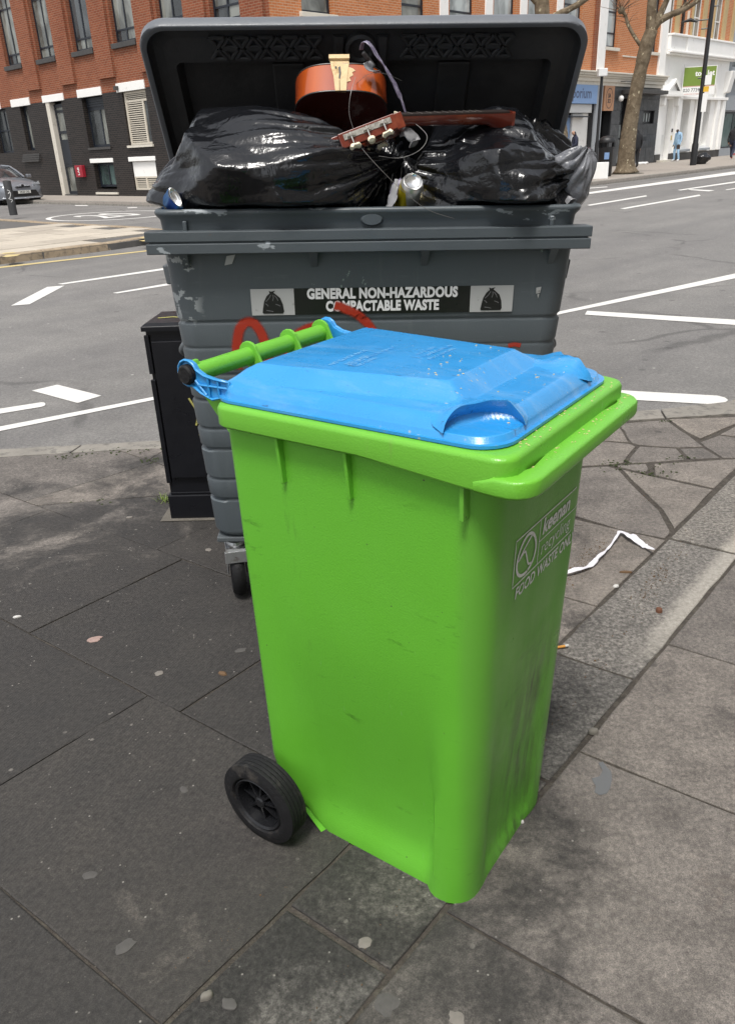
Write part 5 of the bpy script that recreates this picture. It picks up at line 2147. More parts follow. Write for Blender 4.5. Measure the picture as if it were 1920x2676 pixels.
for z0, z1, o in ((3.955, 4.12, .18), (4.12, 4.20, .26), (4.20, 4.30, .34), (4.30, 4.37, .42)):
    part('cornice', 'cream_stone', BB, (-.1, -o, z0), (28.05, 0, z1), 0, .01)
part('fascia', 'cream_stone', BB, (0, -.10, 3.80), (28.0, 0, 3.955))
g_open = [(.8, 4.4, .7, 3.2), (5.2, 8.8, .12, 3.2), (9.6, 12.4, .7, 3.2), (13.0, 15.6, .12, 3.2), (16.2, 20.55, .10, 3.0), (21.25, 22.42, .10, 2.70), (23.45, 24.35, .10, 3.28), (26.08, 27.42, 2.09, 2.70)]
wall('lower_wall', 0, 28.0, -.05, 3.80, g_open, 'shop_black', BB, 0, depth=.5)
for a, b, c, d in g_open[:4]:
    window(a, b, c, d, BB, 0, .2, ((a + b) / 2,), (2.6,), pane='pane_dark')
# blue fronted shop
bs = part('shop_sign', 'sign_blue', BB, (15.9, -.16, 3.0), (20.62, -.005, 3.79))
m = MB()
vs, fs = text_geo('emporium', .62, .012, 'RIGHT')
m.add([(20.05 + p[0], -.163, 3.42 + p[1]) for p in vs], fs)
m.build('lettering', 'sign_blue_text', bs)
part('shutter_box', 'white_frame', BB, (16.25, .02, 2.62), (20.5, .3, 2.98))
window(16.25, 18.4, .5, 2.6, BB, 0, .3, (17.3,), (2.1,), pane='pane_dark', frame='sign_blue')
part('shop_door', 'sign_blue', BB, (18.45, .28, .12), (18.95, .34, 2.5))
part('white_panel', 'white_render', BB, (19.0, .2, .12), (20.52, .3, 2.6))
part('awning_rail', 'navy_frame', BB, (18.2, -.15, 2.42), (20.0, .2, 2.47))
part('grey_pilaster', 'grey_render', BB, (20.64, -.14, .05), (21.22, 0, 3.80), 0, .01)
# brown sign and dark entrance
br = part('shop_sign', 'sign_brown', BB, (21.42, -.13, 2.70), (22.44, -.005, 3.80))
m = MB()
el = [(.34 * math.cos(R(a)), .44 * math.sin(R(a))) for a in range(0, 361, 10)]
vs, fs, _ = ribbon(el, .035)
m.add([(21.93 + p[0], -.134, 3.25 + p[1]) for p in vs], fs)
for txt, z in (('SA', 3.36), ('SO', 3.12)):
    vs, fs = text_geo(txt, .26, .008)
    m.add([(21.93 + p[0], -.134, z + p[1]) for p in vs], fs)
m.build('logo', 'shop_black', br)
window(21.3, 22.38, .12, 2.66, BB, 0, .42, (21.62,), (), pane='pane_bright', frame='shop_black', t=.1, name='door')
# charcoal tiled front
rng = random.Random(3)
for z0, z1 in ((.12, .92), (.92, 1.55), (1.55, 2.08), (2.72, 3.26), (3.26, 3.78)):
    x = 22.46
    while x < 27.98:
        w = min(rng.choice((.62, .9, 1.1)), 27.98 - x)
        if 28 - (x + w) < .3:
            w = 27.98 - x
        a, b = x, x + w
        x += w
        if z0 < 3.28 and a < 24.36 and b > 23.44:        # leave the doorway open
            if a < 23.44 - .1:
                part('tile', 'charcoal_tile', BB, (a + .008, -.035, z0 + .008), (23.43, -.003, z1 - .008))
            if b > 24.36 + .1:
                part('tile', 'charcoal_tile', BB, (24.37, -.035, z0 + .008), (b - .008, -.003, z1 - .008))
            continue
        part('tile', 'charcoal_tile', BB, (a + .008, -.035 - rng.uniform(0, .006), z0 + .008), (b - .008, -.003, z1 - .008))
for a, b in ((22.46, 23.42), (24.37, 25.2), (25.2, 26.06), (27.44, 27.98)):
    part('tile', 'charcoal_tile', BB, (a + .008, -.036, 2.088), (b - .008, -.003, 2.712))
window(23.47, 24.33, .14, 3.26, BB, 0, .25, (23.9,), (1.4, 2.1, 2.6), pane=['pane_bright', 'pane_dark'], frame='shop_black', name='door', t=.09)
window(26.1, 27.4, 2.10, 2.69, BB, 0, .12, (26.42, 26.75, 27.08), (), pane='pane_bright', frame='shop_black', t=.09)
part('canopy', 'dark_sill', BB, (23.35, -.75, 3.46), (27.35, -.04, 3.64), 0, .01)
part('letter_box', 'shop_black', BB, (26.4, -.05, 1.25), (26.75, -.04, 1.45))
m = MB()
m.lathe([(0, -.14), (.1, -.11), (.14, 0), (.1, .11), (0, .14)], 16, Matrix.Translation((23.05, -.2, 3.25)))
m.build('globe_lamp', 'sign_white', BB, smooth=60)
m = MB()
m.tube([(22.9, -.45, 4.0), (24.2, -.45, 3.98)], .02, 6)
m.tube([(22.9, -.45, 4.0), (22.9, -.1, 4.0)], .02, 6)
m.tube([(24.15, -.45, 3.98), (24.3, -.55, 3.86)], .07, 8)
m.build('camera_arm', 'shop_black', BB)
part('room_back', 'interior_dark', BB, (.3, 1.8, .1), (27.7, 1.9, 3.7))
part('room_back', 'interior_pale', BB, (1.6, 1.6, 3.9), (27.7, 1.7, TOPZ - .5))
m = MB()
m.prism([(-.02, -.02), (28.0, -.02), (28.0, 14), (12, 14), (12, 26), (-.02, 26)], TOPZ - .02, TOPZ + .25)
m.build('roof', 'roof_felt', BB)
part('rear_wall', 'brick_orange', BB, (12.0, 13.8, 0), (28, 14, TOPZ - .03))
part('rear_wall', 'brick_orange', BB, (.3, 25.8, 0), (12, 26, TOPZ - .03))
part('rear_wall', 'brick_orange', BB, (11.8, 14.0, 0), (12.0, 25.8, TOPZ - .03))

# ------------------------------------------------------------------ white fronted building
WB = empty('white_fronted_building', (KX, KY, 0), (0, 0, ROT), 'white rendered building with pediment doorway and balcony, next to the black tiled shop', 'building')
wo = [(31.05, 32.25, .82, 3.30), (34.1, 35.3, .82, 3.30), (28.75, 29.85, .12, 3.30)]
wall('lower_wall', 28.02, 37.5, -.05, 5.42, wo, 'white_render', WB, 0, depth=.55)
part('plinth', 'dark_sill', WB, (28.02, -.05, 0), (28.72, 0, .50))
part('plinth', 'dark_sill', WB, (29.9, -.05, 0), (37.52, 0, .50))
for a, b in ((31.07, 32.23), (34.12, 35.28)):
    window(a, b, .84, 3.28, WB, 0, .42, ((a + b) / 2 - .1,), (1.25, 2.3), pane='pane_dark', frame='white_frame')
    part('sloping_sill', 'grey_render', WB, (a - .25, -.22, .55), (b + .25, .0, .68), 0, .02)
for a in (30.3, 32.9, 33.5, 36.0, 36.9):
    part('pilaster', 'white_render', WB, (a, -.16, .505), (a + .48, 0, 3.30), 0, .02)
part('impost', 'white_render', WB, (30.2, -.22, 3.30), (37.5, 0, 3.45), 0, .02)
m = MB()
for k in range(14):
    a0, a1 = R(180 * k / 14), R(180 * (k + 1) / 14)
    for r0, r1, y0, y1 in ((.78, 1.05, -.20, 0),):
        P = [(34.7 + r * math.cos(a), y, 3.45 + r * math.sin(a)) for a, r in ((a0, r0), (a1, r0), (a1, r1), (a0, r1)) for y in (y0,)]
        Q = [(p[0], y1, p[2]) for p in P]
        m.add(P + Q, [(0, 1, 2, 3), (4, 5, 1, 0), (7, 6, 2, 3)])
m.build('arch', 'white_render', WB)
part('keystone', 'white_render', WB, (34.52, -.27, 4.35), (34.88, 0, 4.95), 0, .02)
m = MB()
m.add([(28.1, -.35, 3.56), (30.25, -.35, 3.56), (29.18, -.35, 4.28), (28.1, 0, 3.56), (30.25, 0, 3.56), (29.18, 0, 4.28)], [(0, 1, 4, 3), (1, 2, 5, 4), (2, 0, 3, 5)])
m.add([(28.1, -.35, 3.56), (30.25, -.35, 3.56), (29.18, -.35, 4.28), (28.55, -.35, 3.68), (29.8, -.35, 3.68), (29.18, -.35, 4.1)], [(0, 1, 4, 3), (1, 2, 5, 4), (2, 0, 3, 5)])
m.add([(28.55, -.2, 3.68), (29.8, -.2, 3.68), (29.18, -.2, 4.1)], [(0, 1, 2)])
m.build('pediment', 'white_render', WB)
part('pediment_shelf', 'white_render', WB, (28.05, -.38, 3.40), (30.3, 0, 3.55), 0, .02)
for a in (28.15, 29.95):
    part('console', 'white_render', WB, (a, -.26, 2.95), (a + .22, 0, 3.40), 0, .03)
dd = part('door', 'white_frame', WB, (28.77, .3, .14), (29.83, .36, 3.28))
part('door_panel', 'white_render', dd, (28.9, .285, 1.5), (29.7, .3, 3.0))
part('step', 'cream_stone', WB, (28.3, -.45, .09), (29.6, 0, .20))
part('keypad', 'shop_black', WB, (30.0, -.04, 1.62), (30.12, 0, 1.80))
part('notice', 'yellow_paint', WB, (30.0, -.03, 1.20), (30.14, 0, 1.45))
for z0, z1, o in ((5.42, 5.50, .30), (5.50, 5.60, .45)):
    part('cornice', 'white_render', WB, (28.02, -o, z0), (37.95, 0, z1), 0, .02)
part('balcony_parapet', 'white_render', WB, (28.02, -.30, 5.60), (30.0, -.05, 6.28), 0, .02)
part('balcony_parapet', 'white_render', WB, (30.0, -.40, 5.60), (37.8, -.05, 6.28), 0, .02)
part('balcony_rail', 'white_render', WB, (28.0, -.45, 6.28), (37.85, 0, 6.38), 0, .02)
m = MB()
m.add([(37.1, -.42, 4.9), (37.75, -.42, 4.9), (37.75, -.20, 3.75), (37.1, -.20, 3.75), (37.1, 0, 4.9), (37.75, 0, 4.9), (37.75, 0, 3.7), (37.1, 0, 3.7)],
      [(0, 1, 2, 3), (0, 1, 5, 4), (1, 2, 6, 5), (2, 3, 7, 6), (3, 0, 4, 7)])
m.build('corner_console', 'white_render', WB, bevel=.03)
uo = [(28.15, 29.0, 6.4, 9.0), (31.3, 32.6, 6.4, 9.0), (34.3, 35.6, 6.4, 9.0)]
wall('upper_wall', 28.02, 37.5, 5.6, TOPZ - .6, uo, 'brick_orange_lit', WB, 0, y=.05)
for a, b, c, d in uo:
    window(a, b, c, d, WB, 0, .18, ((a + b) / 2,), (7.4,), pane='pane_pale', frame='white_frame')
    part('stone_surround', 'ochre_stone', WB, (b + .02, -.03, 6.40), (b + .50, .05, 9.2))
    part('stone_surround', 'ochre_stone', WB, (a - .18, -.03, 6.40), (a - .02, .05, 9.2))
part('stone_surround', 'ochre_stone', WB, (37.0, -.03, 6.4), (37.48, .05, 9.2))
part('downpipe', 'brick_dark', WB, (29.85, -.06, 6.4), (30.0, .05, 9.0))
part('downpipe', 'cream_stone', WB, (30.55, -.06, 6.4), (30.62, .05, 7.6))
part('room_back', 'interior_pale', WB, (28.2, 1.6, .1), (37.3, 1.7, TOPZ - 1))
part('rear_wall', 'brick_orange', WB, (28.05, 12.8, 0), (37.5, 13, TOPZ - .62))
part('roof', 'roof_felt', WB, (28.02, .0, TOPZ - .6), (37.5, 13, TOPZ - .45))

# ------------------------------------------------------------------ grey building at the right edge
GY = empty('grey_building', (KX, KY, 0), (0, 0, ROT), 'grey building with wide dark shop windows at the far right edge', 'building')
go = [(38.0, 41.5, .55, 2.66), (42.0, 46.0, .55, 2.66), (38.2, 40.2, 5.2, 7.6), (42.5, 44.5, 5.2, 7.6)]
wall('wall', 37.55, 50, -.05, 8.6, go, 'grey_render', GY, 0, y=.1)
window(38.02, 41.48, .57, 2.64, GY, 0, .24, (40.0,), (), pane='pane_teal', frame='navy_frame')
window(42.02, 45.98, .57, 2.64, GY, 0, .24, (44.0,), (), pane='pane_teal', frame='navy_frame')
window(38.2, 40.2, 5.2, 7.6, GY, 0, .24, (39.2,), (6.4,), pane='pane_dark')
window(42.5, 44.5, 5.2, 7.6, GY, 0, .24, (43.5,), (6.4,), pane='pane_dark')
part('fascia', 'grey_render', GY, (37.6, -.1, 2.75), (50, .1, 3.6))
part('cornice', 'pane_teal', GY, (37.8, -.3, 4.4), (50, .1, 4.9))
part('low_rail', 'red_box', GY, (37.7, -.9, .15), (46, -.8, .24))
part('rear_wall', 'grey_render', GY, (37.55, 12, 0), (50, 12.2, 8.6))
part('roof', 'roof_felt', GY, (37.55, .1, 8.6), (50, 12.2, 8.75))
part('room_back', 'interior_dark', GY, (37.7, 1.5, .1), (49.8, 1.6, 8.4))

# ------------------------------------------------------------------ unseen house behind the viewer, added to shade bins and reflect in bags
TD = Vector((CN[0], CN[1], 0))
hp0 = Vector((TN[0] * -4.2, TN[1] * -4.2, 0))
hang = math.atan2(.7547, .6561)          # along the granite strip
HB = empty('added_shading_house', hp0, (0, 0, hang + math.pi), 'pale house out of view behind the viewer, added for shade and reflections', 'building')
ho = [(a, a + 1.1, z, z + 1.7) for a in (-9.5, -7, -4.5, -2, .5, 3, 5.5) for z in (1.0, 4.2, 7.2)]
wall('wall', -12, 8, -.05, 10, ho, 'cream_stone', HB, 0)
for a, b, c, d in ho:
    window(a, b, c, d, HB, 0, .12, ((a + b) / 2,), ((c + d) / 2,), frame='white_frame', pane='pane_dark')
part('roof', 'roof_felt', HB, (-12, 0, 10), (8, 7, 10.2))
part('rear_wall', 'brick_orange', HB, (-12, 6.8, 0), (8, 7, 10))
part('room_back', 'interior_dark', HB, (-11.8, 1.0, .1), (7.8, 1.1, 9.9))
# ------------------------------------------------------------------ trees
def mat_bark():
    b = NB('plane_bark')
    co = b.coord('Object')
    v = b.voro(b.coord('Object', (1, 1, .6)), 7.5)
    n = b.noise(co, 5, 6, .7)
    c = b.mix(b.ramp(n, [(.35, 0), (.65, 1)]), (.10, .075, .048), (.20, .16, .11))
    k = b.mix(1.0, b.ramp(b.noise(co, 9, 3), [(.52, 0), (.58, 1)]), b.ramp(v, [(.22, 1), (.3, 0)]), 'MULTIPLY')
    c = b.mix(k, c, (.40, .35, .24))
    b.set(c, .9, 0, .2)
    b.bump(b.noise(co, 14, 6), .8, .03)


mat_bark()
simple('twig', (.11, .07, .045), .9)
simple('soil', (.05, .045, .03), .95, var=.4, vscale=8)


def limb(m, pts, radii, n=10):
    P = catmull(pts, 6)
    rr_ = []
    for i in range(len(P)):
        t = i / (len(P) - 1) * (len(radii) - 1)
        k = min(len(radii) - 2, int(t))
        rr_.append((radii[k] + (radii[k + 1] - radii[k]) * (t - k)) * (1 + .10 * noise.noise(P[i] * 3)))
    m.tube(P, rr_, n)
    return P


def twigs(m, p, cnt, ln, rng):
    for _ in range(cnt):
        d = Vector((rng.gauss(0, 1), rng.gauss(0, .7), abs(rng.gauss(.5, .8)))).normalized()
        L = ln * rng.uniform(.6, 1.3)
        q = p + d * L * .5 + Vector((rng.gauss(0, .05), rng.gauss(0, .05), .06))
        m.tube([p, q, p + d * L + Vector((0, 0, .12 * L))], [.012, .008, .003], 4, False)


def plane_tree(base, sx, spec, label, seed):
    """spec: list of (points in local right/up metres with depth, radii); first is the trunk"""
    rng = random.Random(seed)
    root = empty('plane_tree', base, (0, 0, 0), label, 'tree', 'plane trees along the far pavement')
    right = Vector((base[1], -base[0], 0)).normalized()
    fwd = Vector((base[0], base[1], 0)).normalized()

    def L(p):
        return right * p[0] + Vector((0, 0, 1)) * p[1] + fwd * (p[2] if len(p) > 2 else 0)
    m = MB()
    limb(m, [L(p) for p in spec[0][0]], spec[0][1], 16)
    # root flare
    for i, v in enumerate(m.v):
        if v[2] < .5:
            k = (0.5 - v[2]) / .5
            a = math.atan2(v[1], v[0])
            g = 1 + .45 * k * k * (1 + .5 * math.sin(3 * a + 1))
            m.v[i] = Vector((v[0] * g, v[1] * g, v[2]))
    m.build('trunk', 'plane_bark', root, smooth=180)
    m = MB()
    tw = MB()
    for pts, radii in spec[1:]:
        P = limb(m, [L(p) for p in pts], radii, 10)
        e = P[-1]
        # pollard knuckle
        m.add(*ico(e, radii[-1] * 1.7, rng))
        twigs(tw, e, 26, .9, rng)
        for q in P[len(P) // 2::4]:
            twigs(tw, q, 3, .5, rng)
    m.build('crown', 'plane_bark', root, smooth=180)
    tag(tw.build('twigs', 'twig', root), kind='stuff')
    g = MB()
    g.lathe([(0, .012), (.75, .008), (.8, 0)], 20)
    g.build('tree_pit', 'soil', root)
    return root


def ico(c, r, rng):
    bm = bmesh.new()
    bmesh.ops.create_icosphere(bm, subdivisions=2, radius=r)
    vs = [c + v.co * rng.uniform(.8, 1.2) for v in bm.verts]
    idx = {v: i for i, v in enumerate(bm.verts)}
    fs = [[idx[v] for v in f.verts] for f in bm.faces]
    bm.free()
    return vs, fs


# positions measured on the far pavement
T1 = G(1630, 454, .10)
dist1 = math.hypot(T1[0], T1[1])


def tp(cx, cy, base, dep=0.0):
    """pixel -> (right, up) in the plane through base facing the camera"""
    d = _f + (cx - PW / 2) / FPX * CR - (cy - PH / 2) / FPX * CU
    fw = Vector((base[0], base[1], 0)).normalized()
    rt = Vector((base[1], -base[0], 0)).normalized()
    dv = Vector(d)
    t = (math.hypot(base[0], base[1]) + dep) / dv.dot(fw)
    P = Vector((0, 0, CAM_H)) + dv * t
    return ((P - Vector(base)).dot(rt), P[2] - base[2], dep)


def k2(x, y):
    return 1440 + x * .3087, y * .3087


trunk = [tp(*k2(625, 1465), T1), tp(*k2(635, 1300), T1), tp(*k2(662, 1080), T1), tp(*k2(705, 830), T1), tp(*k2(762, 560), T1), tp(*k2(805, 380), T1), tp(*k2(850, 250), T1)]
fork = tp(*k2(850, 250), T1)
def up_(a, dx, dz, dy=0):
    return (a[0] + dx, a[1] + dz, a[2] + dy)
l1 = [tp(*k2(835, 300), T1), tp(*k2(900, 190), T1), tp(*k2(1010, 125), T1), tp(*k2(1120, 80), T1), tp(*k2(1240, 0), T1), tp(*k2(1400, -170), T1)]
l2_ = [tp(*k2(840, 270), T1), tp(*k2(845, 120), T1), tp(*k2(850, 0), T1), tp(*k2(860, -200), T1, .3), tp(*k2(820, -480), T1, .5)]
l3_ = [tp(*k2(885, 200), T1), tp(*k2(925, 110), T1), tp(*k2(975, 0), T1), tp(*k2(1060, -220), T1, -.4), tp(*k2(1080, -420), T1, -.6)]
l4_ = [tp(*k2(750, 380), T1), tp(*k2(690, 290), T1), tp(*k2(645, 200), T1), tp(*k2(625, 130), T1), tp(*k2(590, 90), T1)]
l5_ = [tp(*k2(1090, 95), T1), tp(*k2(1130, 40), T1), tp(*k2(1175, 0), T1), tp(*k2(1240, -120), T1)]
plane_tree(T1, 1, [(trunk, [.37, .33, .30, .275, .25, .27, .22]), (l1, [.17, .14, .12, .10, .08, .06]), (l2_, [.21, .19, .17, .14, .11]), (l3_, [.15, .13, .11, .09, .07]), (l4_, [.075, .07, .065, .06, .08]), (l5_, [.06, .05, .045, .04])],
           'bare pollarded plane tree with mottled bark, in front of the black tiled shop', 3)
# second tree, its trunk mostly behind the open lid
T2 = KP(8.6, -5.1, .10)
t2x = tp(1415, 20, T2)
trunk = [(0, 0, 0), (.05, 1.5, 0), (t2x[0] * .5, 3.2, 0), (t2x[0], t2x[1], 0), (t2x[0] + .05, t2x[1] + 1.0, 0)]
b1 = [tp(1400, 70, T2), tp(1455, 40, T2), tp(1490, 22, T2), tp(1526, 0, T2), tp(1600, -60, T2), tp(1640, -130, T2)]
b2_ = [trunk[-1], up_(trunk[-1], -.2, 1.0, .2), up_(trunk[-1], -.5, 2.2, .4)]
b3_ = [trunk[-2], up_(trunk[-2], -.8, .9, -.2), up_(trunk[-2], -1.5, 2.4, -.3)]
plane_tree(T2, 1, [(trunk, [.36, .30, .27, .25, .2]), (b1, [.12, .115, .10, .09, .075, .06]), (b2_, [.16, .13, .1]), (b3_, [.12, .1, .08])],
           'second bare plane tree, trunk hidden behind the open container lid', 9)

# ------------------------------------------------------------------ lamp post, pole, bins, bollard
simple('post_black', (.012, .012, .013), .45, var=.2)
simple('label_yellow', (.70, .42, .03), .5)
LP_ = G(1809, 432, .10)
lamp = empty('lamp_post', LP_, (0, 0, 0), 'tall black lamp post with parking notices, in front of the white building', 'lamp post')
rt = Vector((LP_[1], -LP_[0], 0)).normalized()
m = MB()
m.lathe([(.15, 0), (.15, .9), (.12, 1.0), (.115, 3.2), (.10, 3.3), (.095, 6.5), (.075, 9.5)], 16)
m.build('post', 'post_black', lamp, smooth=40)
m = MB()
for z, l_, sgn in ((6.05, 1.1, -1), (5.7, .35, -1), (6.55, .3, 1), (3.72, .25, -1)):
    a = Vector((0, 0, z))
    m.tube([a, a + rt * sgn * l_], .03, 6)
    if l_ > 1:
        m.tube([a + rt * -.55 + Vector((0, 0, -.06)), a + rt * -.85 + Vector((0, 0, .05)), a + rt * -1.25 + Vector((0, 0, -.03))], [.03, .09, .02], 6)
m.build('banner_arm', 'post_black', lamp)
fw_ = Vector((LP_[0], LP_[1], 0)).normalized()


def lamp_plate(z0, z1, x0, x1, mat, nm='notice_plate'):
    m = MB()
    P = [rt * a - fw_ * .16 + Vector((0, 0, z)) for a, z in ((x0, z0), (x1, z0), (x1, z1), (x0, z1))]
    Q = [p + fw_ * .01 for p in P]
    m.add(P + Q, [(0, 1, 2, 3), (7, 6, 5, 4), (0, 1, 5, 4), (1, 2, 6, 5), (2, 3, 7, 6), (3, 0, 4, 7)])
    m.build(nm, mat, lamp)


lamp_plate(3.42, 3.82, .08, .36, 'sign_white')
lamp_plate(3.13, 3.36, .06, .29, 'label_yellow')
lamp_plate(2.30, 3.08, .06, .28, 'sign_white')
m = MB()
m.lathe([(0, 9.4), (.2, 9.45), (.25, 9.6), (.1, 9.75), (0, 9.8)], 12)
m.build('lantern', 'post_black', lamp, smooth=40)

PP = G(1552, 467, .10)
pole = empty('sign_pole', PP, (0, 0, 0), 'slim black pole standing beside the litter bin by the far kerb', 'pole')
m = MB()
m.lathe([(.075, 0), (.075, 1.2), (.055, 1.3), (.05, 3.4), (0, 3.4)], 12)
m.build('post', 'post_black', pole, smooth=40)
m = MB()
m.box((0, 0, 3.5), (.32, .25, .25))
m.build('light_box', 'sign_white', pole, bevel=.02)
LB = G(1578, 461, .10)
lb = empty('litter_bin', LB, (0, 0, R(30)), 'black domed litter bin with a blue sticker on the far pavement', 'litter bin')
m = MB()
m.lathe([(.24, 0), (.26, .04), (.27, .95), (.28, 1.0), (.28, 1.05)], 24)
m.build('body', 'post_black', lb, smooth=40)
m = MB()
m.lathe([(.27, 1.22), (.32, 1.20), (.33, 1.25), (.28, 1.36), (.15, 1.43), (0, 1.45)], 24)
for a in (45, 135, 225, 315):
    m.box((.25 * math.cos(R(a)), .25 * math.sin(R(a)), 1.13), (.09, .09, .2))
m.build('hood', 'post_black', lb, smooth=40)
m = MB()
fwl = -Vector((LB[0], LB[1], 0)).normalized()
fwl.rotate(Matrix.Rotation(-R(30), 3, 'Z'))
sdl = Vector((-fwl[1], fwl[0], 0))
for x0, x1, z0, z1, in ((-.06, .12, .62, .86),):
    m.add([fwl * .282 + sdl * a + Vector((0, 0, z)) for a, z in ((x0, z0), (x1, z0), (x1, z1), (x0, z1))], [(0, 1, 2, 3)])
m.build('sticker', 'sign_blue', lb)
# white box at the foot of the pole
bx = G(1564, 467, .10)
m = MB()
m.box((0, 0, .28), (.62, .35, .56))
o = m.build('white_box', 'sign_white', bevel=.01, loc=bx, rotz=R(-16))
tag(o, 'plain white box standing at the foot of the slim black pole', 'box')

BQ = G(37, 562, .09)
bol = empty('bollard', BQ, (0, 0, 0), 'dark grey round bollard with scribbled graffiti at the left edge', 'bollard')
simple('bollard_grey', (.035, .035, .036), .55, var=.3, vscale=6)
m = MB()
m.lathe([(.115, 0), (.115, .92), (.105, .95), (0, .96)], 24)
m.build('post', 'bollard_grey', bol, smooth=40)
m = MB()
sg_ = catmull([(-.04, .70, 0), (.03, .66, 0), (-.03, .60, 0), (.04, .62, 0), (.0, .50, 0), (-.04, .46, 0), (.05, .42, 0), (.0, .36, 0), (.04, .40, 0)], 5)
vs, fs, _ = ribbon([(p[0], p[1]) for p in sg_], .012)
fb_ = -Vector((BQ[0], BQ[1], 0)).normalized()
for i in range(len(vs)):
    a = math.atan2(fb_[1], fb_[0]) + vs[i][0] / .117
    vs[i] = (.117 * math.cos(a), .117 * math.sin(a), vs[i][1])
m.add(vs, fs)
m.build('graffiti', 'sign_white', bol)

# ------------------------------------------------------------------ to-let board
bl = KP(30.45, -.15, 0)
dview = Vector((bl[0], bl[1], 0)).normalized()
bdir = Vector((dview[1], -dview[0], 0))
TB = empty('to_let_board', bl, (0, 0, math.atan2(bdir[1], bdir[0])), 'green and white to let board fixed to the white building', 'sign')
part('panel', 'sign_white', TB, (0, -.02, 3.45), (1.72, .02, 4.88))
part('panel', 'sign_green', TB, (.03, -.026, 3.92), (1.69, -.02, 4.85))
part('stripe', 'sign_pink', TB, (.03, -.025, 3.885), (1.69, -.021, 3.915))
m = MB()
for word, xr in (('to', .94), ('let', 1.62)):
    m = MB()
    vs, fs = text_geo(word, .36, .012, 'RIGHT')
    m.add([(xr + p[0], -.030, 4.52 + p[1]) for p in vs], fs)
    m.build('lettering', 'sign_white', TB)
m = MB()
vs, fs = text_geo('020 7739  969', .235, .001, 'LEFT')
m.add([(.06 + p[0], -.024, 3.71 + p[1]) for p in vs], fs)
m.build('phone_number', 'navy_frame', TB)
m = MB()
vs, fs = text_geo('residential property lettings', .12, .0, 'LEFT')
m.add([(.08 + p[0], -.024, 3.53 + p[1]) for p in vs], fs)
m.build('small_print', 'sign_pink', TB)
m = MB()
m.tube([(.02, .05, 3.3), (.02, .05, 5.0)], .035, 6)
m.build('post', 'white_frame', TB)

# ------------------------------------------------------------------ people
simple('skin', (.38, .22, .15), .6)
simple('skin_dark', (.05, .03, .022), .6)
simple('denim_light', (.30, .46, .62), .85, var=.25, vscale=9)
simple('hood_grey', (.52, .52, .53), .9, var=.15, vscale=9)
simple('navy_cloth', (.018, .022, .045), .85, var=.3, vscale=9)
simple('black_cloth', (.012, .012, .014), .85, var=.3, vscale=9)
simple('trainer_white', (.62, .62, .62), .7)
simple('trainer_red', (.35, .05, .03), .7)


def person(loc, heading, label, J, mats, region, hgt=1.76):
    """one continuous skinned body; J: joint -> (x, y, z, rx, ry); faces -Y before heading turns it"""
    order = list(J.keys())
    E_ = [('pelvis', 'belly'), ('belly', 'chest'), ('chest', 'neck'), ('neck', 'chin'), ('chin', 'head'), ('chest', 'lsh'), ('lsh', 'lel'), ('lel', 'lwr'), ('lwr', 'lha'), ('lha', 'lfi'),
          ('chest', 'rsh'), ('rsh', 'rel'), ('rel', 'rwr'), ('rwr', 'rha'), ('rha', 'rfi'), ('pelvis', 'lhip'), ('lhip', 'lkn'), ('lkn', 'lan'), ('lan', 'lto'), ('pelvis', 'rhip'), ('rhip', 'rkn'), ('rkn', 'ran'), ('ran', 'rto'),
          ('chin', 'nose'), ('lwr', 'lth'), ('rwr', 'rth')]
    me = bpy.data.meshes.new('person')
    s = hgt / 1.76
    me.from_pydata([(J[k][0] * s, J[k][1] * s, J[k][2] * s) for k in order], [(order.index(a), order.index(b)) for a, b in E_], [])
    ob = bpy.data.objects.new('person', me)
    COL.objects.link(ob)
    ob.modifiers.new('skin', 'SKIN')
    for i, k in enumerate(order):
        me.skin_vertices[0].data[i].radius = (J[k][3] * s, J[k][4] * s)
        me.skin_vertices[0].data[i].use_root = (k == 'pelvis')
    sb = ob.modifiers.new('sub', 'SUBSURF')
    sb.levels = 2
    sb.render_levels = 2
    dg = bpy.context.evaluated_depsgraph_get()
    m2 = bpy.data.meshes.new_from_object(ob.evaluated_get(dg))
    bpy.data.objects.remove(ob)
    m2.name = 'person'
    m2.materials.clear()
    for x in mats:
        m2.materials.append(MATS[x])
    jl = [(k, Vector(J[k][:3]) * s) for k in order]
    for p in m2.polygons:
        c = p.center
        k = min(jl, key=lambda q: (q[1] - c).length)[0]
        p.material_index = region(k, c / s)
        p.use_smooth = True
    o = bpy.data.objects.new('person', m2)
    COL.objects.link(o)
    o.location = loc
    o.rotation_euler.z = heading
    return tag(o, label, 'person')


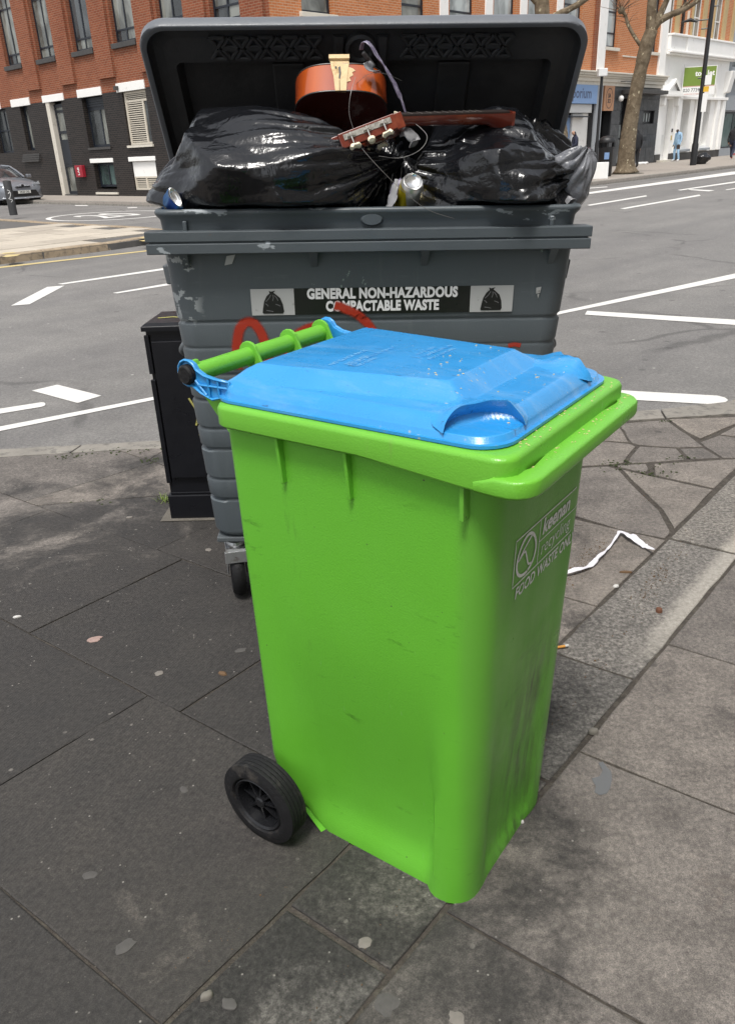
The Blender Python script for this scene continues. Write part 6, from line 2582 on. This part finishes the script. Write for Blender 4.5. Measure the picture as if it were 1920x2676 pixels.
def pose(**kw):
    J = dict(pelvis=(0, 0, .95, .150, .110), belly=(0, .01, 1.10, .150, .110), chest=(0, .01, 1.33, .175, .115), neck=(0, .0, 1.49, .055, .055), chin=(0, -.015, 1.58, .075, .085), head=(0, -.01, 1.68, .075, .088), nose=(0, -.10, 1.60, .018, .02),
             lsh=(.19, .01, 1.41, .075, .075), lel=(.25, .03, 1.13, .055, .055), lwr=(.25, -.05, .89, .040, .036), lha=(.25, -.07, .82, .040, .022), lfi=(.25, -.085, .74, .028, .016), lth=(.22, -.10, .81, .014, .014),
             rsh=(-.19, .01, 1.41, .075, .075), rel=(-.25, .03, 1.13, .055, .055), rwr=(-.25, -.05, .89, .040, .036), rha=(-.25, -.07, .82, .040, .022), rfi=(-.25, -.085, .74, .028, .016), rth=(-.22, -.10, .81, .014, .014),
             lhip=(.10, 0, .88, .105, .105), lkn=(.11, -.02, .50, .070, .075), lan=(.11, .02, .10, .050, .055), lto=(.12, -.13, .045, .045, .035),
             rhip=(-.10, 0, .88, .105, .105), rkn=(-.11, -.02, .50, .070, .075), ran=(-.11, .02, .10, .050, .055), rto=(-.12, -.13, .045, .045, .035))
    for k, v in kw.items():
        J[k] = tuple(v) + J[k][len(v):]
    return J


def reg(k, c):
    if k in ('lto', 'rto', 'lan', 'ran') and c[2] < .11:
        return 3
    if k in ('lhip', 'rhip', 'lkn', 'rkn', 'lan', 'ran', 'lto', 'rto') or (k == 'pelvis' and c[2] < .93):
        return 1
    if k in ('lha', 'rha', 'lfi', 'rfi', 'lth', 'rth', 'nose'):
        return 2
    if k in ('chin', 'head'):
        return 2 if (c[1] < -.035 and c[2] < 1.66) else 4
    return 0


hm = G(1764, 419, .10)
hm = Vector((hm[0] * .955, hm[1] * .955, .10))
toC = math.atan2(-hm[1], -hm[0]) + math.pi / 2
person(hm, toC - R(50), 'person in pale blue denim and grey hood beside the white building',
       pose(head=(-.0, -.10, 1.64), chin=(0, -.08, 1.55), nose=(0, -.17, 1.53), neck=(0, -.03, 1.47), lkn=(.17, -.05, .50), lan=(.21, .02, .10), lto=(.24, -.13, .045), rkn=(-.15, -.03, .50), ran=(-.17, .02, .10), rto=(-.19, -.13, .045),
            chest=(0, .0, 1.33, .205, .14), belly=(0, .01, 1.10, .18, .14)), ['denim_light', 'denim_light', 'skin_dark', 'trainer_white', 'hood_grey'], reg, 1.78)
wkp = G(1908, 416, .10)
person(wkp, math.atan2(VY, VX) + R(90), 'person in black jacket walking away at the right edge',
       pose(lkn=(.10, -.16, .52), lan=(.10, -.24, .12), lto=(.11, -.38, .06), rkn=(-.10, .02, .50), ran=(-.10, .26, .17), rto=(-.11, .14, .05), lwr=(.27, .08, .90), rwr=(-.25, -.22, .95), rha=(-.25, -.26, .90), rfi=(-.25, -.29, .83),
            chest=(0, 0, 1.33, .20, .14), belly=(0, .01, 1.10, .17, .13)), ['black_cloth', 'navy_cloth', 'skin', 'trainer_red', 'black_cloth'], reg, 1.80)
nv = KP(14.5, -4.6, .10)
nvd = G(1500, 380, .10)
nvl = Vector((nvd[0], nvd[1], 0)).normalized() * 36.3 + Vector((0, 0, .10))
person(nvl, math.atan2(-nvl[1], -nvl[0]) + math.pi / 2 - R(75), 'person in navy jacket and black beanie by the blue fronted shop',
       pose(head=(0, -.06, 1.67), chin=(0, -.05, 1.57), nose=(0, -.135, 1.57), lel=(.26, -.02, 1.14), lwr=(.16, -.26, 1.10), lha=(.12, -.33, 1.11), lfi=(.09, -.39, 1.12), lth=(.13, -.33, 1.15), rel=(-.26, -.02, 1.14), rwr=(-.16, -.26, 1.10), rha=(-.12, -.33, 1.11), rfi=(-.09, -.39, 1.12), rth=(-.13, -.33, 1.15),
            chest=(0, 0, 1.33, .20, .14), belly=(0, .01, 1.10, .18, .14)), ['navy_cloth', 'black_cloth', 'skin', 'trainer_white', 'black_cloth'], reg, 1.78)
hid = KP(25.3, -1.6, .10)
hv = G(1661, 400, .10)
hl = Vector((hv[0], hv[1], 0)).normalized() * 43.0 + Vector((0, 0, .10))
person(hl, R(200), 'person in black mostly hidden behind the plane tree trunk', pose(), ['black_cloth', 'black_cloth', 'skin', 'black_cloth', 'black_cloth'], reg, 1.76)

# small things on the far pavement
make_bag('rubbish_bag', G(1829, 429, .10) + Vector((0, 0, .2)), (.45, .3, .24), 61, [((.8, 0, .5), .05, 10)], 16, 5, 'small dark rubbish bag lying at the foot of the lamp post', crumple=2.0, lo=.7)
m = MB()
for k in range(5):
    a = G(1665 + k * 5, 429 - k * .3, .10)
    m.add(*ico(a + Vector((0, 0, .05)), .16, random.Random(k)))
m.v = [Vector((v[0], v[1], .10 + max(0, v[2] - .10) * .5)) for v in m.v]
tag(m.build('white_sheet', 'sign_white', smooth=60), 'white crumpled sheet lying against the black tiled shop', 'litter')

# bicycle at the right edge
simple('bike_red', (.45, .03, .03), .4)
bk0 = KP(38.4, -1.6, .10)
bike = empty('bicycle', bk0, (0, 0, ROT), 'red bicycle parked in front of the grey building at the right edge', 'bicycle')


def wheel_ring(cx):
    m = MB()
    m.tube([(cx + .34 * math.cos(R(a)), 0, .36 + .34 * math.sin(R(a))) for a in range(0, 361, 15)], .022, 6)
    o = m.build('wheel', 'black_rubber', bike, smooth=60)
    s = MB()
    for a in range(0, 180, 20):
        s.tube([(cx + .32 * math.cos(R(a)), 0, .36 + .32 * math.sin(R(a))), (cx - .32 * math.cos(R(a)), 0, .36 - .32 * math.sin(R(a)))], .004, 4)
    s.build('spokes', 'galvanised', o)


wheel_ring(0)
wheel_ring(1.05)
m = MB()
for a, b in (((0, .36), (.36, .85)), ((0, .36), (.45, .34)), ((.45, .34), (.33, .92)), ((.45, .34), (.85, .82)), ((.34, .84), (.85, .86)), ((.82, .95), (1.05, .36))):
    m.tube([(a[0], 0, a[1]), (b[0], 0, b[1])], .02, 6)
m.build('bike_frame', 'bike_red', bike)
m = MB()
m.tube([(.85, -.28, 1.02), (.88, 0, 1.0), (.85, .28, 1.02)], .015, 6)
m.tube([(.82, 0, .9), (.87, 0, 1.01)], .015, 6)
m.build('handlebar', 'galvanised', bike)
m = MB()
m.add(*ico(Vector((0, 0, 0)), .1, random.Random(2)))
m.v = [Vector((.33 + v[0] * 1.3, v[1] * .7, .95 + v[2] * .4)) for v in m.v]
m.build('saddle', 'black_rubber', bike, smooth=60)

# ------------------------------------------------------------------ parked car on the side street
def mat_car():
    b = NB('car_silver')
    b.set((.20, .215, .24), .3, .3, .5)
    b.b.inputs['Coat Weight'].default_value = .8


mat_car()
simple('car_trim', (.012, .012, .013), .4)
simple('car_lamp', (.35, .37, .40), .12, metal=.3, var=.4, vscale=12)
simple('plate_white', (.66, .66, .62), .45)
mat_glass('car_glass', (.09, .10, .11), .95)
hx_ = -UX
hdg = math.atan2(-UY, -UX)
carp = G(96, 529, 0) - Vector((VX, VY, 0)) * .80 + Vector((UX, UY, 0)) * .90 - Vector((VX, VY, 0)) * .25 + Vector((.62, 0, 0))
car = empty('parked_car', (carp[0], carp[1], ROAD_Z), (0, 0, hdg), 'silver grey hatchback car facing the junction at the left edge', 'car')
# local: +x forward, y left, z up; origin under the front axle
xs_ = [.86, .80, .62, .30, -.1, -.55, -.95, -1.6, -2.3, -2.8, -3.25, -3.45]
hood = [.52, .68, .80, .88, .94, .985, 1.00, 1.00, 1.00, 1.02, .98, .80]
wid = [.62, .76, .85, .885, .895, .90, .90, .90, .90, .885, .83, .74]
m = MB()
rings = []
for x, h, w in zip(xs_, hood, wid):
    z0 = .20 if x < .7 else .26
    rings.append([(x, -w * .96, z0), (x, -w, .42), (x, -w, h * .78), (x, -w * .93, h * .93), (x, -w * .70, h), (x, 0, h + .025), (x, w * .70, h), (x, w * .93, h * .93), (x, w, h * .78), (x, w, .42), (x, w * .96, z0)])
m.loft(rings, True, True, True)
m.build('body', 'car_silver', car, smooth=50)
m = MB()
cab_x = [-.50, -.95, -1.35, -2.0, -2.6, -3.1, -3.3]
cab_h = [.99, 1.24, 1.40, 1.455, 1.43, 1.28, 1.0]
cab_w = [.78, .72, .66, .64, .63, .64, .70]
rings = [[(x, -.80, .96), (x, -w, h * .95), (x, -w * .8, h), (x, w * .8, h), (x, w, h * .95), (x, .80, .96)] for x, h, w in zip(cab_x, cab_h, cab_w)]
m.loft(rings, True, True, True)
m.build('windows', 'car_glass', car, smooth=35)
m = MB()
rings = [[(x, -.62, h + .004), (x, 0, h + .03), (x, .62, h + .004), (x, .62, h - .02), (x, -.62, h - .02)] for x, h in ((-1.33, 1.40), (-2.0, 1.46), (-2.6, 1.435), (-3.05, 1.30))]
m.loft(rings, True, True, True)
for s in (-1, 1):
    m.tube([(-.48, s * .78, .985), (-.95, s * .73, 1.22), (-1.34, s * .66, 1.40), (-2.0, s * .645, 1.445), (-2.6, s * .64, 1.42), (-3.15, s * .70, 1.1)], .035, 6)
    m.tube([(-1.75, s * .80, 1.0), (-1.80, s * .65, 1.42)], .035, 6)
m.build('roof', 'car_silver', car, smooth=50)
for s in (-1, 1):
    m = MB()
    m.add([(.80, s * .46, .66), (.66, s * .80, .70), (.45, s * .885, .76), (.44, s * .87, .82), (.62, s * .76, .79), (.80, s * .44, .73)], [(0, 1, 2, 3, 4, 5)])
    q = [Vector(v) + Vector((.03, s * .012, .012)) for v in m.v]
    m = MB()
    m.add(q + [v - Vector((.06, s * .02, .0)) for v in q], [(0, 1, 2, 3, 4, 5)] + [(i, (i + 1) % 6, 6 + (i + 1) % 6, 6 + i) for i in range(6)])
    m.build('headlight', 'car_lamp', car)
    m = MB()
    m.box((-.55, s * 1.0, 1.02), (.16, .2, .13))
    m.build('mirror', 'car_silver', car, bevel=.03)
m = MB()
m.add([(.872, -.62, .30), (.872, .62, .30), (.892, .50, .52), (.892, -.50, .52)], [(0, 1, 2, 3)])
m.v += [v - Vector((.05, 0, 0)) for v in list(m.v)]
m.f += [[0, 1, 5, 4], [1, 2, 6, 5], [2, 3, 7, 6], [3, 0, 4, 7]]
m.mi += [0] * 4
gr = m.build('grille', 'car_trim', car)
m = MB()
m.b2((.82, -.30, .645), (.875, .30, .672))
m.build('grille_bar', 'car_trim', car, bevel=.005)
m = MB()
m.lathe([(0, .012), (.045, .01), (.06, 0)], 16, Matrix.Translation((.845, 0, .70)) @ Matrix.Rotation(R(90), 4, 'Y') @ Matrix.Diagonal((.7, 1, 1, 1)))
m.build('front_badge', 'car_trim', car, smooth=40)
m = MB()
m.b2((.893, -.26, .41), (.905, .26, .52))
pl_ = m.build('number_plate', 'plate_white', car)
m = MB()
vs, fs = text_geo('VK23 OSJ', .098, .0022)
m.add([(.9065, p[0], .462 + p[1]) for p in vs], fs)
m.build('plate_lettering', 'car_trim', pl_)
m = MB()
m.tube([(.70, -.82, .26), (.86, -.60, .24), (.90, 0, .235), (.86, .60, .24), (.70, .82, .26)], .028, 8)
m.build('bumper_lip', 'car_lamp', car, smooth=60)
for x in (0, -2.65):
    for s in (-1, 1):
        Mw = Matrix.Translation((x, s * .80, .32)) @ Matrix.Rotation(-s * R(90), 4, 'X')
        m = MB()
        m.lathe([(.20, .09), (.29, .10), (.315, .08), (.32, 0), (.315, -.10), (.20, -.11)], 28, Mw)
        w_ = m.build('wheel', 'black_rubber', car, smooth=40)
        m = MB()
        m.lathe([(.20, .085), (.18, .06), (.06, .075), (0, .08)], 20, Mw)
        m.build('wheel_rim', 'galvanised', w_, smooth=40)
        m = MB()
        m.lathe([(.36, .102), (.37, .10), (.37, -.05), (0, -.05), (0, .095), (.33, .095)], 28, Mw)
        m.build('wheel_arch', 'car_trim', car, smooth=40)
simple('sign_pinkred', (.45, .06, .16), .5)
ab = G(1521, 425, .10)
abl = Vector((ab[0], ab[1], 0)).normalized() * 38.5 + Vector((0, 0, .10))
A_ = empty('pavement_board', abl, (0, 0, R(-30)), 'pink advertising board standing behind the person in navy', 'sign board')
m = MB()
m.b2((-.3, -.16, 0), (.3, -.13, 1.0), Matrix.Rotation(R(-8), 4, 'X'))
m.build('front_panel', 'sign_pinkred', A_)
m = MB()
m.b2((-.3, .13, 0), (.3, .16, 1.0), Matrix.Rotation(R(8), 4, 'X'))
m.build('rear_panel', 'sign_pinkred', A_)
# ------------------------------------------------------------------ litter, gum and plants on the near pavement
simple('ribbon_white', (.70, .69, .74), .7, var=.12, vscale=30)
simple('gum_pale', (.17, .155, .138), .85, var=.3, vscale=60)
simple('gum_grey', (.072, .068, .064), .8, var=.3, vscale=60)
simple('gum_pink', (.30, .21, .185), .85, var=.3, vscale=60)
simple('butt_orange', (.55, .26, .05), .8, var=.2, vscale=90)
simple('paper_white', (.52, .51, .49), .8)
simple('rust_brown', (.13, .055, .03), .8)
simple('leaf_brown', (.12, .07, .035), .85)
simple('grass_blade', (.16, .22, .05), .7, var=.3, vscale=40)
simple('chip_stone', (.16, .148, .128), .9, var=.2, vscale=50)


def gp2(px, py, z=.002):
    return G(px, py, z)


P_ = [(1462, 1500), (1500, 1489), (1540, 1478), (1562, 1455), (1590, 1430), (1612, 1398), (1622, 1390), (1650, 1402), (1680, 1424), (1706, 1435)]
scrap('ribbon', 'crumpled white ribbon lying on the pavement right of the green bin', [tuple(gp2(x, y, .012 + .012 * (i % 2))) for i, (x, y) in enumerate(P_)], [.014, .016, .020, .014, .010, .012, .020, .026, .024, .014], 'ribbon_white', 'ribbon', twist=1.2)


def blob(name, px, py, sx, sy, h, mat, label, cat, ang=None):
    q = gp2(px, py, 0)
    rng = random.Random(int(px * 7 + py))
    n = 14
    a0 = rng.uniform(0, 6) if ang is None else R(ang)
    m = MB()
    rings = []
    for s, z in ((1, -.003), (1, h * .35), (.86, h * .8), (.55, h)):
        rings.append([(s * sx * math.cos(t) * k, s * sy * math.sin(t) * k, z) for t, k in [(2 * math.pi * i / n, 1 + .4 * noise.noise(Vector((math.cos(6.28 * i / n) * 1.5 + px, math.sin(6.28 * i / n) * 1.5, py)))) for i in range(n)]])
    m.loft(rings, True, True, True, 0, Matrix.Rotation(a0, 4, 'Z'))
    o = m.build(name, mat, smooth=60, loc=(q[0], q[1], .001))
    return tag(o, label, cat)


blob('chewing_gum', 247, 1671, .024, .017, .0014, 'gum_pink', 'large flat pinkish gum spot on the left pavement', 'gum', 25)
blob('chewing_gum', 416, 1760, .012, .013, .0014, 'gum_pale', 'round cream gum spot left of the green bin', 'gum')
blob('chewing_gum', 328, 2473, .022, .016, .0014, 'gum_grey', 'angular pale grey gum spot on the flagstone at the lower left', 'gum', 40)
blob('chewing_gum', 236, 2288, .016, .012, .0014, 'gum_grey', 'grey gum spot left of the wheel', 'gum')
blob('chewing_gum', 481, 2064, .013, .009, .0014, 'gum_grey', 'small oval gum spot just left of the black wheel', 'gum')
blob('chewing_gum', 953, 2465, .014, .013, .0014, 'gum_pale', 'cream gum spot beside the lower granite joint', 'gum')
blob('chewing_gum', 1010, 2625, .024, .022, .0014, 'gum_grey', 'large round grey gum stain at the bottom middle', 'gum')
blob('chewing_gum', 1192, 2664, .016, .014, .0014, 'gum_pale', 'pale gum spot at the bottom edge', 'gum')
blob('chewing_gum', 600, 2625, .016, .011, .0014, 'gum_grey', 'grey gum spot beside the stone chip at the bottom', 'gum')
blob('chewing_gum', 338, 1352, .016, .010, .0014, 'gum_pale', 'white spot on the flag left of the cabinet', 'gum', 10)
blob('chewing_gum', 1512, 1371, .016, .009, .0014, 'gum_pale', 'cream gum spot right of the bin logo', 'gum', -10)
blob('chewing_gum', 1593, 1334, .014, .008, .0014, 'gum_pale', 'cream gum spot on the large crazy paving stone', 'gum', -10)
blob('chewing_gum', 630, 1700, .020, .011, .0014, 'gum_grey', 'brownish gum spot close to the green bin', 'gum', 20)
blob('chewing_gum', 545, 1437, .014, .012, .0014, 'gum_pale', 'pale spot in front of the grey container caster', 'gum')
blob('stone_chip', 541, 2604, .014, .008, .010, 'chip_stone', 'small oblong stone chip in the lower joint', 'stone chip', 30)
blob('stone_chip', 1550, 1913, .013, .010, .010, 'chip_stone', 'beige tile chip on the granite strip', 'stone chip', 5)
blob('rusty_nut', 1720, 1598, .012, .010, .014, 'rust_brown', 'small brown rusty lump on the granite strip', 'lump')
blob('brown_leaf', 1633, 1496, .020, .007, .005, 'leaf_brown', 'curled brown leaf in the joint near the ribbon', 'leaf', -5)
blob('brown_leaf', 582, 1762, .016, .007, .007, 'leaf_brown', 'orange brown leaf fragment near the green bin', 'leaf', -25)
blob('paper_bit', 1352, 2143, .016, .008, .006, 'paper_white', 'white paper scrap at the foot of the green bin', 'paper')
blob('paper_bit', 45, 1613, .014, .006, .005, 'paper_white', 'white paper scrap in the joint at the left edge', 'paper', 15)
blob('paper_bit', 1608, 1532, .014, .007, .004, 'paper_white', 'white paper scrap in the dirt by the granite strip', 'paper', 30)
# cigarette ends
for px, py, ang, lab in ((1466, 1690, 12, 'orange cigarette end beside the green bin'), (1700, 1410, 200, None)):
    if not lab:
        continue
    q = gp2(px, py, .006)
    o = empty('cigarette_end', q, (0, 0, R(ang)), lab, 'cigarette end')
    m = MB()
    m.tube([(-.022, 0, 0), (.012, 0, 0)], .0045, 10)
    m.build('filter', 'butt_orange', o, smooth=40)
    m = MB()
    m.tube([(.012, 0, 0), (.024, .001, 0)], .0046, 10)
    m.build('paper', 'paper_white', o, smooth=40)
# wet patch
b = NB('wet_film_sky_tint')
b.set((.15, .155, .16), .12, 0, .6)  # reflected sky put into the pale base colour
b.b.inputs['Alpha'].default_value = .75
m = MB()
q = [(1545, 2010), (1560, 1995), (1574, 1992), (1580, 2005), (1592, 2012), (1597, 2026), (1594, 2048), (1590, 2066), (1578, 2072), (1565, 2080), (1555, 2072), (1552, 2058), (1556, 2045), (1548, 2036), (1556, 2030), (1568, 2028), (1572, 2015), (1560, 2018)]
pts = [G(x, y, .0022) for x, y in [(1562, 1994), (1574, 1990), (1584, 2004), (1596, 2016), (1598, 2036), (1593, 2060), (1584, 2074), (1566, 2078), (1552, 2070), (1556, 2054), (1548, 2042), (1545, 2034), (1566, 2028), (1574, 2014)]]
m.add(pts, [list(range(len(pts)))])
tag(m.build('puddle', 'wet_film_sky_tint'), 'small shiny wet patch on the flagstone right of the green bin', 'puddle')
# grass tuft at the cabinet foot
rng = random.Random(4)
q = G(432, 1310, 0)
m = MB()
for _ in range(60):
    a = rng.uniform(0, 6.28)
    r = rng.uniform(0, .035)
    p = Vector((q[0] + r * math.cos(a) * 1.3, q[1] + r * math.sin(a), 0))
    d = Vector((rng.gauss(0, .5), rng.gauss(0, .5), 1)).normalized()
    L = rng.uniform(.02, .05)
    w = Vector((math.cos(a + 1.3), math.sin(a + 1.3), 0)) * .0016
    tip = p + d * L + Vector((d[0], d[1], -.3)) * L * .5
    m.add([p - w, p + w, p + d * L * .6 + w * .8, p + d * L * .6 - w * .8, tip], [(0, 1, 2, 3), (3, 2, 4)])
tag(m.build('grass_tuft', 'grass_blade'), 'small tuft of grass growing at the foot of the black cabinet', 'plant')
# moss and dirt in the joints, grit everywhere (uncountable)
m = MB()
for px, py, n, sp in ((1640, 1216, 26, .10), (1700, 1238, 30, .06), (1625, 1212, 20, .05), (1790, 1195, 12, .04), (228, 1310, 10, .06), (180, 1192, 26, .05), (310, 1178, 26, .10), (390, 1203, 20, .05), (1745, 1100, 12, .05), (430, 1170, 12, .05)):
    c = G(px, py, 0)
    for _ in range(n):
        p = c + Vector((rng.gauss(0, sp), rng.gauss(0, sp * .35), -.001))
        r = rng.uniform(.003, .008)
        m.add([(p[0] + r * math.cos(t), p[1] + r * math.sin(t), 0) for t in (0, 1.25, 2.5, 3.8, 5)] + [(p[0], p[1], rng.uniform(.002, .005))], [(0, 1, 5), (1, 2, 5), (2, 3, 5), (3, 4, 5), (4, 0, 5)])
tag(m.build('moss', 'moss'), 'green moss growing in the paving joints', 'moss', kind='stuff')
for nm, mat, cnt, smin, smax, lab in (('grit', 'chip_stone', 1000, .0006, .0022, 'pale grit and crumbs scattered over the pavement'), ('dirt_crumbs', 'leaf_brown', 700, .0008, .0032, 'brown dirt crumbs gathered along the joints')):
    m = MB()
    for k in range(cnt):
        if nm == 'grit':
            x, y = rng.uniform(-2, 2), rng.uniform(.7, 4.1)
        else:
            t = rng.choice((.946, .669)) + rng.gauss(0, .02)
            c = rng.uniform(.5, 3.3) if rng.random() < .6 else rng.gauss(2.55, .12)
            x, y = TN[0] * t + CN[0] * c, TN[1] * t + CN[1] * c
        r = rng.uniform(smin, smax) * (1 if rng.random() < .9 else 1.8)
        a = rng.uniform(0, 6)
        ca, sa = math.cos(a) * r, math.sin(a) * r
        e = rng.uniform(.35, 1)
        m.add([(x + ca, y + sa, 0), (x - sa * e, y + ca * e, 0), (x - ca, y - sa, 0), (x + sa * e, y - ca * e, 0), (x, y, .001 + r * .7)], [(0, 1, 4), (1, 2, 4), (2, 3, 4), (3, 0, 4)])
    tag(m.build(nm, mat), lab, nm.replace('_', ' '), kind='stuff')
# crumbs of food on the green rim
m = MB()
Mg = Matrix.Translation((.1228, 1.4496, 0)) @ Matrix.Rotation(-.6279, 4, 'Z')
for _ in range(130):
    if rng.random() < .62:
        x, y, z = rng.uniform(.262, .292), rng.uniform(-.2, .25), 1.0585
        if rng.random() < .35:
            x, z = rng.uniform(.300, .318), 1.0275
    else:
        x, y = rng.uniform(.03, .24), rng.uniform(-.15, .22)
        z = max(1.089, lid_h(x, y)) + .0005 - .0135
    r = rng.uniform(.0010, .0036)
    a = rng.gauss(.3, .7)
    ca, sa = math.cos(a) * r, math.sin(a) * r
    m.add([(x + ca, y + sa, z), (x - sa * .35, y + ca * .35, z), (x - ca, y - sa, z), (x + sa * .35, y - ca * .35, z), (x, y, z + .0015)], [(0, 1, 4), (1, 2, 4), (2, 3, 4), (3, 0, 4)], 0, Mg)
simple('rice_crumb', (.58, .48, .24), .7, var=.3, vscale=90)
tag(m.build('food_crumbs', 'rice_crumb'), 'pale food crumbs stuck to the lid and front rim of the green bin', 'food crumbs', kind='stuff')
